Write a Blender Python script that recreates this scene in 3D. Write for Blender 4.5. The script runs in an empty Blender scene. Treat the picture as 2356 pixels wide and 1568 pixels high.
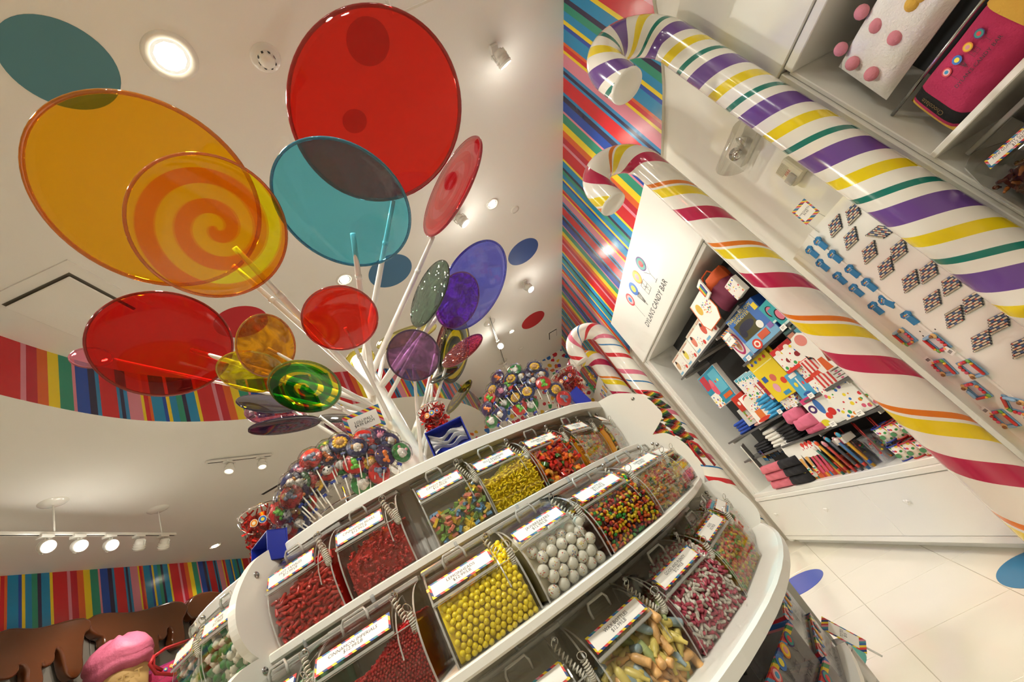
import bpy, bmesh, math, random
from mathutils import Vector, Matrix
random.seed(11)
SC = bpy.context.scene
COL = SC.collection
PI = math.pi

# ------------------------------------------------------------------ camera
EYE = Vector((0.0, 0.0, 1.45))
FPX = 940.2973747504147
RR = Vector((0.85640044, 0.10652519, -0.50520359))      # image right
RD = Vector((-0.49830847, 0.42666916, -0.75474638))     # image down
RF = Vector((0.13515529, 0.89811236, 0.41848206))       # view direction
cam_d = bpy.data.cameras.new('camera')
cam = bpy.data.objects.new('camera', cam_d)
COL.objects.link(cam)
cam_d.sensor_width = 36.0
cam_d.lens = FPX / 2356.0 * 36.0
cam_d.clip_start = 0.02
cam.matrix_world = Matrix(((RR.x, -RD.x, -RF.x, EYE.x), (RR.y, -RD.y, -RF.y, EYE.y), (RR.z, -RD.z, -RF.z, EYE.z), (0, 0, 0, 1)))
SC.camera = cam

def ray(px, py):
    return (RR * ((px - 1178.0) / FPX) + RD * ((py - 784.0) / FPX) + RF)
def on_x(px, py, x):
    v = ray(px, py); return EYE + v * (x / v.x)
def on_y(px, py, y):
    v = ray(px, py); return EYE + v * (y / v.y)
def on_z(px, py, z):
    v = ray(px, py); return EYE + v * ((z - EYE.z) / v.z)
def at_d(px, py, d):                    # point at horizontal distance d from the eye
    v = ray(px, py); return EYE + v * (d / math.hypot(v.x, v.y))

# ------------------------------------------------------------------ view, world
SC.view_settings.view_transform = 'Standard'
SC.view_settings.look = 'None'
SC.view_settings.exposure = -0.92
SC.view_settings.gamma = 1.0
SC.view_settings.use_curve_mapping = False
SC.cycles.use_adaptive_sampling = True
SC.cycles.adaptive_threshold = 0.15
SC.cycles.adaptive_min_samples = 12
SC.cycles.max_bounces = 6
SC.cycles.diffuse_bounces = 4
SC.cycles.glossy_bounces = 3
SC.cycles.transmission_bounces = 6
SC.cycles.transparent_max_bounces = 24
SC.cycles.caustics_reflective = False
SC.cycles.caustics_refractive = False
SC.cycles.sample_clamp_indirect = 4.0
wd = bpy.data.worlds.new('shop_world'); SC.world = wd
wd.use_nodes = True
wd.node_tree.nodes['Background'].inputs[0].default_value = (1.0, 0.93, 0.82, 1)
wd.node_tree.nodes['Background'].inputs[1].default_value = 0.35

WARM = (1.0, 0.955, 0.845)
def spot(loc, target, watts, angle=95, blend=0.7, size=0.05, color=WARM):
    d = bpy.data.lights.new('lamp_light', 'SPOT'); o = bpy.data.objects.new('lamp_light', d)
    d.energy = watts; d.spot_size = math.radians(angle); d.spot_blend = blend; d.shadow_soft_size = size; d.color = color
    o.location = loc
    v = Vector(target) - Vector(loc)
    o.rotation_euler = v.to_track_quat('-Z', 'Y').to_euler()
    COL.objects.link(o); return o
def area(loc, target, watts, size=0.3, color=WARM):
    d = bpy.data.lights.new('panel_light', 'AREA'); o = bpy.data.objects.new('panel_light', d)
    d.energy = watts; d.shape = 'DISK'; d.size = size; d.color = color
    o.location = loc
    v = Vector(target) - Vector(loc)
    o.rotation_euler = v.to_track_quat('-Z', 'Y').to_euler()
    COL.objects.link(o); return o

# ------------------------------------------------------------------ materials
def lin(c):
    if isinstance(c, str):
        c = [int(c[i:i + 2], 16) / 255 for i in (0, 2, 4)]
        c = [x / 12.92 if x <= 0.04045 else ((x + 0.055) / 1.055) ** 2.4 for x in c]
    return (c[0], c[1], c[2], 1.0)
MATS = {}
def new_mat(name):
    m = bpy.data.materials.new(name); m.use_nodes = True
    nt = m.node_tree
    return m, nt, nt.nodes['Principled BSDF'], nt.nodes['Material Output']
def paint(name, color, rough=0.5, metal=0.0, coat=0.0, bump=0.0, bscale=200, vary=0.0, emit=0.0):
    if name in MATS: return MATS[name]
    m, nt, b, out = new_mat(name); N = nt.nodes; L = nt.links
    c = lin(color)
    b.inputs['Base Color'].default_value = c
    b.inputs['Roughness'].default_value = rough
    b.inputs['Metallic'].default_value = metal
    b.inputs['Coat Weight'].default_value = coat
    b.inputs['Coat Roughness'].default_value = 0.08
    if vary:
        tc = N.new('ShaderNodeTexCoord'); nz = N.new('ShaderNodeTexNoise'); nz.inputs['Scale'].default_value = bscale * 0.4
        mx = N.new('ShaderNodeMix'); mx.data_type = 'RGBA'
        mx.inputs[6].default_value = tuple(x * (1 - vary) for x in c[:3]) + (1,)
        mx.inputs[7].default_value = tuple(min(1, x * (1 + vary)) for x in c[:3]) + (1,)
        L.new(tc.outputs['Object'], nz.inputs['Vector']); L.new(nz.outputs['Fac'], mx.inputs[0]); L.new(mx.outputs[2], b.inputs['Base Color'])
    if bump:
        tc = N.new('ShaderNodeTexCoord'); nz = N.new('ShaderNodeTexNoise'); nz.inputs['Scale'].default_value = bscale; nz.inputs['Detail'].default_value = 4
        bp = N.new('ShaderNodeBump'); bp.inputs['Strength'].default_value = bump; bp.inputs['Distance'].default_value = 0.01
        L.new(tc.outputs['Object'], nz.inputs['Vector']); L.new(nz.outputs['Fac'], bp.inputs['Height']); L.new(bp.outputs[0], b.inputs['Normal'])
    if emit:
        b.inputs['Emission Color'].default_value = c; b.inputs['Emission Strength'].default_value = emit
    MATS[name] = m; return m
def clear(name, tint=(0.98, 0.98, 0.97), rough=0.03, body=0.0, body_color=(0.9, 0.9, 0.88), f0=0.04, wavy=0.0, wscale=18.0, gain=1.0):
    """thin clear plastic: straight-through tinted transmission with a Schlick gloss on top"""
    if name in MATS: return MATS[name]
    m = bpy.data.materials.new(name); m.use_nodes = True; nt = m.node_tree; N = nt.nodes; L = nt.links
    N.remove(N['Principled BSDF']); out = N['Material Output']
    tr = N.new('ShaderNodeBsdfTransparent'); tr.inputs[0].default_value = lin(tint)
    gl = N.new('ShaderNodeBsdfGlossy'); gl.inputs['Roughness'].default_value = rough
    lw = N.new('ShaderNodeLayerWeight'); lw.inputs[0].default_value = 0.5
    pw = N.new('ShaderNodeMath'); pw.operation = 'POWER'; pw.inputs[1].default_value = 4.0
    ma = N.new('ShaderNodeMath'); ma.operation = 'MULTIPLY_ADD'; ma.inputs[1].default_value = (0.95 - f0) * gain; ma.inputs[2].default_value = f0
    L.new(lw.outputs['Facing'], pw.inputs[0]); L.new(pw.outputs[0], ma.inputs[0])
    mx = N.new('ShaderNodeMixShader'); L.new(ma.outputs[0], mx.inputs[0])
    src = tr
    if body:
        df = N.new('ShaderNodeBsdfDiffuse'); df.inputs[0].default_value = lin(body_color)
        m2 = N.new('ShaderNodeMixShader'); m2.inputs[0].default_value = body
        L.new(tr.outputs[0], m2.inputs[1]); L.new(df.outputs[0], m2.inputs[2]); src = m2
    L.new(src.outputs[0], mx.inputs[1]); L.new(gl.outputs[0], mx.inputs[2]); L.new(mx.outputs[0], out.inputs[0])
    if wavy:
        tc = N.new('ShaderNodeTexCoord'); nz = N.new('ShaderNodeTexNoise'); nz.inputs['Scale'].default_value = wscale; nz.inputs['Detail'].default_value = 1.5; nz.inputs['Distortion'].default_value = 1.0
        bp = N.new('ShaderNodeBump'); bp.inputs['Strength'].default_value = wavy; bp.inputs['Distance'].default_value = 0.03
        L.new(tc.outputs['Object'], nz.inputs['Vector']); L.new(nz.outputs['Fac'], bp.inputs['Height'])
        L.new(bp.outputs[0], gl.inputs['Normal'])
        rp = N.new('ShaderNodeValToRGB'); rp.color_ramp.elements[0].position = 0.42; rp.color_ramp.elements[1].position = 0.58
        t = lin(tint); rp.color_ramp.elements[0].color = (t[0] * .75, t[1] * .75, t[2] * .75, 1); rp.color_ramp.elements[1].color = (min(1, t[0] * 1.2), min(1, t[1] * 1.2), min(1, t[2] * 1.2), 1)
        L.new(nz.outputs['Fac'], rp.inputs[0]); L.new(rp.outputs[0], tr.inputs[0])
    MATS[name] = m; return m
def gummy(name, color, rough=0.15):
    if name in MATS: return MATS[name]
    m, nt, b, out = new_mat(name)
    b.inputs['Base Color'].default_value = lin(color); b.inputs['Roughness'].default_value = rough
    b.inputs['Subsurface Weight'].default_value = 0.0
    b.inputs['Coat Weight'].default_value = 0.5; b.inputs['Coat Roughness'].default_value = 0.06
    MATS[name] = m; return m
def ramp_const(nt, stops, total):
    rp = nt.nodes.new('ShaderNodeValToRGB'); rp.color_ramp.interpolation = 'CONSTANT'
    e = rp.color_ramp.elements
    while len(e) > 1: e.remove(e[-1])
    e[0].position = 0.0; e[0].color = lin(stops[0][1])
    for s, c in stops[1:]:
        k = e.new(s / total); k.color = lin(c)
    return rp

# the shop's striped paper: one repeat, offsets in 1535ths
TEAL, NAVY, DBLU, YEL, RED, PNK, CRI, ORA, GRN, LBL = '1b86b8', '2b2547', '1f4aa8', 'e8cd27', 'c8202a', 'd58597', 'b81f32', 'd8622a', '2b8e74', '2f7fb4'
STRIPES = [(0, RED), (145, PNK), (180, CRI), (255, ORA), (326, YEL), (405, GRN), (498, PNK), (526, DBLU), (622, NAVY), (675, LBL), (705, RED), (835, LBL), (862, NAVY), (890, LBL),
           (918, PNK), (1030, YEL), (1052, RED), (1090, ORA), (1112, TEAL), (1210, DBLU), (1240, YEL), (1268, TEAL), (1330, GRN), (1385, NAVY), (1418, TEAL), (1505, YEL)]
def stripe_paper(name, period, phase, sign=1.0):
    """stripes across the u of the surface's UV, which is laid out in metres"""
    m, nt, b, out = new_mat(name); N = nt.nodes; L = nt.links
    uv = N.new('ShaderNodeUVMap'); sp = N.new('ShaderNodeSeparateXYZ'); L.new(uv.outputs[0], sp.inputs[0])
    ma = N.new('ShaderNodeMath'); ma.operation = 'MULTIPLY_ADD'; ma.inputs[1].default_value = sign / period; ma.inputs[2].default_value = phase
    fr = N.new('ShaderNodeMath'); fr.operation = 'FRACT'
    L.new(sp.outputs[0], ma.inputs[0]); L.new(ma.outputs[0], fr.inputs[0])
    rp = ramp_const(nt, STRIPES, 1535.0); L.new(fr.outputs[0], rp.inputs[0]); L.new(rp.outputs[0], b.inputs['Base Color'])
    b.inputs['Roughness'].default_value = 0.22
    tc = N.new('ShaderNodeTexCoord'); nz = N.new('ShaderNodeTexNoise'); nz.inputs['Scale'].default_value = 6
    bp = N.new('ShaderNodeBump'); bp.inputs['Strength'].default_value = 0.12; bp.inputs['Distance'].default_value = 0.02
    L.new(tc.outputs['Object'], nz.inputs['Vector']); L.new(nz.outputs['Fac'], bp.inputs['Height']); L.new(bp.outputs[0], b.inputs['Normal'])
    return m

W_CEIL = paint('ceiling_paint', 'f3f1ec', 0.85, bump=0.05, bscale=60)
W_WALL = paint('wall_paint', 'e6e3d8', 0.6)
W_LAM = paint('white_laminate', 'ecebe4', 0.35, coat=0.2)
W_GLOSS = paint('white_gloss', 'f0eee6', 0.22, coat=0.5)
W_TREE = paint('white_enamel', 'f6f5f0', 0.25, coat=0.4)
GREY_D = paint('shelf_grey', '5a5a5a', 0.4)
DARK = paint('dark_back', '2b2c2e', 0.6)
STEEL = paint('steel', 'b9bcbd', 0.22, 1.0)
CHROME = paint('chrome', 'dcdcdc', 0.1, 1.0)
BLACK = paint('black_ink', '161616', 0.5)
INK = paint('text_ink', '34353a', 0.6)
PAPER = paint('label_paper', 'f6f4ee', 0.5)
ACRYL = clear('clear_acrylic', (0.965, 0.965, 0.955), 0.04, f0=0.055)
ACRYL_E = clear('acrylic_edge', (0.82, 0.83, 0.81), 0.1, body=0.42, body_color=(.86, .86, .82), f0=0.14)
FILM = clear('cello_film', (0.975, 0.975, 0.97), 0.08, f0=0.05, wavy=0.6, wscale=60)

# ------------------------------------------------------------------ mesh builder
class MB:
    def __init__(s): s.v = []; s.f = []; s.m = []; s.uv = {}; s.sm = []
    def add(s, vs, fs, mi=0, M=None, smooth=False, uvs=None):
        o = len(s.v)
        for p in vs:
            p = Vector(p); s.v.append(tuple(M @ p) if M else tuple(p))
        for k, f in enumerate(fs):
            if uvs: s.uv[len(s.f)] = [uvs[i] for i in f]
            s.f.append([i + o for i in f]); s.m.append(mi); s.sm.append(smooth)
        return s
    def box(s, x0, x1, y0, y1, z0, z1, mi=0, M=None, bev=0.0):
        if bev <= 0:
            vs = [(x, y, z) for z in (z0, z1) for y in (y0, y1) for x in (x0, x1)]
            return s.add(vs, [(0, 2, 3, 1), (4, 5, 7, 6), (0, 1, 5, 4), (2, 6, 7, 3), (0, 4, 6, 2), (1, 3, 7, 5)], mi, M)
        b = min(bev, (x1 - x0) * .49, (y1 - y0) * .49, (z1 - z0) * .49)
        vs = []; idx = {}
        for i, (x, sx) in enumerate(((x0, 1), (x1, -1))):
            for j, (y, sy) in enumerate(((y0, 1), (y1, -1))):
                for k, (z, sz) in enumerate(((z0, 1), (z1, -1))):
                    for ax in range(3):
                        p = [x + sx * b, y + sy * b, z + sz * b]
                        p[ax] = (x, y, z)[ax]
                        idx[i, j, k, ax] = len(vs); vs.append(p)
        fs = []
        for ax in range(3):
            o = [a for a in range(3) if a != ax]
            for e in (0, 1):
                q = []
                for c in ((0, 0), (1, 0), (1, 1), (0, 1)):
                    t = [0, 0, 0]; t[ax] = e; t[o[0]] = c[0]; t[o[1]] = c[1]; q.append(idx[t[0], t[1], t[2], ax])
                fs.append(q)
            for c in ((0, 0), (1, 0), (1, 1), (0, 1)):
                t0 = [0, 0, 0]; t1 = [0, 0, 0]; t1[ax] = 1
                for t in (t0, t1): t[o[0]] = c[0]; t[o[1]] = c[1]
                fs.append([idx[(*t0, o[0])], idx[(*t1, o[0])], idx[(*t1, o[1])], idx[(*t0, o[1])]])
        for i in (0, 1):
            for j in (0, 1):
                for k in (0, 1): fs.append([idx[i, j, k, 0], idx[i, j, k, 1], idx[i, j, k, 2]])
        return s.add(vs, fs, mi, M)
    def lathe(s, prof, n=24, mi=0, M=None, smooth=True, closed=False):
        vs = []; fs = []; ring = []
        for r, z in prof:
            if abs(r) < 1e-6: ring.append([len(vs)]); vs.append((0, 0, z))
            else:
                ring.append(list(range(len(vs), len(vs) + n)))
                for k in range(n):
                    a = 2 * PI * k / n; vs.append((r * math.cos(a), r * math.sin(a), z))
        pairs = list(zip(ring, ring[1:])) + ([(ring[-1], ring[0])] if closed else [])
        for A, B in pairs:
            for k in range(n):
                k2 = (k + 1) % n
                if len(A) == 1 and len(B) == 1: continue
                if len(A) == 1: fs.append((A[0], B[k2], B[k]))
                elif len(B) == 1: fs.append((A[k], A[k2], B[0]))
                else: fs.append((A[k], A[k2], B[k2], B[k]))
        return s.add(vs, fs, mi, M, smooth)
    def ball(s, c, r, mi=0, nu=10, nv=6, M=None, sc=(1, 1, 1)):
        prof = [(max(0, math.sin(PI * i / nv)) * r if 0 < i < nv else 0, -math.cos(PI * i / nv) * r) for i in range(nv + 1)]
        T = Matrix.Translation(c) @ Matrix.Diagonal((*sc, 1))
        return s.lathe(prof, nu, mi, (M @ T) if M else T)
    def tube(s, pts, r, n=8, mi=0, M=None, cap=True, closed=False, smooth=True):
        pts = [Vector(p) for p in pts]; N = len(pts); vs = []; fs = []
        rad = r if isinstance(r, (list, tuple)) else [r] * N
        up = None
        for i, p in enumerate(pts):
            if closed: t = pts[(i + 1) % N] - pts[i - 1]
            else: t = pts[min(i + 1, N - 1)] - pts[max(i - 1, 0)]
            t.normalize()
            if up is None:
                up = t.orthogonal().normalized()
            up = (up - t * up.dot(t))
            if up.length < 1e-6: up = t.orthogonal()
            up.normalize(); w = t.cross(up)
            for k in range(n):
                a = 2 * PI * k / n; vs.append(p + (up * math.cos(a) + w * math.sin(a)) * rad[i])
        for i in range(N if closed else N - 1):
            j = (i + 1) % N
            for k in range(n):
                k2 = (k + 1) % n; fs.append((i * n + k, i * n + k2, j * n + k2, j * n + k))
        if cap and not closed:
            fs.append(tuple(range(n - 1, -1, -1))); fs.append(tuple(range((N - 1) * n, N * n)))
        return s.add(vs, fs, mi, M, smooth)
    def prism(s, poly, z0, z1, mi=0, M=None, side_mi=None, smooth=False):
        """extrude a 2D outline (xy) from z0 to z1"""
        n = len(poly); vs = [(x, y, z0) for x, y in poly] + [(x, y, z1) for x, y in poly]
        s.add(vs, [tuple(range(n - 1, -1, -1)), tuple(range(n, 2 * n))], mi, M)
        o = len(s.v) - 2 * n
        for k in range(n):
            k2 = (k + 1) % n; s.f.append([o + k, o + k2, o + n + k2, o + n + k]); s.m.append(mi if side_mi is None else side_mi); s.sm.append(smooth)
        return s
    def grid(s, P, mi=0, M=None, smooth=True, uv=None):
        """P[i][j] points -> open sheet"""
        ni, nj = len(P), len(P[0]); vs = [p for row in P for p in row]
        fs = [(i * nj + j, (i + 1) * nj + j, (i + 1) * nj + j + 1, i * nj + j + 1) for i in range(ni - 1) for j in range(nj - 1)]
        return s.add(vs, fs, mi, M, smooth, uvs=[u for row in uv for u in row] if uv else None)
    def mesh(s, name, mats, recalc=True):
        me = bpy.data.meshes.new(name); me.from_pydata(s.v, [], s.f)
        for m in (mats if isinstance(mats, (list, tuple)) else [mats]): me.materials.append(m)
        me.polygons.foreach_set('material_index', s.m)
        me.polygons.foreach_set('use_smooth', s.sm)
        if s.uv:
            ul = me.uv_layers.new(name='UVMap')
            for p in me.polygons:
                u = s.uv.get(p.index)
                if u:
                    for li, q in zip(p.loop_indices, u): ul.data[li].uv = q
        if recalc:
            b = bmesh.new(); b.from_mesh(me); bmesh.ops.recalc_face_normals(b, faces=b.faces); b.to_mesh(me); b.free()
        me.update(); return me
    def build(s, name, mats, parent=None, M=None, recalc=True):
        return put(name, s.mesh(name, mats, recalc), parent, M)

def put(name, me, parent=None, M=None):
    o = bpy.data.objects.new(name, me); COL.objects.link(o)
    if parent: o.parent = parent
    if M is not None: o.matrix_local = M
    return o
def tag(o, label, cat, group=None, kind=None):
    o['label'] = label; o['category'] = cat
    if group: o['group'] = group
    if kind: o['kind'] = kind
    return o
def thing(name, label, cat, M=None, group=None):
    o = bpy.data.objects.new(name, None); COL.objects.link(o); o.empty_display_size = 0.05
    if M is not None: o.matrix_world = M
    return tag(o, label, cat, group)
def struct(o): o['kind'] = 'structure'; return o
def frame_m(origin, x, y, z):
    return Matrix(((x[0], y[0], z[0], origin[0]), (x[1], y[1], z[1], origin[1]), (x[2], y[2], z[2], origin[2]), (0, 0, 0, 1)))
def face_m(origin, normal, up=(0, 0, 1), spin=0.0):
    """local x right, y up, z along the normal"""
    z = Vector(normal).normalized(); u = Vector(up); u = (u - z * u.dot(z))
    if u.length < 1e-5: u = z.orthogonal()
    u.normalize(); x = u.cross(z)
    M = frame_m(origin, x, u, z)
    return M @ Matrix.Rotation(spin, 4, 'Z') if spin else M
def copy_tree(o, M=None, parent=None):
    c = o.copy(); COL.objects.link(c)
    if parent is not None: c.parent = parent
    if M is not None: c.matrix_world = M
    for ch in o.children:
        copy_tree(ch, None, c)
    return c
TXT = {}
def text_mesh(txt, size=1.0, mat=None, align='CENTER', thick=0.0, bold=0.0):
    key = (txt, size, mat.name if mat else '', align, thick, bold)
    if key in TXT: return TXT[key]
    cu = bpy.data.curves.new('lettering', 'FONT'); cu.body = txt; cu.size = size; cu.align_x = align; cu.align_y = 'CENTER'; cu.resolution_u = 2; cu.extrude = thick; cu.offset = bold
    cu.space_line = 0.85
    o = bpy.data.objects.new('lettering', cu); COL.objects.link(o)
    dg = bpy.context.evaluated_depsgraph_get()
    me = bpy.data.meshes.new_from_object(o.evaluated_get(dg)); me.name = 'lettering'
    me.materials.clear(); me.materials.append(mat or INK)
    bpy.data.objects.remove(o); bpy.data.curves.remove(cu)
    TXT[key] = me; return me
def text(txt, size, parent, M, mat=None, align='CENTER', name='lettering', bold=0.0):
    return put(name, text_mesh(txt, size, mat, align, 0.0, bold), parent, M)
def disc_poly(r, n=32, cx=0, cy=0, sx=1, sy=1):
    return [(cx + r * sx * math.cos(2 * PI * k / n), cy + r * sy * math.sin(2 * PI * k / n)) for k in range(n)]
def interp(tab, x):
    if x <= tab[0][0]: return tab[0][1]
    for (a, b), (c, d) in zip(tab, tab[1:]):
        if x <= c:
            t = (x - a) / (c - a); t = t * t * (3 - 2 * t) * 0.5 + t * 0.5; return b + (d - b) * t
    return tab[-1][1]
# ================================================================== ROOM
ZC, ZL, XW, XL, YF, YB = 4.92, 4.34, 2.35, -5.73, 9.3, -3.6
# ---- floor: slab with square tiles laid on the diagonal
TILE = paint('cream_tile', 'efe9d8', 0.16, coat=0.3, vary=0.03, bscale=8)
GROUT = paint('grout', 'b9b09a', 0.7)
fl = struct(MB().box(XL - .2, XW + .6, YB, YF, -0.12, -0.004).build('floor', GROUT))
tu = Vector((-0.367, -0.930, 0)); tv = Vector((0.930, -0.367, 0)); TS = 0.614
tile_me = MB().box(-TS / 2 + .0018, TS / 2 - .0018, -TS / 2 + .0018, TS / 2 - .0018, -.02, 0.0, bev=0.0012).mesh('floor_tile', TILE)
rz = math.atan2(tv.y, tv.x)
for i in range(-16, 16):
    for j in range(-13, 14):
        c = Vector((1.594, 3.643, 0)) + tu * (i + .5) * TS + tv * (j + .5) * TS
        if -2.9 < c.x < XW + .42 and 0.2 < c.y < YF - .2:
            put('floor_tile', tile_me, fl, Matrix.Translation(c) @ Matrix.Rotation(rz, 4, 'Z'))
def dot(name, label, c, r, z, mat, down=False, cat='floor sticker', group=None):
    o = MB().prism(disc_poly(r, 48), 0, 0.0025, 0, None).build(name, mat)
    o.matrix_world = Matrix.Translation((c[0], c[1], z - (0.0027 if down else -0.0003)))
    return tag(o, label, cat, group)
dot('floor_dot', 'royal blue round floor sticker beside the candy stand', (1.66, 4.62), .235, 0, paint('dot_blue', '3f58b8', .3))
c = on_z(2395, 1302, 0); dot('floor_dot', 'steel blue round floor sticker cut off at the right edge', (c.x, c.y), .205, 0, paint('dot_steel', '2f7fae', .3))
dot('floor_dot', 'teal green round floor sticker by the clear lunch boxes', (1.03, 3.30), .2, 0, paint('dot_teal', '3a9080', .3))

# ---- walls
PERIOD = 1.71
def wall_sheet(name, pts_uv, mat, M=None):
    mb = MB(); mb.add([p for p, _ in pts_uv], [tuple(range(len(pts_uv)))], 0, M, uvs=[u for _, u in pts_uv]); return struct(mb.build(name, mat, recalc=False))
# right wall: white lower part, striped paper panel with a waving lower edge above
wr = MB()
for y0, y1, z0, z1 in ((YB, -1.0, 0, ZC), (1.50, 2.82, 0, ZC), (5.50, YF, 0, ZC), (-1.0, 1.50, 2.75, ZC), (2.82, 5.50, 2.72, ZC), (2.82, 5.50, 0, .56)): wr.box(XW, XW + .6, y0, y1, z0, z1)
WR = struct(wr.build('wall_right', W_WALL))
sp_pts = [(-3.6, 4.3), (0.0, 4.25), (1.0, 4.1), (1.35, 3.98), (1.60, 3.853), (1.767, 3.735), (2.04, 3.604), (2.25, 3.537), (2.53, 3.454), (2.9, 3.36), (3.4, 3.26), (4.2, 3.2), (5.2, 3.15), (5.9, 3.05), (6.6, 2.85), (7.6, 2.6), (8.6, 2.4), (9.3, 2.3)]
def smooth_curve(P, n=6):
    out = []
    P = [Vector((*p, 0)) if len(p) == 2 else Vector(p) for p in P]
    for i in range(len(P) - 1):
        a, b, c, d = P[max(i - 1, 0)], P[i], P[i + 1], P[min(i + 2, len(P) - 1)]
        for k in range(n):
            t = k / n
            out.append(0.5 * ((2 * b) + (c - a) * t + (2 * a - 5 * b + 4 * c - d) * t * t + (3 * b - a - 3 * c + d) * t ** 3))
    out.append(P[-1]); return out
sp = smooth_curve(sp_pts, 4)
mb = MB(); XS = XW - .025
rows = [[(XS, p.x, p.y) for p in sp], [(XS, p.x, ZC) for p in sp]]
mb.grid(rows, 0, None, False, uv=[[(q[1], q[2]) for q in r] for r in rows])
mb.grid([[(XS, p.x, p.y) for p in sp], [(XW, p.x, p.y) for p in sp]], 1)
mb.grid([[(XS, p[0], p[2]) for p in ((sp[0].x, 0, sp[0].y), (sp[0].x, 0, ZC))], [(XW, p[0], p[2]) for p in ((sp[0].x, 0, sp[0].y), (sp[0].x, 0, ZC))]], 1)
o = mb.build('striped_panel', [stripe_paper('stripe_right', 1.81, 1.994, -1.0), W_WALL], None, recalc=False)
o.name = 'trim_1'; struct(o)
# left wall with its own stripe band
rows = [[(XL, y, 2.0) for y in (YB, 2, 5, 8, YF)], [(XL, y, ZL + .1) for y in (YB, 2, 5, 8, YF)]]
mb = MB(); mb.grid(rows, 0, None, False, uv=[[(q[1], q[2]) for q in r] for r in rows]); WLm = struct(mb.build('wall_left', stripe_paper('stripe_left', PERIOD, -5.265 / PERIOD + 4, 1.0), recalc=False))
struct(MB().box(XL - .3, XL - .002, YB, YF, 0, ZC).build('wall_left_core', W_WALL)).name = 'wall_left_back'
# far wall: printed candy paper on white
def candy_paper():
    m, nt, b, out = new_mat('candy_paper'); N = nt.nodes; L = nt.links
    tc = N.new('ShaderNodeTexCoord'); vo = N.new('ShaderNodeTexVoronoi'); vo.inputs['Scale'].default_value = 8.5; vo.inputs['Randomness'].default_value = .8
    nz = N.new('ShaderNodeTexNoise'); nz.inputs['Scale'].default_value = 11
    ad = N.new('ShaderNodeMix'); ad.data_type = 'RGBA'; ad.inputs[0].default_value = .08
    L.new(tc.outputs['Object'], nz.inputs['Vector']); L.new(tc.outputs['Object'], ad.inputs[6]); L.new(nz.outputs['Color'], ad.inputs[7]); L.new(ad.outputs[2], vo.inputs['Vector'])
    sep = N.new('ShaderNodeSeparateColor'); L.new(vo.outputs['Color'], sep.inputs[0])
    rp = ramp_const(nt, [(0, 'c8243a'), (16, 'd94f6a'), (30, '6b3fa0'), (42, '2f6fc0'), (54, '2c9a57'), (66, 'e0b422'), (80, 'd8662c'), (92, 'c8243a')], 100.0)
    L.new(sep.outputs[0], rp.inputs[0])
    gt = N.new('ShaderNodeMath'); gt.operation = 'GREATER_THAN'; gt.inputs[1].default_value = .40; L.new(vo.outputs['Distance'], gt.inputs[0])
    mx = N.new('ShaderNodeMix'); mx.data_type = 'RGBA'; L.new(gt.outputs[0], mx.inputs[0]); L.new(rp.outputs[0], mx.inputs[6]); mx.inputs[7].default_value = lin('ebe7dc')
    L.new(mx.outputs[2], b.inputs['Base Color']); b.inputs['Roughness'].default_value = .4
    return m
struct(MB().box(XL, XW, YF, YF + .2, 0, ZC).build('wall_far', candy_paper()))
struct(MB().box(XL, XW, YB - .2, YB, 0, ZC).build('wall_back', W_WALL))
# ---- ceilings
struct(MB().box(XL, XW + .3, YB, YF + .2, ZC, ZC + .15).build('ceiling', W_CEIL))
FC = smooth_curve([(-2.95, -3.6), (-3.0, -1.0), (-3.03, 1.0), (-3.045, 2.3), (-3.03, 2.85), (-2.98, 3.26), (-2.88, 3.62), (-2.68, 4.04), (-2.37, 4.5), (-1.7, 5.23), (-0.98, 6.05), (-0.6, 6.76), (-0.31, 7.68), (-0.14, 8.53), (-0.05, 9.3)], 5)
mb = MB(); P = [[], []]; Q = [[], []]; R2 = [[], []]
acc = 0.0; us = []
for k, p in enumerate(FC):
    if k: acc += (p - FC[k - 1]).length
    us.append(acc)
u0 = us[min(range(len(FC)), key=lambda k: abs(FC[k].y - 2.47))]
mb.grid([[(p.x, p.y, ZL) for p in FC], [(p.x, p.y, ZC) for p in FC]], 0, None, True, uv=[[(u - u0, 0) for u in us], [(u - u0, 1) for u in us]])
struct(mb.build('trim_2', stripe_paper('stripe_fascia', 1.60, 3.0, 1.0), recalc=False))
mb = MB(); mb.grid([[(p.x, p.y, ZL) for p in FC], [(XL, p.y, ZL) for p in FC]], 0, None, False); mb.grid([[(p.x - .02, p.y, ZL + .06) for p in FC], [(XL, p.y, ZL + .06) for p in FC]], 0, None, False)
mb.grid([[(p.x, p.y, ZL) for p in FC], [(p.x - .02, p.y, ZL + .06) for p in FC]], 0, None, False)
struct(mb.build('ceiling_soffit', W_CEIL, recalc=False))
# ceiling dots
cd = 'ceiling sticker'; TEALD = paint('dot_slate', '4f8390', .6); BLUD = paint('dot_cobalt', '3a5aa0', .6); REDD = paint('dot_red', 'c02630', .6); STEELD = paint('dot_denim', '47759c', .6)
def cdot(label, x, y, r, m): dot('ceiling_dot', label, (x, y), r, ZC, m, True, cd, 'coloured dots on the ceiling')
cdot('large slate teal dot on the ceiling above the amber lollipop', -1.105, 1.155, .245, TEALD)
cdot('denim blue dot on the ceiling below the blue lollipop', -.17, 3.95, .27, STEELD)
cdot('cobalt blue dot on the ceiling near the striped wall', 1.63, 4.93, .26, BLUD)
cdot('red dot on the ceiling near the far candy paper wall', 1.65, 7.1, .26, REDD)
cdot('red dot on the ceiling half hidden by the amber swirl lollipop', -1.80, 3.56, .25, REDD)
cdot('large red dot on the ceiling seen through the big red lollipop', .60, 1.66, .16, REDD)
cdot('small red dot on the ceiling seen through the big red lollipop', .25, 2.14, .10, REDD)
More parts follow.
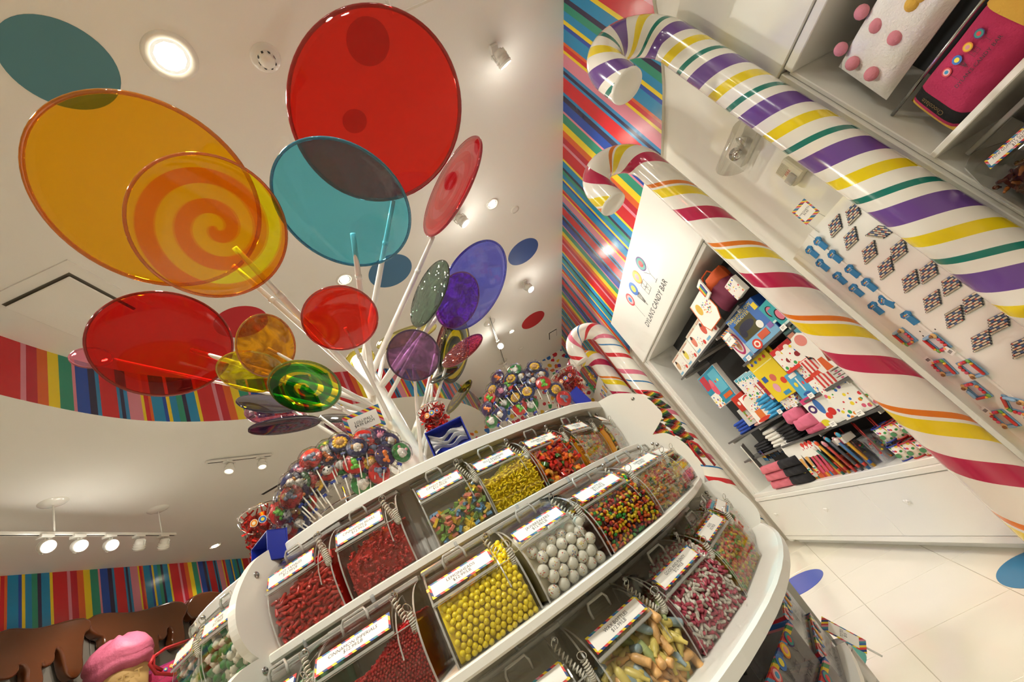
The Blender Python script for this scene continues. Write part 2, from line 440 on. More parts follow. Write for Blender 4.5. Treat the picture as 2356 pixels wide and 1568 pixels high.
# air handler panel
ac = thing('ceiling_vent', 'square white ceiling air panel beside the striped fascia', 'vent', Matrix.Translation((-2.50, 2.53, ZC)))
MB().box(-.34, .34, -.37, .37, -.012, 0).build('vent_frame', W_CEIL, ac)
MB().box(-.255, .255, -.28, .28, -.002, .0).build('vent_recess', paint('recess_grey', '6a655a', .8), ac).location.z = -.0125
MB().box(-.245, .245, -.27, .27, -.05, -.035, bev=.006).build('vent_plate', W_CEIL, ac)
sm = thing('smoke_detector', 'round white smoke detector on the ceiling', 'smoke detector', Matrix.Translation((-.10, 1.50, ZC)))
MB().lathe([(0, -.02), (.085, -.02), (.095, 0)], 24).build('detector_base', W_GLOSS, sm)
MB().lathe([(0, -.065), (.035, -.065), (.05, -.05), (.055, -.02)], 20).build('detector_dome', W_GLOSS, sm)
for k in range(8):
    a = k * PI / 4; MB().box(-.007, .007, -.0015, .0015, -.012, .012, 0, Matrix.Translation((.0535 * math.cos(a), .0535 * math.sin(a), -.04)) @ Matrix.Rotation(a + PI / 2, 4, 'Z')).build('detector_slot', BLACK, sm)
bm_ = thing('access_hatch', 'pale rectangular hatch line in the ceiling above the red lollipop', 'hatch', Matrix.Translation((1.02, 1.47, ZC)))
MB().box(-.18, .18, -.09, .09, -.02, 0, bev=.004).build('hatch_panel', W_CEIL, bm_); MB().box(-.2, .2, -.11, .11, -.008, 0).build('hatch_frame', W_WALL, bm_)
for (x, y, lb) in ((1.59, 4.02, 'small white ring cover on the ceiling by the cobalt dot'), (1.28, 8.0, 'small white ring cover on the ceiling near the far wall')):
    r = thing('ring_cover', lb, 'ceiling cover', Matrix.Translation((x, y, ZC))); MB().lathe([(0, -.006), (.045, -.006), (.055, 0)], 24).build('cover_plate', W_CEIL, r)
    MB().lathe([(.047, -.01), (.057, -.004), (.062, 0)], 24).build('cover_ring', W_GLOSS, r)
rv = thing('slot_vent', 'small rectangular slot vent in the ceiling by the striped wall', 'vent', Matrix.Translation((2.08, 8.2, ZC)))
MB().box(-.13, .13, -.2, .2, -.012, 0).build('vent_frame', W_CEIL, rv); MB().box(-.1, .1, -.17, .17, -.014, -.0125).build('vent_slot', DARK, rv); MB().box(-.085, .085, -.15, .15, -.03, -.02).build('vent_plate', W_CEIL, rv)
ls = thing('slot_vent', 'thin black slot in the low ceiling beside the lollipop display', 'vent', Matrix.Translation((-3.49, 6.44, ZL)))
MB().box(-.26, .26, -.05, .05, -.012, 0).build('vent_frame', W_CEIL, ls); MB().box(-.24, .24, -.03, .03, -.0145, -.0125).build('vent_slot', BLACK, ls)

# ---- lamps.  Each builder carries its own light.
BULB = paint('lamp_bulb', (1.0, 0.9, 0.68), .4, emit=40)
BULB_DIM = paint('lamp_bulb_low', (1.0, 0.93, 0.78), .4, emit=6)
def glow(loc, watts):
    d = bpy.data.lights.new('lamp_glow', 'POINT'); o = bpy.data.objects.new('lamp_glow', d); d.energy = watts; d.shadow_soft_size = .06; d.color = WARM; o.location = loc; COL.objects.link(o)
def downlight(x, y, z, r, watts, lb, bulb=BULB, angle=120, aim=None):
    t = thing('downlight', lb, 'downlight', Matrix.Translation((x, y, z)), 'recessed ceiling lights')
    MB().lathe([(r * .82, -.004), (r, -.012), (r * 1.18, -.008), (r * 1.2, 0)], 28).build('trim_ring', W_GLOSS, t)
    MB().lathe([(r * .82, -.004), (r * .6, -.0035), (0, -.0035)], 24).build('reflector', CHROME, t)
    MB().ball((0, 0, -.006), r * .68, sc=(1, 1, .3)).build('bulb', bulb, t)
    if watts: spot((x, y, z - .04), aim or (x, y, 0), watts, angle, .8, r * .7)
    return t
def track_head(x, y, ztop, drop, aim, watts, lb, s=1.0, bulb=BULB, angle=100, leak=.06):
    """adjustable spot: stem, yoke and a ringed can aimed at a point"""
    t = thing('track_spotlight', lb, 'spotlight', Matrix.Translation((x, y, ztop)), 'adjustable spotlights')
    MB().box(-.03 * s, .03 * s, -.05 * s, .05 * s, -.025 * s, 0, bev=.004).build('mount', W_GLOSS, t)
    c = Vector((0, 0, -drop)); d = (Vector(aim) - (Vector((x, y, ztop)) + c)).normalized()
    M = face_m(c, d, (0.02, 1, 0.01))
    MB().tube([(0, 0, -.02 * s), (0, 0, -drop * .45)], .008 * s, 8).build('stem', W_GLOSS, t)
    w = .058 * s
    MB().tube([M @ Vector((-w, 0, 0)), M @ Vector((-w, 0, -.05 * s)), (0, 0, -drop * .45), M @ Vector((w, 0, -.05 * s)), M @ Vector((w, 0, 0))], .006 * s, 6).build('yoke', W_GLOSS, t)
    can = MB().lathe([(0, -.055 * s), (.035 * s, -.055 * s), (.045 * s, -.03 * s), (.05 * s, .0), (.05 * s, .05 * s), (.044 * s, .05 * s), (.04 * s, .035 * s), (0, .035 * s)], 24, 0, M)
    for k in (-.012, .014, .034): can.lathe([(.05 * s, (k - .004) * s), (.054 * s, k * s), (.05 * s, (k + .004) * s)], 24, 0, M)
    can = can.build('can', W_GLOSS, t)
    MB().ball((0, 0, .04 * s), .036 * s, M=M, sc=(1, 1, .45)).build('bulb', bulb, t)
    if watts:
        spot(Vector((x, y, ztop)) + c + d * .09 * s, aim, watts, angle, .6, .03)
        if watts > 100: glow(Vector((x, y, ztop)) + c + d * .10 * s, watts * leak)
    return t
def track(name, lb, a, b, rods=(), zc=ZL):
    a = Vector(a); b = Vector(b); t = thing(name, lb, 'light track', Matrix.Translation(a))
    L = (b - a).length; ang = math.atan2(b.y - a.y, b.x - a.x); M = Matrix.Rotation(ang, 4, 'Z')
    MB().box(0, L, -.018, .018, -.015, .015, 0, M, bev=.003).build('rail', W_GLOSS, t)
    MB().box(.02, L - .02, -.006, .006, -.0165, -.0155, 0, M).build('rail_slot', BLACK, t)
    for q in rods:
        p = M @ Vector((q, 0, 0)); h = zc - a.z
        MB().tube([(p.x, p.y, .015), (p.x, p.y, h)], .008, 8).build('hanging_rod', W_GLOSS, t)
        MB().lathe([(0, h - .03), (.07, h - .025), (.11, h - .006), (.115, h)], 28, 0, Matrix.Translation((p.x, p.y, 0))).build('canopy', W_GLOSS, t)
    return t
# low ceiling, left: pendant track with five heads
track('light_track', 'white pendant light track hung from the low ceiling at far left', (-4.3, 1.2, 4.0), (-4.3, 5.40, 4.0), (2.78, 4.0))
ys = [3.90, 4.20, 4.53, 4.88, 5.21]
names = ['brightest spotlight at the left end of the hanging track', 'glaring spotlight second from left on the hanging track', 'glaring spotlight third from left on the hanging track', 'dim spotlight fourth from left on the hanging track', 'dim spotlight at the right end of the hanging track']
for k, y in enumerate(ys):
    aim = (-.6, 2.6, 1.6) if k < 3 else (-5.6, y + .6, 2.2)
    track_head(-4.3, y, 3.985, .11, aim, [330, 280, 240, 90, 90][k], names[k], 1.15, leak=.015)
track('light_track', 'short white light track on the low ceiling above the lollipop display', (-3.27, 4.72, 4.31), (-2.87, 5.40, 4.31))
track_head(-3.15, 4.93, 4.295, .10, (-3.6, 3.2, 0), 50, 'left spotlight of the short ceiling track', 1.1, BULB_DIM)
track_head(-2.95, 5.27, 4.295, .10, (-3.0, 4.2, 0), 50, 'right spotlight of the short ceiling track', 1.1, BULB_DIM)
downlight(-3.97, 6.80, ZL, .08, 60, 'recessed downlight in the low ceiling left of the lollipop display')
downlight(-5.22, 7.33, ZL, .08, 60, 'recessed downlight in the low ceiling above the striped wall')
# high ceiling
downlight(-.595, 1.302, ZC, .12, 620, 'large glaring downlight above the amber lollipop', angle=150)
track_head(1.60, 2.10, ZC, .14, (2.2, 3.9, 2.9), 120, 'bright spotlight near the striped wall above the candy canes', 1.2, angle=75, leak=.03)
track_head(.84, 3.60, ZC, .14, (1.9, 4.6, 1.2), 150, 'spotlight on the ceiling behind the pink swirl lollipop', 1.2)
downlight(1.30, 3.74, ZC, .07, 110, 'small recessed downlight right of the pink swirl lollipop')
downlight(-.66, 3.71, ZC, .08, 150, 'recessed downlight under the blue lollipop', angle=140)
track_head(1.58, 5.69, ZC, .14, (2.2, 5.0, 1.2), 150, 'spotlight between the cobalt dot and the red dot', 1.2)
track('light_track', 'light track on the ceiling with a glaring lamp above the right lollipop display', (.80, 5.9, 4.80), (.80, 8.6, 4.80), (.4, 2.2), ZC)
track_head(.80, 6.85, 4.785, .10, (0.2, 3.0, 1.4), 160, 'glaring spotlight on the track above the right lollipop display', 1.15)
track_head(.80, 7.95, 4.785, .10, (1.9, 7.6, 0), 60, 'dim spotlight at the far end of the ceiling track', 1.15, BULB_DIM)
downlight(1.16, 7.05, ZC, .06, 60, 'small recessed downlight beside the far ceiling track')
for x, y, q in ((1.0, -.4, 'above the nearer wall cabinet'), (-1.9, .2, 'left of the viewer'), (-.6, -2.2, 'farthest behind the viewer')):  # fill lights added out of view, around and behind the viewer
    downlight(x, y, ZC, .12, 140 if x == 1.0 else 330, 'added unseen fill downlight in the high ceiling ' + q, angle=120, aim=(x * .4 - .4, y + 1.9, 1.2))
track_head(-.35, -.75, ZC, .14, (-.30, 1.25, 1.35), 430, 'added fill spotlight behind the viewer aimed at the candy bins', 1.2, angle=62, leak=.02)  # unseen spot added to brighten the bin fronts
track_head(.55, -.55, ZC, .14, (.25, 1.45, 1.25), 300, 'added fill spotlight behind the viewer aimed at the right end of the bins', 1.2, angle=58, leak=.02)  # second unseen spot, added for the right end of the bins
for x, y, q in ((-4.4, .4, 'beside the fascia'),):  # low ceiling fill light, added out of view
    downlight(x, y, ZL, .12, 420, 'added unseen fill downlight in the low ceiling ' + q, angle=150)
# ================================================================== LOLLIPOP TREE
KC = Vector((-.50, 2.142, 0))
A0 = math.atan2(-KC.y, -KC.x)
def kdir(a): t = A0 + math.radians(a); return Vector((math.cos(t), math.sin(t), 0))
def K(a, r, z): d = kdir(a); return Vector((KC.x + d.x * r, KC.y + d.y * r, z))
DISCS = {
    'amber': ((-0.798, 1.175, 3.461), (0.127, 0.46, 0.879), 0.415, 2.6, (-0.737, 1.516, 3.273)),
    'yellowswirl': ((-0.553, 1.121, 3.031), (-0.523, 0.342, 0.781), 0.272, 2.55, (-0.545, 1.212, 2.997)),
    'redbig': ((0.275, 1.322, 3.636), (0.312, 0.78, 0.542), 0.47, 2.8, (0.12, 1.613, 3.306)),
    'blue': ((-0.106, 1.296, 3.029), (0.461, 0.355, 0.813), 0.302, 2.65, (-0.141, 1.422, 2.994)),
    'pinkswirl': ((0.456, 1.69, 3.274), (-0.579, -0.705, 0.41), 0.31, 2.7, (0.219, 1.813, 3.151)),
    'redleft': ((-1.151, 1.574, 3.095), (-0.691, 0.662, 0.292), 0.274, 2.5, (-1.094, 1.649, 3.059)),
    'orangesmall': ((-0.726, 1.592, 2.803), (-0.779, 0.3, 0.551), 0.149, 2.45, (-0.727, 1.605, 2.795)),
    'yellowsmall': ((-0.852, 1.642, 2.747), (0.25, 0.31, 0.917), 0.143, 2.4, (-0.832, 1.67, 2.732)),
    'greenswirl': ((-0.591, 1.487, 2.43), (0.266, 0.473, 0.84), 0.14, 2.2, (-0.577, 1.524, 2.405)),
    'redmid': ((-0.357, 1.508, 2.667), (0.043, 0.484, 0.874), 0.16, 2.35, (-0.368, 1.554, 2.642)),
    'purple': ((-0.17, 1.691, 2.428), (0.19, 0.799, 0.57), 0.125, 2.0, (-0.196, 1.718, 2.399)),
    'dark': ((0.043, 1.799, 2.775), (-0.566, -0.726, 0.391), 0.194, 2.6, (-0.098, 1.852, 2.668)),
    'violettex': ((0.169, 1.993, 2.775), (-0.394, 0.297, 0.87), 0.172, 2.5, (0.026, 1.933, 2.731)),
    'bluebig': ((0.338, 2.275, 2.994), (-0.363, 0.11, 0.925), 0.327, 2.6, (0.142, 2.221, 2.923)),
    'redspark': ((0.046, 2.099, 2.535), (-0.147, -0.719, 0.68), 0.143, 2.1, (-0.088, 2.095, 2.5)),
    'redthin': ((-0.028, 2.35, 2.812), (-0.704, -0.172, 0.689), 0.111, 2.15, (-0.103, 2.364, 2.739)),
    'yellowblack': ((0.012, 2.6, 2.825), (-0.701, 0.121, 0.703), 0.242, 2.2, (-0.14, 2.487, 2.694)),
    'yellowback': ((-0.252, 2.789, 3.252), (0.175, -0.721, 0.671), 0.246, 2.6, (-0.429, 2.759, 3.266)),
    'yellowback2': ((-0.642, 2.725, 3.224), (0.155, -0.975, 0.161), 0.115, 2.4, (-0.581, 2.727, 3.175)),
    'navythin': ((-0.902, 1.785, 2.653), (0.688, -0.446, 0.572), 0.129, 1.98, (-0.813, 1.833, 2.583)),
    'pinktex': ((-0.924, 1.886, 2.655), (0.619, -0.618, 0.484), 0.135, 1.96, (-0.84, 1.958, 2.641)),
    'purpleswirl': ((-0.753, 1.579, 2.373), (0.289, -0.118, 0.95), 0.134, 1.93, (-0.638, 1.633, 2.345)),
    'blackthin': ((-0.698, 1.981, 2.501), (0.575, -0.442, 0.688), 0.085, 1.98, (-0.632, 2.012, 2.466)),
    'pinklow': ((-0.704, 2.084, 2.473), (0.771, -0.342, 0.538), 0.113, 1.93, (-0.657, 2.181, 2.468)),
    'redback': ((-0.614, 2.424, 2.631), (0.111, -0.634, 0.765), 0.116, 1.98, (-0.508, 2.399, 2.596)),
    'yellowrim': ((-0.105, 2.298, 2.38), (-0.385, -0.542, 0.747), 0.123, 1.9, (-0.207, 2.331, 2.351)),
    'pinkfar': ((-1.619, 1.703, 3.368), (0.742, -0.645, 0.183), 0.084, 2.4, (-1.567, 1.763, 3.368)),
    'blackyellow': ((-0.112, 2.147, 2.481), (0.023, -0.611, 0.791), 0.091, 2.02, (-0.195, 2.129, 2.469)),
}
def swirl(name, a, b, turns, duty=.5, rough=.05, sparkle=False):
    m = clear(name, (1, 1, 1), rough, body=.05, body_color=a, f0=.05); nt = m.node_tree; N = nt.nodes; L = nt.links
    tr = [n for n in N if n.type == 'BSDF_TRANSPARENT'][0]
    tc = N.new('ShaderNodeTexCoord'); sp = N.new('ShaderNodeSeparateXYZ'); L.new(tc.outputs['Object'], sp.inputs[0])
    at = N.new('ShaderNodeMath'); at.operation = 'ARCTAN2'; L.new(sp.outputs[1], at.inputs[0]); L.new(sp.outputs[0], at.inputs[1])
    ad = N.new('ShaderNodeMath'); ad.operation = 'DIVIDE'; ad.inputs[1].default_value = 2 * PI; L.new(at.outputs[0], ad.inputs[0])
    x2 = N.new('ShaderNodeVectorMath'); x2.operation = 'MULTIPLY'; x2.inputs[1].default_value = (1, 1, 0); L.new(tc.outputs['Object'], x2.inputs[0])
    ln = N.new('ShaderNodeVectorMath'); ln.operation = 'LENGTH'; L.new(x2.outputs[0], ln.inputs[0])
    mu = N.new('ShaderNodeMath'); mu.operation = 'MULTIPLY_ADD'; mu.inputs[1].default_value = turns; L.new(ln.outputs['Value'], mu.inputs[0]); L.new(ad.outputs[0], mu.inputs[2])
    fr = N.new('ShaderNodeMath'); fr.operation = 'FRACT'; L.new(mu.outputs[0], fr.inputs[0])
    gt = N.new('ShaderNodeMath'); gt.operation = 'GREATER_THAN'; gt.inputs[1].default_value = duty; L.new(fr.outputs[0], gt.inputs[0])
    mx = N.new('ShaderNodeMix'); mx.data_type = 'RGBA'; mx.inputs[6].default_value = lin(a); mx.inputs[7].default_value = lin(b); L.new(gt.outputs[0], mx.inputs[0]); L.new(mx.outputs[2], tr.inputs[0])
    return m
LP = lambda n, t, **k: clear('lolly_' + n, t, body=k.pop('body', .08), body_color=k.pop('bc', t), **k)
LM = {
    'amber': (LP('amber', (.97, .70, .09), body=.05), 'large amber'), 'yellowswirl': (swirl('lolly_swirl_yellow', (.97, .60, .06), (1.0, .95, .10), 2.5 / .272, .5), 'yellow and orange swirl'),
    'redbig': (LP('red', (.90, .13, .09), body=.06), 'largest red'), 'blue': (LP('blue', (.38, .80, .92), body=.05, bc=(.10, .5, .66)), 'blue'),
    'pinkswirl': (swirl('lolly_swirl_pink', (.80, .05, .08), (.88, .35, .40), 2.6 / .31), 'pink and red swirl'), 'redleft': (LP('crimson', (.85, .09, .08), body=.06), 'wide red'),
    'orangesmall': (LP('orange', (.95, .58, .05), wavy=.5, wscale=14), 'small orange'), 'yellowsmall': (LP('lemon', (.95, .82, .04), wavy=.8, wscale=16), 'small rippled yellow'),
    'greenswirl': (swirl('lolly_swirl_green', (.04, .45, .06), (.95, .88, .05), 2.5 / .14, .55), 'green and yellow swirl'), 'redmid': (LP('scarlet', (.92, .14, .09), body=.06), 'medium red'),
    'purple': (LP('plum', (.55, .35, .58), wavy=.9, wscale=16, body=.12), 'rippled plum'), 'dark': (LP('bottle', (.30, .42, .34), wavy=.9, wscale=14), 'smoky green'),
    'violettex': (LP('violet', (.55, .22, .80), wavy=.9, wscale=22), 'rippled violet'), 'bluebig': (LP('cobalt', (.42, .45, .97), body=.06), 'large cobalt blue'),
    'redspark': (LP('ruby', (.80, .18, .20), wavy=.5, wscale=60), 'speckled red'), 'redthin': (LP('garnet', (.6, .1, .1), wavy=.6), 'narrow dark red'),
    'yellowblack': (swirl('lolly_swirl_black', (.08, .09, .06), (.93, .85, .08), 2.2 / .242), 'yellow and black swirl'), 'yellowback': (LP('straw', (.90, .82, .20)), 'pale yellow'),
    'yellowback2': (LP('straw_2', (.90, .82, .22)), 'pale yellow half hidden'), 'navythin': (LP('navy', (.20, .17, .38)), 'navy'),
    'pinktex': (LP('rose', (.78, .35, .45), wavy=.9, wscale=30), 'rippled rose'), 'purpleswirl': (swirl('lolly_swirl_dark', (.16, .10, .30), (.50, .12, .30), 2.4 / .134), 'dark purple swirl'),
    'blackthin': (LP('black', (.12, .12, .12)), 'small black'), 'pinklow': (LP('berry', (.62, .18, .28), wavy=.9, wscale=30), 'berry pink'),
    'redback': (LP('wine', (.50, .10, .16)), 'wine red'), 'yellowrim': (swirl('lolly_swirl_dotted', (.12, .12, .08), (.9, .82, .1), 2.0 / .123), 'yellow rimmed dark'),
    'pinkfar': (LP('blush', (.85, .42, .48)), 'far pink'), 'blackyellow': (LP('ink', (.2, .2, .12)), 'small dark'),
}
RIMC = {'amber': (.80, .42, .03), 'yellowswirl': (.80, .36, .03), 'redbig': (.62, .04, .03), 'blue': (.10, .45, .58), 'pinkswirl': (.62, .04, .08), 'redleft': (.55, .04, .04), 'orangesmall': (.80, .45, .04), 'yellowsmall': (.85, .70, .03), 'greenswirl': (.45, .5, .03),
        'redmid': (.65, .05, .03), 'purple': (.22, .12, .26), 'dark': (.06, .10, .07), 'violettex': (.40, .10, .5), 'bluebig': (.16, .18, .75), 'redspark': (.55, .06, .08), 'redthin': (.4, .05, .05), 'yellowblack': (.10, .10, .04), 'yellowback': (.7, .6, .08), 'yellowback2': (.7, .6, .08),
        'navythin': (.05, .05, .14), 'pinktex': (.5, .15, .25), 'purpleswirl': (.10, .05, .16), 'blackthin': (.04, .04, .04), 'pinklow': (.4, .08, .15), 'redback': (.3, .04, .08), 'yellowrim': (.35, .32, .05), 'pinkfar': (.7, .25, .3), 'blackyellow': (.08, .08, .05)}
tree = thing('lollipop_tree', 'white tree sculpture with giant translucent lollipops rising from the round candy stand', 'sculpture', Matrix.Translation((-.465, 2.15, 1.835)))
TB = Vector((-.465, 2.15, 1.835)); TT = Vector((-.505, 2.14, 2.86))
def troot(z): return TB.lerp(TT, min(1.0, (z - TB.z) / (TT.z - TB.z)))
def tl(p): return Vector(p) - TB
MB().tube([tl(TB - Vector((0, 0, 0.0))), tl(TB + Vector((0, 0, .02))), tl(troot(2.1)), tl(troot(2.35)), tl(troot(2.6)), tl(TT)], [.095, .085, .076, .066, .055, .045], 16).build('trunk', W_TREE, tree)
MB().lathe([(0, .0), (.14, 0), (.15, .012), (.11, .03), (.075, .05)], 28).build('trunk_foot', W_TREE, tree)
STICK = paint('stick_enamel', 'f3efe8', .3, coat=.3)
for k, (c, n, r, rz, e) in DISCS.items():
    mat, nm = LM[k]; th = max(.008, r * .045)
    prof = [(0, -th), (r * .55, -th * .93), (r * .86, -th * .7), (r * .955, -th * .5), (r * .985, -th * .30), (r, 0), (r * .985, th * .30), (r * .955, th * .5), (r * .86, th * .7), (r * .55, th * .93), (0, th)]
    M = face_m(tl(c), n, Vector(e) - Vector(c) if (Vector(e) - Vector(c)).length > .03 else (0, 0, -1), {'yellowswirl': 2.2, 'greenswirl': 2.6}.get(k, 0))
    o = MB().lathe(prof, 64 if r > .2 else 40).build('lollipop', mat, tree, M); o['label'] = nm + ' lollipop disc'
    tcol = RIMC[k]; rmat = clear('lolly_rim_' + k, tcol, .05, body=.25, body_color=tcol, f0=.09)
    rb = max(.0045, r * .022); rim = MB().lathe([(r - rb + rb * math.cos(2 * PI * q / 10), rb * 1.1 * math.sin(2 * PI * q / 10)) for q in range(10)], 64 if r > .2 else 40, closed=True).build('rim', rmat, o)
    root = troot(rz); E_ = Vector(e)
    s = max(.35, min(1.0, r / .3)); d = (E_ - root)
    sgn = 1 if (EYE - Vector(c)).dot(Vector(n)) > 0 else -1; tip = E_ - Vector(n).normalized() * sgn * (th + .012 * s)
    d = tip - root
    mid = root + d * .55
    MB().tube([tl(root), tl(root + d * .04), tl(mid), tl(root + d * .86), tl(tip)], [.018 * s + .005, .015 * s + .004, .012 * s + .004, .010 * s + .003, .0095 * s + .003], 12).build('branch', STICK, tree)
    if r > .13:
        MB().tube([tl(root + d * .74), tl(root + d * .765)], .0125 * s + .0042, 12).build('branch_collar', W_GLOSS, tree)

# ================================================================== CANDY CANES
def cane_mat(name, period, bands):
    m, nt, b, out = new_mat(name); N = nt.nodes; L = nt.links
    uv = N.new('ShaderNodeUVMap'); sp = N.new('ShaderNodeSeparateXYZ'); L.new(uv.outputs[0], sp.inputs[0])
    ma = N.new('ShaderNodeMath'); ma.operation = 'MULTIPLY_ADD'; ma.inputs[1].default_value = 1 / period; L.new(sp.outputs[1], ma.inputs[0]); L.new(sp.outputs[0], ma.inputs[2])
    fr = N.new('ShaderNodeMath'); fr.operation = 'FRACT'; L.new(ma.outputs[0], fr.inputs[0])
    rp = ramp_const(nt, bands, 1.0); L.new(fr.outputs[0], rp.inputs[0]); L.new(rp.outputs[0], b.inputs['Base Color'])
    b.inputs['Roughness'].default_value = .18; b.inputs['Coat Weight'].default_value = .6; b.inputs['Coat Roughness'].default_value = .04
    return m
WH = 'efece2'; MAG = 'b8274f'; CYEL = 'ead11b'; CORA = 'e07a1c'; PUR = '6b4a94'; CGRN = '15786b'; CRED = 'c8232c'; CPNK = 'd9718c'; CBLU = '246fa8'
C1 = cane_mat('cane_purple', .415, [(0, WH), (.035, CGRN), (.115, WH), (.30, CYEL), (.45, WH), (.63, PUR), (.89, WH)])
C2 = cane_mat('cane_magenta', .69, [(0, CORA), (.06, WH), (.415, MAG), (.61, WH), (.8175, CYEL), (.9625, WH)])
C3 = cane_mat('cane_pink', .68, [(0, WH), (.075, CRED), (.19, WH), (.405, CBLU), (.445, WH), (.615, CPNK), (.74, WH)])
def cane(lb, x, y, mat, r0=.15, r1=.125, zc=3.35, rh=.235, tip=.13):
    path = []
    for k in range(41): path.append((Vector((x, y, zc * k / 40)), Vector((1, 0, 0)), zc * k / 40, r0 + (r1 - r0) * k / 40))
    for k in range(1, 25):
        a = PI * k / 24; p = Vector((x - rh + rh * math.cos(a), y, zc + rh * math.sin(a))); path.append((p, Vector((math.cos(a), 0, math.sin(a))), zc + rh * a, r1 - (r1 - .105) * k / 24 * .6))
    for k in range(1, 5): path.append((Vector((x - 2 * rh, y, zc - tip * k / 4)), Vector((-1, 0, 0)), zc + PI * rh + tip * k / 4, r1 - (r1 - .105) * (.6 + .4 * k / 4)))
    n = 40; mb = MB(); P = []; U = []
    for p, nn, s, r in path:
        P.append([p + (nn * math.cos(2 * PI * k / n) + Vector((0, 1, 0)) * math.sin(2 * PI * k / n)) * r - Vector((x, y, 0)) for k in range(n + 1)]); U.append([(k / n, s) for k in range(n + 1)])
    mb.grid(P, 0, None, True, U)
    t = thing('candy_cane', lb, 'candy cane', Matrix.Translation((x, y, 0)), 'giant candy cane columns')
    mb.build('cane_shaft', mat, t)
    e = path[-1][0] - Vector((x, y, 0)); re = path[-1][3]
    MB().lathe([(re, 0), (re * .985, -.012), (re * .9, -.02), (0, -.022)], n, 0, Matrix.Translation(e)).build('cane_tip', W_GLOSS, t)
    MB().lathe([(r0 + .012, 0), (r0 + .012, .012), (r0, .02)], n).build('cane_foot', W_GLOSS, t)
    return t
cane('giant candy cane with purple, yellow and green stripes, nearest of the row', 2.08, 1.565, C1, .135, .112, 3.35, .23)
cane('giant candy cane with magenta, yellow and orange stripes beside the shop sign', 2.06, 2.44, C2, .134, .110, 3.30, .228, .14)
cane('giant candy cane with red, pink and blue stripes beyond the product shelf', 2.08, 5.75, C3, .14, .135, 3.40, .25, .14)
cane('giant candy cane with magenta and yellow stripes behind the pink striped one', 2.02, 6.55, C2, .15, .14, 3.30, .25, .12)
# ================================================================== RIGHT WALL CABINETS
XF = 2.22
def fy(y, z, x=XF):                       # frame on the wall face: local x = towards the viewer (-y), local y = up, local z = into the room
    return face_m((x, y, z), (-1, 0, 0), (0, 0, 1))
def ring_disc(parent, M, r, cols, name='logo_dot'):
    o = None
    for k, (q, c) in enumerate(cols):
        e = MB().prism(disc_poly(r * q, 28), 0, .0006).build(name if o is None else 'logo_ring', paint('print_' + c, c, .4), parent if o is None else o, M if o is None else Matrix.Translation((0, 0, .0007 * k)))
        if o is None: o = e
    return o
def logo(parent, M, s, mono=False, words=True):
    """four round sweets: on a stick, on a cone, on a square box and on a stemmed glass, with the shop's lettering under them"""
    cols = [[(1, 'd8484f'), (.72, 'f0b9bf'), (.4, '3a9ad0')], [(1, '2f6fc4'), (.52, 'efe04a')], [(1, 'e9902b'), (.78, 'efcf35'), (.45, 'e59aa0')], [(1, '4a2f7a'), (.82, '2f8f88'), (.45, 'd8353f')]]
    for i, cs in enumerate(cols):
        x = (-1.5 + i) * .25 * s
        ring_disc(parent, M @ Matrix.Translation((x, .36 * s, 0.0)), .088 * s, cs)
        mb = MB(); t = .0025 * s
        def line(x0, y0, x1, y1):
            d = Vector((x1 - x0, y1 - y0, 0)); n = Vector((-d.y, d.x, 0)).normalized() * t
            mb.add([(x0 + n.x, y0 + n.y, .0006), (x0 - n.x, y0 - n.y, .0006), (x1 - n.x, y1 - n.y, .0006), (x1 + n.x, y1 + n.y, .0006)], [(0, 1, 2, 3)])
        q = .27 * s
        if i == 0: line(0, q, 0, .07 * s)
        elif i == 1:
            line(-.05 * s, q, 0, .09 * s); line(.05 * s, q, 0, .09 * s); line(-.05 * s, q, .05 * s, q)
            for k in range(3): line((-.035 + .03 * k) * s, q, (-.008 + .014 * k) * s, .14 * s); line((.035 - .03 * k) * s, q, (.008 - .014 * k) * s, .14 * s)
        elif i == 2:
            for p in ((-.07, .27, .07, .27), (-.07, .27, -.07, .13), (.07, .27, .07, .13), (-.07, .13, .07, .13), (0, .27, 0, .13), (-.07, .2, .07, .2), (-.03, .235, .03, .165)): line(*[v * s for v in p])
        else:
            line(-.075 * s, .29 * s, 0, .2 * s); line(.075 * s, .29 * s, 0, .2 * s); line(0, .2 * s, 0, .1 * s); line(-.04 * s, .1 * s, .04 * s, .1 * s)
        mb.build('logo_line', INK, parent, M @ Matrix.Translation((x, 0, 0)), recalc=False)
    if words: text("DYLAN'S CANDY BAR", .103 * s, parent, M @ Matrix.Translation((0, 0, .0006)) @ Matrix.Scale(1.0, 4), INK)

cb = thing('display_cabinet', 'white wall display cabinet with lit shop sign header and drawers below', 'cabinet', Matrix.Translation((XF, 4.17, 0)))
cy = 4.17
def cpart(name, x0, x1, y0, y1, z0, z1, mat=W_LAM, bev=.004):
    return MB().box(x0 - XF, x1 - XF, y0 - cy, y1 - cy, z0, z1, 0, None, bev).build(name, mat, cb)
hd = cpart('header_sign', XF, XW - .03, 2.80, 5.53, 2.705, 3.46)
logo(hd, face_m((-.0008, 4.16 - cy, 2.875), (-1, 0, 0)), 1.0)
cpart('side_panel', 2.26, 2.72, 5.42, 5.52, .60, 2.70); cpart('side_panel', 2.26, 2.72, 2.82, 2.90, .60, 2.70)
cpart('stile', 2.25, 2.345, 5.52, 5.60, .05, 2.70); cpart('top_panel', 2.25, 2.72, 2.9, 5.42, 2.66, 2.70)
cpart('back_panel', 2.68, 2.72, 2.9, 5.42, .6, 2.66, DARK)
cpart('base_board', 2.23, 2.70, 2.83, 5.5, .60, .645)
cpart('counter_rail', 2.215, 2.26, 2.80, 5.54, .56, .60)
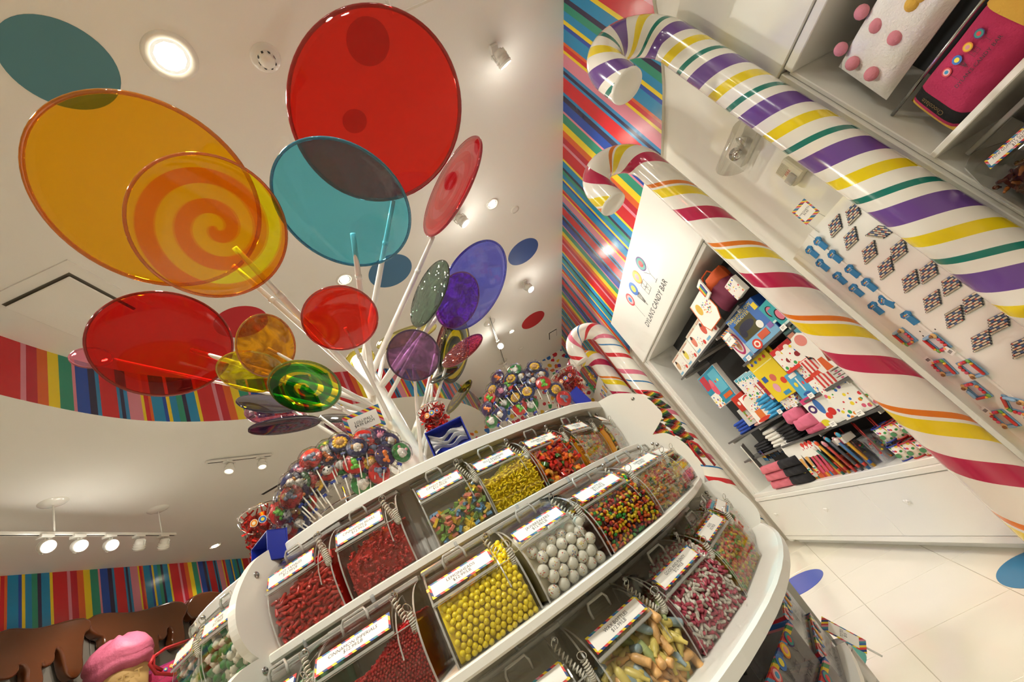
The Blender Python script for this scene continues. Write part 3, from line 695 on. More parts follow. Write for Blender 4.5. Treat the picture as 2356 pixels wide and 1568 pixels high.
for k in range(3):
    y1 = 5.53 - k * .91; d = cpart('drawer_front', 2.22, 2.25, y1 - .9088, y1, .135, .553, W_LAM, .003)
    yk = (5.3, 4.33, 3.36)[k]
    kb = MB()
    M = face_m((-.012, yk - cy, .392), (-1, 0, 0))
    kb.lathe([(.006, -.012), (.006, .006), (0, .006)], 10, 0, M)
    kb.prism([(.0, -.016), (.014, .0), (.02, .012), (.013, .021), (.004, .019), (0, .012), (-.004, .019), (-.013, .021), (-.02, .012), (-.014, 0)], .004, .016, 0, M)
    kb.build('heart_knob', W_GLOSS, d)
cpart('base_rail', 2.222, 2.25, 2.80, 5.54, .085, .131); cpart('plinth', 2.318, 2.345, 2.80, 5.56, 0, .085)
GLS = clear('shelf_glass', (.42, .43, .43), .05, body=.35, body_color=(.16, .16, .17), f0=.08)
def shelf(y0, y1, z, d=.42):
    o = cpart('shelf', 2.275, 2.275 + d, y0, y1, z - .018, z, GLS, .002)
    MB().box(2.27 - XF, 2.275 - XF, y0 - cy, y1 - cy, z - .02, z + .001).build('shelf_edge', GREY_D, o)
    n = max(2, int((y1 - y0) / .6) + 1)
    for k in range(n):
        yy = y0 + .08 + (y1 - y0 - .16) * k / (n - 1)
        MB().box(2.285 - XF, 2.66 - XF, yy - .006 - cy, yy + .006 - cy, z - .045, z - .019).build('shelf_bracket', W_GLOSS, o)
shelf(3.20, 5.04, 2.165); shelf(2.905, 3.80, 1.79); shelf(2.905, 5.20, 1.27); shelf(2.905, 5.20, 1.015)

# ---- nearer cabinet with pillows
c2 = thing('display_cabinet', 'white wall cabinet with plain header holding the candy pillows, nearest the viewer', 'cabinet', Matrix.Translation((XF, .5, 0)))
def c2part(name, x0, x1, y0, y1, z0, z1, mat=W_LAM, bev=.004):
    return MB().box(x0 - XF, x1 - XF, y0 - .5, y1 - .5, z0, z1, 0, None, bev).build(name, mat, c2)
c2part('header_sign', XF, XW - .03, -1.0, 1.56, 2.715, 3.52); c2part('side_panel', 2.23, 2.72, 1.50, 1.545, .05, 2.71); c2part('side_panel', 2.23, 2.72, -1.0, -.96, .05, 2.71)
c2part('side_liner', 2.25, 2.72, 1.475, 1.498, .60, 2.68); c2part('back_panel', 2.70, 2.74, -.96, 1.475, .3, 2.69, DARK); c2part('top_panel', 2.23, 2.72, -.96, 1.475, 2.66, 2.71)
for z in (1.895, 1.30, .7): c2part('shelf', 2.235, 2.70, -.955, 1.473, z - .028, z)
MB().tube([(.11, 1.47 - .5, 2.155), (.11, 1.0 - .5, 2.155)], .008, 8).build('support_rod', STEEL, c2)

# ---- wall fittings between the cabinets
em = thing('emergency_light', 'clear covered emergency light on the white wall between the canes', 'emergency light', fy(2.02, 2.77, XW))
MB().box(-.15, .15, -.05, .05, 0, .05, bev=.006).build('backplate', W_WALL, em)
MB().box(-.012, .012, .036, .046, .05, .051).build('test_switch', BLACK, em)
cov = MB(); arc = [(.155 * math.cos(a), .155 * math.sin(a)) for a in [PI * k / 16 for k in range(17)]]
cv = clear('lamp_cover', (.90, .90, .87), .05, body=.14, body_color=(.6, .6, .55), f0=.10)
cov.grid([[(-.15 + .3 * i / 4, -.075 + .01 * math.sin(i), .05 + .0 + .17 * math.sin(PI * k / 12)) if False else (-.15 + .30 * i / 4, -.085 * math.cos(PI * k / 12), .05 + .15 * math.sin(PI * k / 12)) for k in range(13)] for i in range(5)])
for i in (-.15, .15): cov.add([(i, 0, .05)] + [(i, -.085 * math.cos(PI * k / 12), .05 + .15 * math.sin(PI * k / 12)) for k in range(13)], [(0, k, k + 1) for k in range(1, 13)])
cov.build('clear_cover', cv, em)
for sx in (-.065, .065):
    MB().lathe([(.012, 0), (.035, .03), (.042, .045), (0, .045)], 20, 0, Matrix.Translation((sx, .0, .06)) @ Matrix.Rotation(.5 if sx < 0 else -.5, 4, 'Y')).build('lamp_head', CHROME, em)
al = thing('fire_alarm', 'beige fire alarm strobe with red lettering on the white wall', 'alarm', fy(1.99, 2.42, XW))
BEI = paint('alarm_beige', 'd9d3be', .45)
MB().box(-.06, .06, -.075, .075, 0, .05, bev=.008).build('alarm_body', BEI, al)
for k in range(7): MB().box(-.045, .03, .015 + k * .008, .018 + k * .008, .05, .0515).build('grille_slot', paint('alarm_slot', 'a8a18c', .5), al)
MB().box(-.05, .02, -.065, -.012, .05, .07, bev=.006).build('strobe_lens', clear('strobe', (.9, .88, .86), .05, body=.3, f0=.12), al)
text('FIRE', .026, al, Matrix.Translation((.0, .002, .0515)), paint('alarm_red', 'b0302a', .5))

# ---- magnet board: a two-faced column
mbd = thing('magnet_board', 'white two-faced board carrying rows of fridge magnets', 'display board', Matrix.Translation((2.22, 2.12, 0)))
RX, RY = 2.185, 2.13
MB().add([(RX - 2.22, RY - 2.12, .3), (2.26 - 2.22, 2.43 - 2.12, .3), (2.225 - 2.22, 1.79 - 2.12, .3), (RX - 2.22, RY - 2.12, 2.06), (2.26 - 2.22, 2.43 - 2.12, 2.06), (2.225 - 2.22, 1.79 - 2.12, 2.06)],
         [(0, 2, 1), (3, 4, 5), (0, 1, 4, 3), (0, 3, 5, 2), (1, 2, 5, 4)]).box(.02, .125, 1.82 - 2.12, 2.40 - 2.12, .3, 2.05).build('board', paint('board_white', 'eeece3', .3, coat=.2), mbd)
NL = Vector((RY - 2.42, -(RX - 2.33), 0)).normalized(); NR = Vector((-(1.79 - RY), 2.34 - RX, 0)); NR = Vector((NR.x, NR.y, 0)).normalized()
NL = Vector((-(2.43 - RY), (2.26 - RX), 0)).normalized()
if NL.x > 0: NL = -NL
NR = Vector((-(RY - 1.79), -(2.225 - RX), 0)).normalized()
MB().box(-.006, .006, -.006, .006, .3, 2.06, 0, Matrix.Translation((RX - 2.22, RY - 2.12, 0))).build('board_corner', W_GLOSS, mbd)
def on_plane(px, py, p0, n):
    v = ray(px, py); return EYE + v * ((Vector(p0) - EYE).dot(n) / v.dot(n))
BL = lambda px, py: on_plane(px, py, (RX, RY, 1), NL)
BR = lambda px, py: on_plane(px, py, (RX, RY, 1), NR)
# ================================================================== ROUND CANDY STAND
def RIM(a): return interp([(-180, .95), (-60, .95), (-30, .93), (-10, .945), (5, .925), (20, .905), (35, .915), (50, .96), (62, 1.0), (90, .98), (180, .95)], a)
def R1(a): return interp([(-180, 1.04), (-60, 1.04), (-30, 1.05), (-15, 1.04), (0, 1.01), (15, .975), (28, .96), (40, .975), (52, 1.005), (66, 1.04), (180, 1.04)], a)
def R2(a): return interp([(-180, 1.18), (-60, 1.18), (-30, 1.19), (-10, 1.205), (5, 1.225), (15, 1.23), (25, 1.215), (35, 1.19), (45, 1.165), (60, 1.15), (180, 1.17)], a)
def R3(a): return interp([(-180, 1.24), (10, 1.24), (30, 1.235), (50, 1.215), (62, 1.20), (180, 1.24)], a)
st = thing('candy_stand', 'round white tiered stand holding three rows of clear candy bins', 'display stand', Matrix.Translation((KC.x, KC.y, 0)))
def sweep(name, prof, a0=-180.0, a1=180.0, step=4.0, mat=W_LAM, closed=True, smooth=True, parent=st):
    n = max(2, int(round((a1 - a0) / step))); mb = MB(); P = []
    for k in range(n + 1):
        a = a0 + (a1 - a0) * k / n; d = kdir(a); pr = prof(a)
        P.append([(d.x * r, d.y * r, z) for r, z in pr + ([pr[0]] if closed else [])])
    mb.grid(P, 0, None, False)
    if closed and (a1 - a0) < 359:
        m = len(P[0]) - 1; o = len(mb.v)
        mb.add(P[0][:-1], [tuple(range(m))]); mb.add(P[-1][:-1], [tuple(range(m - 1, -1, -1))])
    return mb.build(name, mat, parent)
sweep('top_plate', lambda a: [(.02, 1.80), (.02, 1.833), (RIM(a) - .004, 1.833), (RIM(a), 1.829), (RIM(a), 1.80), (RIM(a) - .03, 1.796)])
sweep('riser', lambda a: [(RIM(a) - .12, 1.60), (RIM(a) - .12, 1.80), (RIM(a) - .10, 1.80), (RIM(a) - .10, 1.60)])
sweep('shelf', lambda a: [(R1(a) - .25, 1.565), (R1(a) - .25, 1.585), (R1(a) - .004, 1.585), (R1(a), 1.582), (R1(a), 1.567), (R1(a) - .006, 1.562)])
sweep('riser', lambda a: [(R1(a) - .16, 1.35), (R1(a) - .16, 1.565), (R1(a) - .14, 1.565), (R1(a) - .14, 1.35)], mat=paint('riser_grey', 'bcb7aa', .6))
sweep('shelf', lambda a: [(R1(a) - .2, 1.335), (R1(a) - .2, 1.353), (R2(a) - .004, 1.353), (R2(a), 1.350), (R2(a), 1.336), (R2(a) - .006, 1.331)])
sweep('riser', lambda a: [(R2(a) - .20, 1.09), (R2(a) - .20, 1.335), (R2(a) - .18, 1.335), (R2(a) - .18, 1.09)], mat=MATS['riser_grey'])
sweep('counter', lambda a: [(R2(a) - .3, 1.055), (R2(a) - .3, 1.092), (R3(a) + .03, 1.092), (R3(a) + .04, 1.086), (R3(a) + .04, 1.06), (R3(a) + .03, 1.055)])
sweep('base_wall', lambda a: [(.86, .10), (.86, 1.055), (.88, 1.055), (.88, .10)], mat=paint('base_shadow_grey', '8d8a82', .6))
sweep('base_plinth', lambda a: [(.3, 0), (.3, .10), (1.12, .10), (1.12, 0)], mat=W_LAM)
def end_panel(a, outer, lb, low=True, thick=.022):
    d = kdir(a); n = Vector((-d.y, d.x, 0))
    pts = smooth_curve(outer, 5)
    poly = [(p.x, p.y) for p in pts] + [(.70, pts[-1].y), (.70, outer[0][1])]
    M = frame_m((0, 0, 0), d, Vector((0, 0, 1)), n)
    o = MB().prism(poly, -thick / 2, thick / 2, 0, M).build('end_panel', W_LAM, st)
    return o, d, n
L_OUT = [(.90, 1.834), (.955, 1.833), (1.015, 1.812), (1.063, 1.771), (1.098, 1.72), (1.109, 1.665), (1.095, 1.615), (1.072, 1.587)]
L_LOW = [(1.072, 1.587), (1.113, 1.58), (1.19, 1.545), (1.255, 1.48), (1.275, 1.41), (1.25, 1.36), (1.215, 1.337), (1.215, 1.337), (1.27, 1.31), (1.30, 1.25), (1.305, 1.17), (1.295, 1.09)]
def scallops(segs):
    out = []
    for s in segs:
        c = smooth_curve(s, 5); out += [(p.x, p.y) for p in c]
    return out
def end_panel2(a, segs, zbot, rb, thick=.024):
    d = kdir(a); n = Vector((-d.y, d.x, 0)); M = frame_m((0, 0, 0), d, Vector((0, 0, 1)), n)
    pts = scallops(segs) + [(rb, zbot), (.80, zbot), (.80, segs[0][0][1])]
    o = MB().prism(pts, -thick / 2, thick / 2, 0, M).build('end_panel', W_LAM, st)
    for (r, z) in ((segs[0][3][0] - .035, segs[0][3][1] + .0), (segs[1][1][0] - .06, segs[1][1][1] - .02), (segs[1][4][0] - .05, segs[1][4][1])):
        for sg in (1, -1):
            p = M @ Vector((r, z, sg * (thick / 2 + .001)))
            MB().lathe([(0, .003), (.006, .002), (.008, 0)], 14, 0, face_m(p, n * sg)).build('screw_cap', STEEL, o)
    return o
end_panel2(-26.5, [[(.90, 1.834), (.955, 1.833), (1.015, 1.812), (1.063, 1.771), (1.098, 1.72), (1.109, 1.665), (1.095, 1.615), (1.072, 1.587)],
                   [(1.072, 1.587), (1.125, 1.578), (1.195, 1.54), (1.25, 1.475), (1.265, 1.41), (1.245, 1.36), (1.215, 1.337)],
                   [(1.215, 1.337), (1.26, 1.315), (1.295, 1.25), (1.30, 1.17), (1.285, 1.093)]], .0, 1.27)
end_panel2(63.0, [[(1.0, 1.834), (1.07, 1.825), (1.124, 1.793), (1.168, 1.755), (1.188, 1.715), (1.195, 1.67), (1.19, 1.622), (1.105, 1.58)],
                  [(1.105, 1.58), (1.155, 1.555), (1.183, 1.507), (1.195, 1.46), (1.194, 1.412), (1.18, 1.35), (1.155, 1.313)],
                  [(1.155, 1.313), (1.204, 1.293), (1.245, 1.22), (1.25, 1.12), (1.18, 1.05)]], .0, 1.165)
end_panel2(153.0, [[(.95, 1.834), (1.0, 1.833), (1.05, 1.812), (1.08, 1.771), (1.1, 1.72), (1.109, 1.665), (1.095, 1.615), (1.072, 1.587)],
                   [(1.072, 1.587), (1.125, 1.578), (1.195, 1.54), (1.25, 1.475), (1.265, 1.41), (1.245, 1.36), (1.215, 1.337)],
                   [(1.215, 1.337), (1.26, 1.315), (1.295, 1.25), (1.30, 1.17), (1.285, 1.093)]], .0, 1.27)

# ================================================================== CANDY BINS
def label_border():
    m, nt, b, out = new_mat('label_border'); N = nt.nodes; L = nt.links
    tc = N.new('ShaderNodeTexCoord'); sp = N.new('ShaderNodeSeparateXYZ'); L.new(tc.outputs['Object'], sp.inputs[0])
    ad = N.new('ShaderNodeMath'); ad.operation = 'ADD'; L.new(sp.outputs[0], ad.inputs[0]); L.new(sp.outputs[1], ad.inputs[1])
    mu = N.new('ShaderNodeMath'); mu.operation = 'MULTIPLY_ADD'; mu.inputs[1].default_value = 14.0; mu.inputs[2].default_value = 20.0; L.new(ad.outputs[0], mu.inputs[0])
    fr = N.new('ShaderNodeMath'); fr.operation = 'FRACT'; L.new(mu.outputs[0], fr.inputs[0])
    rp = ramp_const(nt, [(0, 'd6403e'), (14, 'e9d23a'), (27, '2f5ea8'), (40, '3f8f9c'), (52, 'd98aa0'), (64, 'c8302f'), (74, 'e8cf2e'), (86, '24407e')], 100.0)
    L.new(fr.outputs[0], rp.inputs[0]); L.new(rp.outputs[0], b.inputs['Base Color']); b.inputs['Roughness'].default_value = .5; return m
BORDER = label_border()
COIL = clear('coil_plastic', (.86, .84, .74), .15, body=.7, body_color=(.88, .86, .76), f0=.1)
BINM = {}
def qcurve(dy, hz, t):
    ph = math.radians(84) * t; b = .022 * math.sin(PI * min(1, t * 1.05)) ** 1.2 * (1 if t < .95 else .6)
    return (-dy + dy * math.cos(ph) + b * math.cos(ph * .8), hz * math.sin(ph) + b * .35 * math.sin(ph))
def bin_meshes(w, dy, hz):
    key = (round(w, 3), round(dy, 3), round(hz, 3))
    if key in BINM: return BINM[key]
    g = {}; th = .004; hw = w / 2
    n = 14; cur = [qcurve(dy, hz, k / n) for k in range(n + 1)]; split = 6
    # body: two side sheets, base, lower front and back
    mb = MB()
    for sx in (-1, 1):
        x0 = sx * hw; x1 = sx * (hw - th)
        poly = cur + [(-dy - .02, hz), (-dy - .02, 0)]
        m = len(poly)
        mb.add([(x0, y, z) for y, z in poly] + [(x1, y, z) for y, z in poly], [tuple(range(m)), tuple(range(2 * m - 1, m - 1, -1))], 0)
        o = len(mb.v) - 2 * m
        for k in range(m):
            k2 = (k + 1) % m; mb.f.append([o + k, o + k2, o + m + k2, o + m + k]); mb.m.append(1); mb.sm.append(False)
    lo = cur[:split + 1]
    mb.grid([[(x, y, z) for y, z in lo] for x in (-hw + th, hw - th)], 0); mb.grid([[(x, y - th * math.cos(1.46 * k / n), z - th * math.sin(1.46 * k / n)) for k, (y, z) in enumerate(lo)] for x in (-hw + th, hw - th)], 0)
    y, z = lo[-1]; mb.box(-hw + th, hw - th, y - th, y + .001, z - .002, z, 1)
    mb.box(-hw + th, hw - th, -dy - .02, 0, .0005, .003, 0); mb.box(-hw, hw, -dy - .023, -dy - .02, 0, hz, 0)
    g['body'] = mb.mesh('bin_body', [ACRYL, ACRYL_E])
    # divider panel inside
    mb = MB(); xd = -(hw - w * .2)
    poly = [qcurve(dy * .93, hz * .95, k / 8) for k in range(2, 9)] + [(-dy, hz * .3)]
    mb.prism([(p[0], p[1]) for p in poly], xd - .0015, xd + .0015, 0, Matrix(((0, 0, 1, 0), (1, 0, 0, 0), (0, 1, 0, 0), (0, 0, 0, 1))), side_mi=1)
    g['divider'] = mb.mesh('bin_divider', [ACRYL, ACRYL_E])
    # lid: upper curved sheet, local to the bin, with front edge strip
    up = cur[split:]; xr = xd + .003
    mb = MB(); mb.grid([[(x, y + .003, z + .003) for y, z in up] for x in (xr, hw)], 0); mb.grid([[(x, y + .006, z + .006) for y, z in up] for x in (xr, hw)], 0)
    y, z = up[0]; mb.box(xr, hw, y + .002, y + .0065, z + .001, z + .0065, 1)
    mb.add([(xr, y + .003, z + .003) for y, z in up] + [(xr, y + .0062, z + .0062) for y, z in up], [(k, k + 1, len(up) + k + 1, len(up) + k) for k in range(len(up) - 1)], 1)
    g['lid'] = mb.mesh('bin_lid', [ACRYL, ACRYL_E])
    y, z = cur[-1]
    mb = MB(); mb.box(-hw - .002, hw + .002, y - .014, y + .012, z - .002, z + .010, 0, None, .002)
    for k in range(4): mb.box(-hw, hw, y - .010 + k * .006, y - .007 + k * .006, z + .010, z + .0125, 1)
    g['hinge'] = mb.mesh('bin_hinge', [ACRYL_E, ACRYL])
    mid = qcurve(dy, hz, .72); nrm = Vector((0, math.cos(math.radians(84) * .72) / max(dy, .01), math.sin(math.radians(84) * .72) / hz)).normalized()
    g['HM'] = face_m(Vector((w * .10, mid[0], mid[1])) + nrm * .005, nrm, (0, -.3, 1))
    mb = MB()
    hl = w * .13
    for s in (0, 1):
        pass
    mb.tube([(-hl, -.008, 0), (-hl, .004, .014), (-hl + .005, .012, .020), (hl - .005, .012, .020), (hl, .004, .014), (hl, -.008, 0)], .0034, 6)
    mb.box(-hl, hl, -.010, .012, .0, .003, 1); mb.add([(-hl, -.008, .001), (hl, -.008, .001), (hl, .012, .020), (-hl, .012, .020)], [(0, 1, 2, 3)], 1)
    g['handle'] = mb.mesh('bin_handle', [ACRYL_E, ACRYL])
    lp = qcurve(dy, hz, .53); ln = Vector((0, math.cos(math.radians(84) * .53) / max(dy, .01), math.sin(math.radians(84) * .53) / hz)).normalized()
    g['LM'] = face_m(Vector((w * .10, lp[0], lp[1])) + ln * .008, ln, (0, 0, 1))
    lw, lh = w * .37, min(.0185, hz * .11)
    mb = MB(); mb.box(-lw, lw, -lh, lh, 0, .0008, 0); mb.box(-lw + .0042, lw - .0042, -lh + .0042, lh - .0042, .0008, .0013, 1)
    g['label'] = mb.mesh('bin_label', [BORDER, PAPER]); g['lw'] = lw; g['lh'] = lh
    # coil cord on the right, two rings and a bolt
    cp = []
    A = Vector((-hw * .60, qcurve(dy, hz, .72)[0] + .012, qcurve(dy, hz, .72)[1] + .006)); B = Vector((-hw * .92, qcurve(dy, hz, .52)[0] + .014, qcurve(dy, hz, .52)[1]))
    base = []
    for k in range(41):
        t = k / 40; p = A.lerp(B, t); sag = .055 * math.sin(PI * t)
        p = p + Vector((-.012 * math.sin(PI * t), .012 * math.sin(PI * t), -sag)); base.append(p)
    turns = 24; pts = []
    for k in range(turns * 7 + 1):
        t = k / (turns * 7); f = t * 40; i = min(39, int(f)); p = base[i].lerp(base[i + 1], f - i); tg = (base[i + 1] - base[i]).normalized(); u = tg.orthogonal().normalized(); q = tg.cross(u)
        an = 2 * PI * turns * t; pts.append(p + (u * math.cos(an) + q * math.sin(an)) * .0062)
    g['coil'] = MB().tube(pts, .0021, 5, cap=False).mesh('coil_cord', COIL)
    for nm_, c_, ax in (('ring', A + Vector((-.004, .004, .006)), .4), ('ring2', B + Vector((0, .002, .008)), -.5)):
        M = Matrix.Translation(c_) @ Matrix.Rotation(ax, 4, 'Z') @ Matrix.Rotation(1.1, 4, 'X')
        g[nm_] = MB().tube([M @ Vector((.0095 * math.cos(2 * PI * k / 16), .0095 * math.sin(2 * PI * k / 16), 0)) for k in range(16)], .0011, 5, closed=True).mesh('split_ring', CHROME)
    g['bolt'] = MB().ball(A + Vector((-.006, .001, .012)), .006, 0, 10, 6).mesh('bolt', STEEL)
    g['tabs'] = MB().box(-w * .02, w * .02, cur[-1][0] - .004, cur[-1][0] + .004, cur[-1][1] + .01, cur[-1][1] + .03, bev=.002).mesh('latch_tab', clear('latch_blue', (.80, .86, .93), .1, body=.2, f0=.1))
    BINM[key] = g; return g
BINS = {}
def candy_bin(key, tier, a0, a1, words, lb, open_=0.0):
    am = (a0 + a1) / 2
    Rf, z0, dy, hz = {1: (R1(am) - .022, 1.586, .105, .200), 2: (R2(am) - .022, 1.354, .15, .188), 3: (R3(am) - .040, 1.093, .125, .205)}[tier]
    w = Rf * math.radians(a1 - a0) * .985
    d = kdir(am); tx = Vector((-d.y, d.x, 0)); M = frame_m(K(am, Rf, z0), -tx, d, Vector((0, 0, 1)))
    g = bin_meshes(w, dy, hz)
    t = thing('candy_bin', lb, 'candy bin', M, 'clear candy bins on the round stand')
    put('bin_body', g['body'], t); put('bin_divider', g['divider'], t); put('hinge_bar', g['hinge'], t); put('latch_tab', g['tabs'], t)
    lid = put('lid', g['lid'], t)
    put('handle', g['handle'], lid, g['HM']); lab = put('price_label', g['label'], lid, g['LM'])
    if words:
        s = min(.0105, g['lw'] * 1.45 / max(4, len(words) * .62))
        text(words + '\n$12.99/LB', s, lid, g['LM'] @ Matrix.Translation((0, 0, .0016)), INK, name='label_text')
    c = put('coil_cord', g['coil'], t); put('split_ring', g['ring'], c); put('split_ring', g['ring2'], c); put('bolt', g['bolt'], c)
    BINS[key] = (M, w, dy, hz); return t
candy_bin('tam', 1, -25.3, -14.6, 'HOT TAMALES', 'clear bin of long red cinnamon candies by the left end panel, top row')
candy_bin('bear', 1, -14.2, -4.0, 'CINNAMON BEARS', 'clear bin of red gummy bears beside the toy brick candies, top row')
candy_bin('blk', 1, -0.9, 9.5, 'CANDY BLOCKS', 'clear bin of pastel toy brick candies, top row')
candy_bin('ban', 1, 9.8, 21.6, 'SILLY BANANAS', 'clear bin of small yellow banana candies, top row')
candy_bin('alp', 1, 22.3, 34.6, 'ALPHABET GUMMI', 'clear bin of orange and red letter gummies, top row')
candy_bin('gum', 1, 35.2, 47.5, 'GUMMI BEARS', 'clear bin of mixed gummy bears, top row')
candy_bin('gm2', 1, 48.2, 60.5, '', 'clear bin of mixed gummies at the right end of the top row')
candy_bin('grn', 2, -25.0, -16.6, '', 'clear bin of pale green gummy lumps at the left end of the middle row')
candy_bin('imp', 2, -16.2, -5.2, 'CINNAMON IMPERIALS', 'clear bin of tiny red cinnamon candies, middle row')
candy_bin('lem', 2, -3.4, 6.1, 'LEMONHEADS', 'clear bin of round yellow lemon candies, middle row')
candy_bin('jaw', 2, 6.6, 15.5, 'JAWBREAKERS', 'clear bin of white speckled jawbreaker balls, middle row')
candy_bin('ski', 2, 15.9, 26.6, 'SKITTLES', 'clear bin of rainbow fruit candies, middle row')
candy_bin('mix', 2, 27.1, 40.5, 'GUMMI RINGS', 'clear bin of mixed pastel gummies right of the rainbow candies, middle row')
candy_bin('mx2', 2, 41.2, 55.0, '', 'clear bin at the right end of the middle row')
candy_bin('emp', 3, -2.5, 7.6, '', 'nearly empty clear bin at the left of the bottom row')
candy_bin('wax', 3, 8.2, 18.4, 'WAX BOTTLES', 'clear bin of pastel wax bottle candies, bottom row')
candy_bin('gp', 3, 18.9, 30.6, 'GOOD AND PLENTY', 'clear bin of pink and white licorice capsules, bottom row')
candy_bin('run', 3, 31.1, 43.5, 'RUNTS', 'clear bin of small bright fruit shaped candies, bottom row')
candy_bin('rn2', 3, 44.2, 57.0, '', 'clear bin at the right end of the bottom row')
candy_bin('lf1', 1, -39.0, -28.6, 'GUMMI', 'clear bin of green and white sour gummies beyond the left end panel, nearer the panel')
candy_bin('lf2', 1, -50.5, -39.8, '', 'clear bin beyond the left end panel, farther from it')
# ================================================================== CANDIES IN THE BINS
def capsule(r, l, mi=0, n=8):
    return MB().lathe([(0, -l), (r * .6, -l + r * .2), (r * .95, -l + r * .65), (r, -l + r), (r, l - r), (r * .95, l - r * .65), (r * .6, l - r * .2), (0, l)], n, mi)
def bear(s):
    m = MB(); m.ball((0, 0, 0), .5 * s, 0, 8, 6, None, (.85, .7, 1.1)); m.ball((0, .05 * s, .72 * s), .36 * s, 0, 8, 6)
    for x in (-1, 1):
        m.ball((x * .26 * s, 0, 1.0 * s), .13 * s, 0, 6, 4); m.ball((x * .42 * s, .22 * s, .2 * s), .18 * s, 0, 6, 4, None, (1, 1.2, 1)); m.ball((x * .3 * s, .28 * s, -.5 * s), .2 * s, 0, 6, 4)
    return m
def brick_candy(nx, ny, u):
    m = MB(); m.box(-nx * u / 2, nx * u / 2, -ny * u / 2, ny * u / 2, -u * .5, u * .5, 0, None, u * .06)
    for i in range(nx):
        for j in range(ny): m.lathe([(u * .24, 0), (u * .24, u * .15), (0, u * .15)], 8, 0, Matrix.Translation(((i - nx / 2 + .5) * u, (j - ny / 2 + .5) * u, u * .5)))
    return m
def lump(s, seed):
    rnd = random.Random(seed); m = MB(); m.ball((0, 0, 0), s, 0, 8, 6); m.v = [tuple(c * (1 + rnd.uniform(-.22, .22)) for c in v) for v in m.v]; return m
def speckled():
    m, nt, b, out = new_mat('jawbreaker_shell'); N = nt.nodes; L = nt.links
    tc = N.new('ShaderNodeTexCoord'); vo = N.new('ShaderNodeTexVoronoi'); vo.inputs['Scale'].default_value = 260
    oi = N.new('ShaderNodeObjectInfo'); vm = N.new('ShaderNodeVectorMath'); vm.operation = 'ADD'; L.new(tc.outputs['Object'], vm.inputs[0]); L.new(oi.outputs['Location'], vm.inputs[1]); L.new(vm.outputs[0], vo.inputs['Vector'])
    nz = N.new('ShaderNodeTexNoise'); nz.inputs['Scale'].default_value = 60; L.new(vm.outputs[0], nz.inputs['Vector'])
    lt = N.new('ShaderNodeMath'); lt.operation = 'LESS_THAN'; lt.inputs[1].default_value = .36; L.new(vo.outputs['Distance'], lt.inputs[0])
    g2 = N.new('ShaderNodeMath'); g2.operation = 'GREATER_THAN'; g2.inputs[1].default_value = .57; L.new(nz.outputs['Fac'], g2.inputs[0])
    mm = N.new('ShaderNodeMath'); mm.operation = 'MULTIPLY'; L.new(lt.outputs[0], mm.inputs[0]); L.new(g2.outputs[0], mm.inputs[1])
    sep = N.new('ShaderNodeSeparateColor'); L.new(vo.outputs['Color'], sep.inputs[0])
    rp = ramp_const(nt, [(0, 'd0463f'), (40, 'e3c52d'), (75, '3867b0')], 100.0); L.new(sep.outputs[0], rp.inputs[0])
    mx = N.new('ShaderNodeMix'); mx.data_type = 'RGBA'; mx.inputs[6].default_value = lin('efeee2'); L.new(mm.outputs[0], mx.inputs[0]); L.new(rp.outputs[0], mx.inputs[7]); L.new(mx.outputs[2], b.inputs['Base Color'])
    b.inputs['Roughness'].default_value = .18; b.inputs['Coat Weight'].default_value = .4; return m

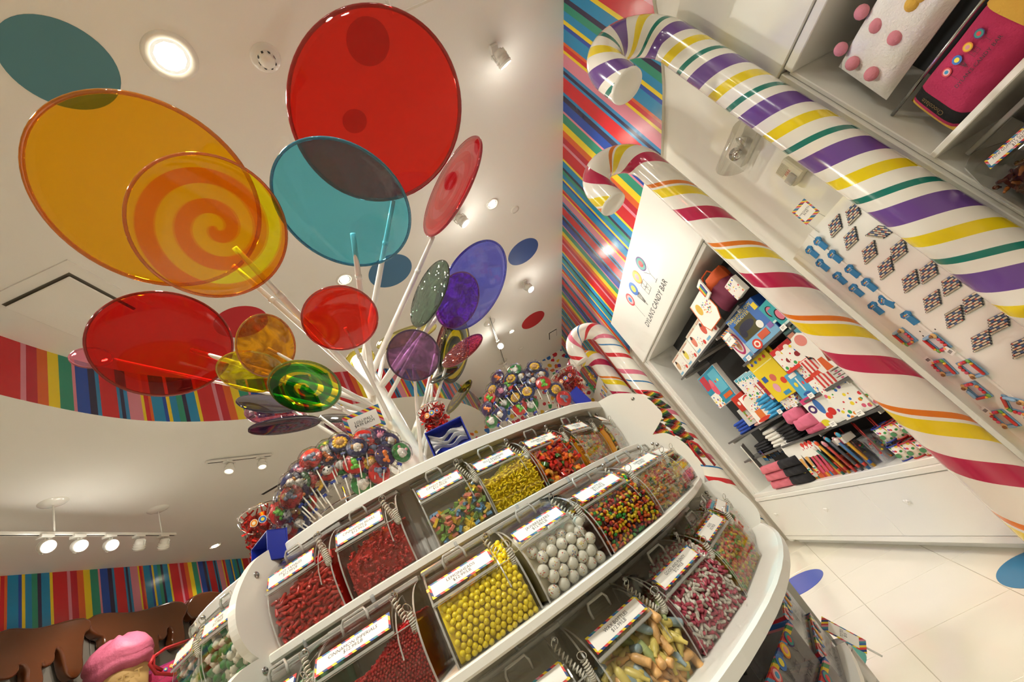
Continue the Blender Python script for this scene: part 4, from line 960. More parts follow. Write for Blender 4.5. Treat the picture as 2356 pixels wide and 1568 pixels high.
def fill(key, name, lb, cat, group, d, meshes, level, align=False, limit=300, jit=.25, bed=None, depth=1.0, rest=True, seed=1, tilt=1.0, shell_only=False, slope=0.0, xlo=None, xhi=None):
    """lay candies against the inside of the curved front and over the heap behind it.
    level = heap height (share of bin height) at left and right; the ones past `limit` join the bed mesh"""
    meshes = [m if isinstance(m, tuple) else ('', m) for m in meshes]
    M, w, dy, hz = BINS[key]; rnd = random.Random(seed); hw = w / 2 - .006
    pos = []
    # arc-length table of the inner front
    tab = []; s = 0; prev = None
    for k in range(81):
        t = k / 80; y, z = qcurve(dy, hz, t); y -= .004; p = Vector((0, y, z))
        if prev is not None: s += (p - prev).length
        prev = p; tab.append((s, y, z, t))
    def at_s(q):
        for i in range(len(tab) - 1):
            if tab[i + 1][0] >= q:
                f = (q - tab[i][0]) / max(1e-9, tab[i + 1][0] - tab[i][0]); return [tab[i][j] + (tab[i + 1][j] - tab[i][j]) * f for j in (1, 2, 3)]
        return tab[-1][1:]
    def lev(x): u = 1 - (x + w / 2) / w; l = level[0] + (level[1] - level[0]) * u; return hz * (l + .05 * math.sin(7 * u + seed))
    x0 = -hw + d / 2 if xlo is None else xlo * w; x1 = hw - d / 2 if xhi is None else xhi * w
    ncol = max(1, int((x1 - x0) / d) + 1); row = 0; q = d * .5
    while True:
        y, z, t = at_s(q)
        if t > .97 or z > hz * .95: break
        ph = math.radians(84) * t; nrm = Vector((0, -math.cos(ph), -math.sin(ph)))
        got = False
        for i in range(ncol + 1):
            x = x0 + d * i + (d / 2 if row % 2 else 0)
            if x > x1: continue
            if z + rnd.uniform(-.5, .5) * d > lev(x): continue
            got = True
            p = Vector((x, y, z)) + nrm * d * .52 + Vector((rnd.uniform(-jit, jit), rnd.uniform(-jit, jit) * .3, rnd.uniform(-jit, jit))) * d * .5
            p.z = max(p.z, d * .4); pos.append((p, 'front'))
        row += 1; q += d * .87
        if not got: break
    nfront = len(pos)
    if not shell_only:
        for j in range(1, int(dy * depth / (d * .85)) + 1):
            for i in range(ncol + 1):
                x = x0 + d * i + (d / 2 if j % 2 else 0) + rnd.uniform(-.2, .2) * d
                if x > x1: continue
                z = lev(x) + slope * j * d + rnd.uniform(-.3, .3) * d
                # front wall at that height
                yf = None
                for sv, yy, zz, tt in tab:
                    if zz >= z: yf = yy; break
                if yf is None: continue
                y = yf - d * .6 - j * d * .87
                if y < -dy - .012 + d / 2: continue
                pos.append((Vector((x, y, z)), 'top'))
    first = True
    for k, (p, wh) in enumerate(pos[:limit]):
        cl, me = meshes[rnd.randrange(len(meshes))]
        if align:
            R = Matrix.Rotation(rnd.uniform(0, 2 * PI), 4, 'Z') @ Matrix.Rotation(PI / 2 + rnd.uniform(-.35, .35) * tilt, 4, 'Y') if wh == 'top' else Matrix.Rotation(PI / 2 + rnd.uniform(-.3, .3) * tilt, 4, 'Y') @ Matrix.Rotation(rnd.uniform(-.2, .2), 4, 'X') @ Matrix.Rotation(rnd.uniform(0, 6), 4, 'Z')
            if wh == 'front': R = Matrix.Rotation(rnd.uniform(-1.2, 1.2) * tilt, 4, Vector((0, .8, .5)).normalized()) @ R
        else: R = Matrix.Rotation(rnd.uniform(0, 2 * PI), 4, Vector((rnd.uniform(-1, 1), rnd.uniform(-1, 1), rnd.uniform(-1, 1))))
        o = bpy.data.objects.new(name, me); COL.objects.link(o); o.matrix_world = M @ Matrix.Translation(p) @ R
        tag(o, lb.format(c=cl), cat, group)
    # the bed: everything that cannot be told apart behind and below the first layer
    if bed:
        mb = MB(); nx = 6; g = d * .95
        P = []
        for i in range(nx + 1):
            x = (x0 - d * .35) + (x1 - x0 + d * .7) * i / nx; top = lev(max(x0, min(x1, x))) - d * .15
            prof = [(-dy - .012, .004)]; fr = []
            for k in range(9):
                z = .004 + (top - .004) * k / 8; yf = tab[-1][1]
                for sv, yy, zz, tt in tab:
                    if zz >= z: yf = yy; break
                fr.append((max(-dy - .010, yf - g), z))
            P.append([(x, a, b) for a, b in [(-dy - .014, .004)] + fr + [(-dy - .014, top + slope * dy)]])
        P = [r + [r[0]] for r in P]; mb.grid(P, 0, None, True); m = len(P[0]) - 1
        mb.add(P[0][:-1], [tuple(range(m))]); mb.add(P[-1][:-1], [tuple(range(m))])
        if rest and len(pos) > limit:
            for p, wh in pos[limit:]:
                vi = rnd.randrange(len(meshes)); src = meshes[vi][1]
                R = Matrix.Translation(p) @ Matrix.Rotation(rnd.uniform(0, 6), 4, Vector((rnd.uniform(-1, 1), rnd.uniform(-1, 1), 1)))
                mb.add([v.co for v in src.vertices], [tuple(f.vertices) for f in src.polygons], 1 + vi, R, True)
        o = mb.build(name + '_bed', [bed] + [m.materials[0] for c, m in meshes]); o.matrix_world = M
        tag(o, lb.format(c='mixed').split(',')[0] + ', the mass behind the front layer', cat, None, 'stuff')
    return len(pos)
G = lambda n, c, **k: gummy('candy_' + n, c, **k)
RDC = G('tamale_red', 'c2261f', rough=.25); TM = capsule(.0047, .0125).mesh('tamale', RDC); TM2 = capsule(.0049, .0115).mesh('tamale', G('tamale_dark', 'a81c1c'))
fill('tam', 'cinnamon_capsule', 'long glossy red cinnamon candy in the bin by the left end panel', 'candy', 'red cinnamon capsules in their bin', .0135, [TM, TM2, TM], (.50, .72), True, 300, .5, RDC, seed=3)
BRC = G('cinnamon_bear_red', 'c9211d', rough=.35); B1 = bear(.011).mesh('cinnamon_bear', BRC); B2 = bear(.011).mesh('cinnamon_bear', G('cinnamon_bear_b', 'b51a1a', rough=.35))
fill('bear', 'cinnamon_bear', 'red gummy bear in the bin beside the toy brick candies', 'candy', 'red gummy bears in their bin', .017, [B1, B2], (.42, .68), False, 300, .5, BRC, seed=5)
cols = {'green': '7fa84a', 'yellow': 'e3bf2a', 'pink': 'd8806a', 'blue': '5f90b8'}
BK = [brick_candy(nx, ny, .0082).mesh('candy_brick', G('brick_' + c, h, rough=.5)) for c, h in cols.items() for nx, ny in ((2, 3), (2, 2), (1, 2))]
fill('blk', 'candy_brick', '{c} toy brick candy in its bin on the top row', 'candy', 'toy brick candies in their bin', .0155, [(c, BK[ci * 3 + q]) for ci, c in enumerate(cols) for q in range(3)], (.32, .52), False, 260, .7, G('brick_bed', 'a89a5c', rough=.6), rest=False, seed=20)
def banana(): return MB().tube([(-.0078, 0, .0), (-.0058, .0012, 0), (0, .0035, 0), (.0058, .0012, 0), (.0078, 0, 0)], [.001, .0024, .0031, .0024, .001], 6)
YB_ = G('banana_yellow', 'fbe01c', rough=.3); BN = banana().mesh('banana_candy', YB_); BN2 = banana().mesh('banana_candy', G('banana_deep', 'f2cf14', rough=.3))
fill('ban', 'banana_candy', 'tiny yellow banana candy in its bin', 'candy', 'tiny banana candies', .0092, [BN, BN2, BN], (.52, .66), False, 300, .8, YB_, seed=9)
GC = {'red': 'c92a1d', 'orange': 'e2611c', 'amber': 'e79a25', 'green': '3d6b2c', 'yellow': 'd9c23a', 'clear': 'd8cfa0'}
gm = lambda n: G('gummy_' + n, GC[n], rough=.12)
LT = []
for i, (ch, c) in enumerate((('A', 'red'), ('B', 'orange'), ('R', 'red'), ('S', 'orange'), ('C', 'amber'), ('E', 'red'), ('K', 'orange'), ('G', 'green'), ('M', 'red'))):
    LT.append((c, text_mesh(ch, .042, gm(c), 'CENTER', .0065, .0012)))
fill('alp', 'letter_gummy', '{c} letter shaped gummy in its bin', 'candy', 'letter gummies in their bin', .0165, LT, (.60, .74), False, 200, 1.0, gm('red'), rest=False, seed=33)
BM = {c: bear(.0105).mesh('gummy_bear', gm(c)) for c in GC}
for key, nm in (('gum', 'top row bin'), ('gm2', 'right end bin of the top row'), ('mix', 'middle row bin right of the rainbow candies'), ('mx2', 'right end bin of the middle row')):
    fill(key, 'gummy_bear', '{c} gummy bear in the ' + nm, 'candy', 'mixed gummy bears in the ' + nm, .0145, [(c, BM[c]) for c in GC], (.50, .66), False, 110 if key == 'gum' else 62, .8, gm('amber'), seed=50 + len(nm))
# middle row
GMM = G('mint_gummy', '6fae8d', rough=.5)
fill('grn', 'sugared_lump', 'pale green sugared gummy lump at the left of the middle row', 'candy', 'pale green gummy lumps', .026, [lump(.0125, 1).mesh('sugared_lump', GMM), lump(.0135, 2).mesh('sugared_lump', GMM)], (.55, .7), False, 120, .4, GMM, seed=4)
IMP = G('imperial_red', 'a3141b', rough=.15); IM = MB().ball((0, 0, 0), .0031, 0, 6, 4).mesh('imperial', IMP)
M_, w_, dy_, hz_ = BINS['imp']
fill('imp', 'cinnamon_bead', 'tiny round red cinnamon candy in the middle row bin', 'candy', 'tiny red cinnamon candies', .0066, [IM], (.36, .64), False, 300, .4, IMP, seed=8)
LEM = G('lemon_yellow', 'fbe326', rough=.3); LM_ = MB().ball((0, 0, 0), .0066, 0, 10, 7).mesh('lemon_drop', LEM)
fill('lem', 'lemon_drop', 'round yellow lemon candy in its middle row bin', 'candy', 'round yellow lemon candies', .0132, [LM_], (.56, .80), False, 300, .3, LEM, seed=2)
JM = MB().ball((0, 0, 0), .0138, 0, 16, 10).mesh('jawbreaker', speckled())
fill('jaw', 'jawbreaker', 'white speckled jawbreaker ball in its middle row bin', 'candy', 'white speckled jawbreakers', .0275, [JM], (.62, .74), False, 200, .12, G('jaw_bed', 'cfcab4', rough=.6), seed=6)
SK = [(c, MB().ball((0, 0, 0), .0058, 0, 9, 6, None, (1, 1, .66)).mesh('fruit_bean', G('fruit_' + c.split()[-1], h, rough=.2))) for c, h in (('red', 'b01f20'), ('orange', 'e0611c'), ('yellow', 'e8c91c'), ('green', '2f9232'), ('dark purple', '4a2030'), ('orange', 'e0611c'), ('yellow', 'e8c91c'))]
fill('ski', 'round_fruit_candy', '{c} round fruit candy in the rainbow bin', 'candy', 'rainbow fruit candies', .0104, SK, (.60, .76), False, 300, .7, G('fruit_bed', '7a3318', rough=.5), seed=70)
# bottom row
def wax_bottle(): return MB().lathe([(0, -.026), (.0085, -.026), (.0095, -.022), (.0095, .004), (.0075, .012), (.0045, .016), (.004, .026), (0, .0265)], 10)
WXM = [(c, wax_bottle().mesh('wax_bottle', G('wax_' + c.split()[-1], h, rough=.4))) for c, h in (('yellow', 'ecd878'), ('peach', 'eab877'), ('pale blue', '9fb6bf'), ('yellow', 'ecd878'), ('pale green', 'b9c98a'), ('peach', 'eab877'))]
fill('wax', 'wax_bottle', '{c} wax bottle candy in its bottom row bin', 'candy', 'pastel wax bottle candies', .0225, WXM, (.42, .64), True, 120, .9, G('wax_bed', 'd8c790', rough=.6), rest=False, seed=90, tilt=2.0)
fill('emp', 'wax_stick', '{c} wax candy at the bottom of the nearly empty bin', 'candy', 'wax candies in the nearly empty bin', .03, WXM, (.10, .14), True, 12, 1.2, None, seed=95, tilt=2.0)
GPM = [(c, capsule(.0042, .0098).mesh('licorice_capsule', G('capsule_' + c, h, rough=.25))) for c, h in (('white', 'e9e4da'), ('pink', 'c9546c'))]
fill('gp', 'licorice_capsule', '{c} licorice capsule in its bottom row bin', 'candy', 'pink and white licorice capsules', .0108, GPM, (.58, .86), True, 300, .8, G('capsule_bed', 'c07f86', rough=.5), seed=110, tilt=2.4)
RUM = [(c, me) for i, (c, h) in enumerate((('yellow', 'e0c620'), ('green', '5aa52e'), ('orange', 'e07a20'), ('red', 'd03a28'))) for me in (capsule(.0042, .0072).mesh('fruit_shape', G('runt_' + c, h, rough=.2)), lump(.0055, 4 + i).mesh('fruit_shape', G('runt_' + c, h, rough=.2)))]
for key, nm in (('run', 'bottom row'), ('rn2', 'right end of the bottom row')):
    fill(key, 'fruit_shaped_candy', '{c} fruit shaped candy in the bin at the ' + nm, 'candy', 'fruit shaped candies, ' + nm, .0112, RUM, (.62, .78), True, 200 if key == 'run' else 90, .9, G('runt_bed', 'c79a20', rough=.5), seed=130 + len(nm), tilt=2)
# beyond the left panel
SGM = [(c, lump(.0125, 20 + i).mesh('sour_gummy', G('sour_' + c, h, rough=.4))) for i, (c, h) in enumerate((('white', 'dcd8c4'), ('green', '2f7a35')))]
for key, nm in (('lf1', 'near the left end panel'), ('lf2', 'farther beyond the left end panel')):
    fill(key, 'sour_gummy', '{c} sour gummy in the bin ' + nm, 'candy', 'green and white sour gummies ' + nm, .021, SGM, (.55, .65), False, 60, .6, G('sour_bed', '3f6b45', rough=.6), rest=False, seed=150)
def scoop(key, x, t, rot):
    M, w, dy, hz = BINS[key]; y, z = qcurve(dy, hz, t)
    o = thing('candy_scoop', 'steel scoop lying in the ' + {'gp': 'pink and white capsule', 'run': 'fruit candy', 'tam': 'long red candy', 'bear': 'red gummy bear', 'wax': 'wax bottle', 'jaw': 'jawbreaker'}[key] + ' bin', 'scoop', M @ Matrix.Translation((-x * w, y - .045, z)) @ Matrix.Rotation(rot, 4, 'Z') @ Matrix.Rotation(1.35, 4, 'Y'))
    P = []
    for i in range(9):
        u = i / 8; r = .020 + .006 * u; P.append([(r * math.cos(PI * (-.05 + 1.1 * k / 10)), -r * math.sin(PI * (-.05 + 1.1 * k / 10)), -.03 + .07 * u - (.02 * abs(k - 5) / 5 if i == 8 else 0)) for k in range(11)])
    m = MB(); m.grid(P); m.build('scoop_bowl', STEEL, o)
    MB().tube([(0, -.018, -.03), (0, -.012, -.045), (0, -.006, -.085), (0, -.004, -.09)], [.012, .006, .006, .004], 8).build('scoop_handle', STEEL, o)
for k in (('gp', -.42, .62, .3), ('tam', .40, .62, -.5), ('run', -.3, .66, .4), ('jaw', .44, .7, -.3)): scoop(*k)
# ================================================================== ON TOP OF THE STAND
sweep('top_drum', lambda a: [(.20, 1.834), (.20, 1.93), (.60, 1.93), (.60, 1.834)])
def flat(name, c): return paint('icing_' + name, c, .3, coat=.4)
I_RED, I_GRN, I_NAVY, I_PUR = flat('red', 'c9221f'), flat('green', '2f7d3a'), flat('navy', '232a5c'), flat('purple', '36204f')
RL = .037
def face_parts(kind):
    z = .006; out = []
    def P(nm, col, *balls):
        m = MB()
        for (x, y, r, *sc) in balls: m.ball((x * RL, y * RL, z), r * RL, 0, 8, 5, None, tuple(sc) if sc else (1, 1, .6))
        out.append((nm, m.mesh('pal_' + nm, flat('c' + col, col))))
    eyes = lambda y=.25, d=.16: (P('eye', 'f2f0ea', (-d, y, .13), (d, y, .13)), P('pupil', '15151a', (-d, y + .02, .065, 1, 1, 1.9), (d, y + .02, .065, 1, 1, 1.9)))
    if kind == 'frog': P('frog_body', '6cc23a', (0, .12, .34), (.05, -.3, .28), (-.25, -.42, .2), (.3, -.38, .2), (-.18, .42, .16), (.18, .42, .16)); eyes(.44, .18)
    elif kind == 'cat': P('cat_head', 'eeebe2', (0, -.05, .52, 1.1, .9, .55), (0, -.3, .34)); P('cat_ear', 'e7a4ae', (-.38, .42, .18), (.38, .42, .18)); P('cat_nose', 'd98090', (0, -.12, .1, 1, 1, 3)); P('pupil', '2a2a2e', (-.2, .12, .06, 1, 1, 4.5), (.2, .12, .06, 1, 1, 4.5))
    elif kind == 'lion':
        P('lion_mane', 'e8b92c', *[(.5 * math.cos(q * PI / 6), .5 * math.sin(q * PI / 6) - .02, .2) for q in range(12)]); P('lion_face', 'dcae74', (0, 0, .42, 1, 1, .75)); P('lion_muzzle', 'e9d2a8', (0, -.16, .2, 1, .8, 1.4)); P('pupil', '1c1a1a', (-.14, .1, .055, 1, 1, 6), (.14, .1, .055, 1, 1, 6), (0, -.08, .07, 1, 1, 5))
    elif kind == 'dog': P('dog_head', 'efe9df', (0, .0, .42, 1, 1.05, .7), (-.14, -.3, .2), (.14, -.3, .2)); P('dog_ear', 'a9753c', (-.42, .05, .2, .8, 1.5, .7), (.42, .05, .2, .8, 1.5, .7)); P('dog_nose', '1a1a1c', (0, -.14, .1, 1, .8, 3)); P('pupil', '1c1a1a', (-.16, .14, .055, 1, 1, 5.5), (.16, .14, .055, 1, 1, 5.5))
    elif kind == 'worm': P('worm_body', 'e2761f', (-.1, .3, .26), (-.02, .05, .22), (.12, -.12, .22), (.14, -.34, .22), (-.06, -.48, .2), (.32, -.5, .18)); eyes(.38, .13)
    elif kind == 'panda': P('panda_head', 'f0eee8', (0, -.04, .5, 1.05, .95, .55)); P('panda_ear', '232326', (-.42, .4, .19), (.42, .4, .19)); P('panda_patch', '2c2c30', (-.2, .08, .15, 1, 1.2, 2.2), (.2, .08, .15, 1, 1.2, 2.2), (0, -.18, .09, 1, .8, 3.6)); P('eye', 'f2f0ea', (-.19, .1, .06, 1, 1, 6), (.19, .1, .06, 1, 1, 6))
    elif kind == 'elephant': P('elephant_head', '77809c', (0, .15, .34), (.36, .2, .22, 1, 1.2, .5), (-.36, .2, .22, 1, 1.2, .5), (.02, -.12, .18), (.1, -.32, .15), (.26, -.4, .13)); eyes(.25, .13)
    elif kind == 'pig': P('pig_head', 'd98aa8', (0, -.08, .46, 1, .95, .6)); P('pig_snout', 'e5a7bd', (0, -.16, .2, 1, .8, 1.7)); P('crown', 'c46a8e', *[(x, .42, .12, .8, 1.6, .8) for x in (-.26, 0, .26)]); P('pupil', '1c1a1a', (-.17, .12, .055, 1, 1, 5), (.17, .12, .055, 1, 1, 5))
    return out
BGC = {'frog': I_RED, 'cat': I_GRN, 'lion': I_NAVY, 'dog': I_NAVY, 'worm': I_PUR, 'panda': I_RED, 'elephant': I_RED, 'pig': I_PUR}
BGN = {'frog': 'green frog on red', 'cat': 'white cat on green', 'lion': 'yellow maned lion on navy', 'dog': 'brown eared dog on navy', 'worm': 'orange worm on purple', 'panda': 'panda on red', 'elephant': 'grey elephant on red', 'pig': 'pink crowned pig on purple'}
FP = {k: face_parts(k) for k in BGC}
DM = {k: MB().lathe([(0, -.004), (RL * .9, -.004), (RL, -.001), (RL, .003), (RL * .9, .006), (0, .0065)], 24).mesh('candy_disc', BGC[k]) for k in BGC}
WM = MB()
rw = random.Random(5); WP = [(0, -.0085), (RL * .95, -.007), (RL * 1.12, -.001), (RL * 1.14, .002), (RL * 1.05, .012), (RL * .6, .021), (0, .022)]
WM.lathe(WP, 18); WM.v = [(x * (1 + rw.uniform(-.05, .05)), y * (1 + rw.uniform(-.05, .05)), z + rw.uniform(-.0015, .0015)) for x, y, z in WM.v]
WM = WM.mesh('wrapper', FILM)
SM = MB().tube([(0, -RL * .8, 0), (0, -RL - .075, 0)], .0022, 6).mesh('lolly_stick', paint('paper_stick', 'ece9df', .6))
RM = MB().box(-.008, .008, -RL - .012, -RL - .004, -.004, .004, 0, None, .001).mesh('ribbon_tie', paint('ribbon_blue', '1d3aa0', .3))
NK = MB().lathe([(RL * .5, -RL * .95), (.010, -RL - .006), (.012, -RL - .012), (.02, -RL - .028)], 10, 0, Matrix(((1, 0, 0, 0), (0, 0, 1, 0), (0, .5, 0, 0), (0, 0, 0, 1)))).mesh('wrapper_neck', FILM)
def pal(kind, P, nrm, up, lb, grp):
    M = face_m(P, nrm, up)
    t = thing('animal_lollipop', lb, 'lollipop', M, grp)
    d = put('candy_disc', DM[kind], t)
    for nm, me in FP[kind]: put(nm, me, t)
    put('lolly_stick', SM, t); put('wrapper', WM, t); put('wrapper_neck', NK, t); put('ribbon_tie', RM, t)
A_ = lambda x, y: (540 + x * .26786, 900 + y * .26786)
B_ = lambda x, y: (1000 + x * .22321, 700 + y * .22321)
L1 = [(A_(x, y), k) for x, y, k in ((905, 445, 'lion'), (1115, 405, 'elephant'), (1250, 385, 'pig'), (1335, 430, 'dog'), (800, 500, 'cat'), (940, 505, 'frog'), (1050, 485, 'dog'), (1195, 500, 'elephant'), (1430, 525, 'cat'), (655, 580, 'elephant'),
      (790, 560, 'worm'), (1290, 555, 'worm'), (685, 640, 'frog'), (565, 690, 'pig'), (800, 680, 'panda'), (915, 630, 'cat'), (1030, 620, 'frog'), (1165, 620, 'lion'), (1240, 700, 'elephant'), (640, 740, 'elephant'), (490, 790, 'dog'), (555, 790, 'cat'),
      (610, 785, 'panda'), (705, 805, 'lion'), (545, 880, 'worm'), (1100, 790, 'cat'), (450, 905, 'lion'), (490, 900, 'elephant'), (605, 945, 'frog'), (395, 1040, 'frog'), (460, 1050, 'panda'), (520, 1010, 'lion'), (560, 1120, 'dog'), (410, 1190, 'dog'), (455, 1170, 'panda'))]
L2 = [(B_(x, y), k) for x, y, k in ((650, 755, 'worm'), (790, 770, 'lion'), (750, 830, 'frog'), (825, 680, 'cat'), (890, 745, 'dog'), (600, 880, 'lion'), (570, 965, 'frog'), (690, 890, 'pig'), (870, 850, 'elephant'), (955, 900, 'lion'), (835, 960, 'lion'),
      (1020, 785, 'dog'), (1000, 700, 'worm'), (1030, 645, 'lion'), (1120, 810, 'frog'), (1250, 880, 'lion'), (720, 1010, 'cat'), (545, 1075, 'worm'), (880, 1060, 'frog'), (990, 1030, 'cat'), (680, 1130, 'dog'), (590, 1195, 'cat'), (1330, 970, 'elephant'), (1100, 725, 'dog'))]
def cluster(L, cpx, rho, d0, depth, base_px, grp, where):
    C = at_d(base_px[0], base_px[1], d0 + .05); seen = {}
    rs = random.Random(3); L = sorted(L, key=lambda q: q[0][0])
    order = {}
    for (px, py), k in L:
        q = min(1, math.hypot(px - cpx[0], py - cpx[1]) / rho); P = at_d(px, py, d0 - depth * math.sqrt(max(0, 1 - q * q)) + rs.uniform(-.012, .012))
        n = (P - C).normalized() * .75 + (EYE - P).normalized() * .65
        seen[k] = seen.get(k, 0) + 1
        tot = sum(1 for _, kk in L if kk == k); i = seen[k]
        if tot == 1: w = 'the only one'
        elif i == 1: w = 'leftmost'
        elif i == tot: w = 'rightmost'
        else: w = ('second', 'third', 'fourth', 'fifth', 'sixth', 'seventh')[i - 2] + ' from left'
        up = (P - C).normalized()
        M = None
        pal(k, P, n, up * .8 + Vector((0, 0, .5)), f'wrapped lollipop, {BGN[k]}, {w} of its kind, {where} rack', grp)
    stn = thing('lollipop_rack', f'clear ringed rack holding the {where} animal lollipops', 'rack', Matrix.Translation((C.x, C.y, 1.834)))
    z0 = C.z - 1.834
    for r, z in ((.10, z0 - .02), (.14, max(.03, z0 - .07))):
        MB().tube([(r * math.cos(2 * PI * k / 40), r * math.sin(2 * PI * k / 40), z) for k in range(40)], .004, 6, closed=True).build('rack_ring', STEEL, stn)
    MB().tube([(0, 0, 0), (0, 0, z0 + .05)], .007, 8).build('rack_post', STEEL, stn)
    MB().lathe([(0, 0), (.11, 0), (.11, .006), (0, .008)], 28).build('rack_base', ACRYL_E, stn)
    for k in range(12):
        a = k * PI / 6; MB().tube([(0, 0, z0 * .4), (.14 * math.cos(a), .14 * math.sin(a), max(.03, z0 - .07))], .0025, 5).build('rack_arm', paint('rack_white', 'eae7de', .5), stn)
cluster(L1, (790, 1110), 175, 1.52, .10, (800, 1150), 'animal lollipops on the left rack', 'left')
cluster(L2, (1230, 920), 140, 1.98, .10, (1240, 960), 'animal lollipops on the right rack', 'right')
# price card
def card(lb, C, nrm, w, h, lines, spin=0.0, size=None):
    t = thing('price_card', lb, 'price card', face_m(C, nrm, (0, 0, 1), spin))
    MB().box(-w / 2, w / 2, -h / 2, h / 2, -.0016, 0).build('card_holder', ACRYL, t)
    MB().box(-w / 2, w / 2, -h / 2, h / 2, .0, .0008).build('card_border', BORDER, t)
    MB().box(-w * .4, w * .4, -h * .34, h * .34, .0008, .0013).build('card_paper', PAPER, t)
    if lines: text(lines, size or h * .17, t, Matrix.Translation((0, 0, .0017)), INK, name='card_text')
    return t
P = at_d(838, 969, 1.50)
pc = card('striped border price card for the lollipops above the left rack', P, EYE - P, .135, .085, 'LOLLIPALS\n$4.99 EACH', -.02)
MB().tube([(0, -.04, 0), (.01, -.16, 0)], .003, 6).build('card_stem', ACRYL_E, pc)
# foil buckets
FOIL = paint('red_foil', 'e0302a', .22, .75)
def bucket(lb, px, d, r=.055, h=.12, tilt=0.0, spin=0.0):
    c = at_d(px[0], px[1], d); b = Vector((c.x, c.y, c.z - h / 2)); tc = (EYE - b); tc.z = 0; tc.normalize()
    M = frame_m(b, Vector((0, 0, 1)).cross(tc) * -1, tc * 1.0, Vector((0, 0, 1)))
    M = frame_m(b, -Vector((0, 0, 1)).cross(tc), tc, Vector((0, 0, 1)))
    if M.to_3x3().determinant() < 0: M = frame_m(b, Vector((0, 0, 1)).cross(tc), tc, Vector((0, 0, 1)))
    t = thing('foil_bucket', lb, 'bucket', M)
    MB().lathe([(0, 0), (r * .82, 0), (r * .84, .004), (r, h), (r * 1.04, h + .002), (r * 1.04, h + .008)], 28).build('pail', clear('pail_clear', (.95, .95, .93), .04, f0=.06), t)
    MB().tube([(r * 1.04 * math.cos(2 * PI * k / 30), r * 1.04 * math.sin(2 * PI * k / 30), h + .006) for k in range(30)], .0035, 6, closed=True).build('pail_rim', CHROME, t)
    rs = random.Random(7); m = MB()
    for k in range(280):
        a = rs.uniform(0, 6.28); q = r * .86 * (.72 + .28 * rs.random()); z = rs.uniform(.01, h + .004); L = rs.uniform(.012, .045); a2 = rs.uniform(0, 6.28); e = rs.uniform(-1, 1)
        p = Vector((q * math.cos(a), q * math.sin(a), z)); v = Vector((math.cos(a2) * .6, math.sin(a2) * .6, e)).normalized() * L; s_ = v.orthogonal().normalized() * .0030
        m.add([p - v * .5 - s_, p - v * .5 + s_, p + v * .5 + s_, p + v * .5 - s_], [(0, 1, 2, 3)])
    o = m.build('foil_shreds', FOIL, t, recalc=False); o['kind'] = 'stuff'
    MB().lathe([(0, .004), (r * .52, .004), (r * .62, h - .01), (0, h - .004)], 20).build('foil_core', paint('red_foil_deep', '7d0f10', .3, .7), t)
    MB().tube([(r * 1.06 * math.cos(q), .02 + r * .3 * math.sin(q) * 0, h * .95 - .085 * math.sin(q)) if False else (r * 1.07 * math.cos(q), r * .55 * math.sin(q), h * .95 - .07 * math.sin(q)) for q in [PI * k / 20 for k in range(21)]], .0022, 6).build('bail_handle', STEEL, t)
    for i, (c1, c2) in enumerate((('c8302f', '5aa0d0'), ('2f6fc4', 'efe04a'), ('e9902b', 'efe3c0'))):
        an = PI / 2 + (i - 1) * -.42; ring_disc(t, face_m((r * .95 * math.cos(an) * 1.02, r * .95 * math.sin(an) * 1.02, h * .68), (math.cos(an), math.sin(an), -.1)), .012, [(1, 'e9e4d4'), (.85, c1), (.45, c2)])
bucket('red foil filled clear bucket behind the blue box near the tree trunk', (1003, 968), 1.75, .058, .12)
bucket('red foil filled clear bucket left of the left lollipop display', (612, 1222), 1.62, .062, .13)
bucket('red foil filled clear bucket right of the right lollipop display', (1312, 885), 2.25, .075, .15)
# blue boxes
BLUE = paint('royal_plastic', '1c2d9c', .3, coat=.3)
def blue_box(lb, C, nrm, w, h, dep, spin, bags=True):
    t = thing('blue_box', lb, 'box', face_m(C, nrm, (0, 0, 1), spin))
    q = .004
    for nm, b in (('box_wall', (-w / 2, -w / 2 + q, -h / 2, h / 2)), ('box_wall', (w / 2 - q, w / 2, -h / 2, h / 2)), ('box_wall', (-w / 2, w / 2, -h / 2, -h / 2 + q)), ('box_wall', (-w / 2, w / 2, h / 2 - q, h / 2))):
        MB().box(b[0], b[1], b[2], b[3], -dep, 0, 0, None, .001).build(nm, BLUE, t)
    MB().box(-w / 2, w / 2, -h / 2, h / 2, -dep - q, -dep).build('box_back', BLUE, t)
    if bags:
        for k in range(3):
            P = []
            rs = random.Random(k)
            for i in range(12):
                u = i / 11; pinch = .35 + .65 * abs(u - .5) * 2
                P.append([((-.44 + .88 * u) * w, -h * .22 + k * h * .16 + (v - .5) * h * .34 * pinch + .01 * math.sin(u * 9 + k), -dep * .5 + k * .006 + .010 * math.sin(v * 7 + u * 5 + rs.random())) for v in [j / 6 for j in range(7)]])
            o = MB().grid(P).build('tissue_bag', clear('bag_film', (.9, .9, .9), .25, body=.6, body_color=(.85, .86, .86), f0=.08), None); o.matrix_world = face_m(C, nrm, (0, 0, 1), spin); tag(o, f'crinkled white plastic bag in the blue box near the trunk, {("lowest", "middle", "topmost")[k]} of three', 'bag', 'white bags in the blue box')
P = at_d(1030, 1003, 1.48); blue_box('open blue box of white bags leaning at the foot of the tree', P, (EYE - P).normalized() + Vector((0, 0, .3)), .145, .10, .05, -.06)
P = at_d(596, 1276, 1.45); blue_box('blue plastic box beside the left lollipop display', P, kdir(-50) + Vector((0, 0, .2)), .13, .085, .05, .0, False)
P = at_d(1345, 912, 2.02); blue_box('blue plastic box beside the right lollipop display', P, kdir(70) + Vector((0, 0, .2)), .14, .10, .06, .0, False)
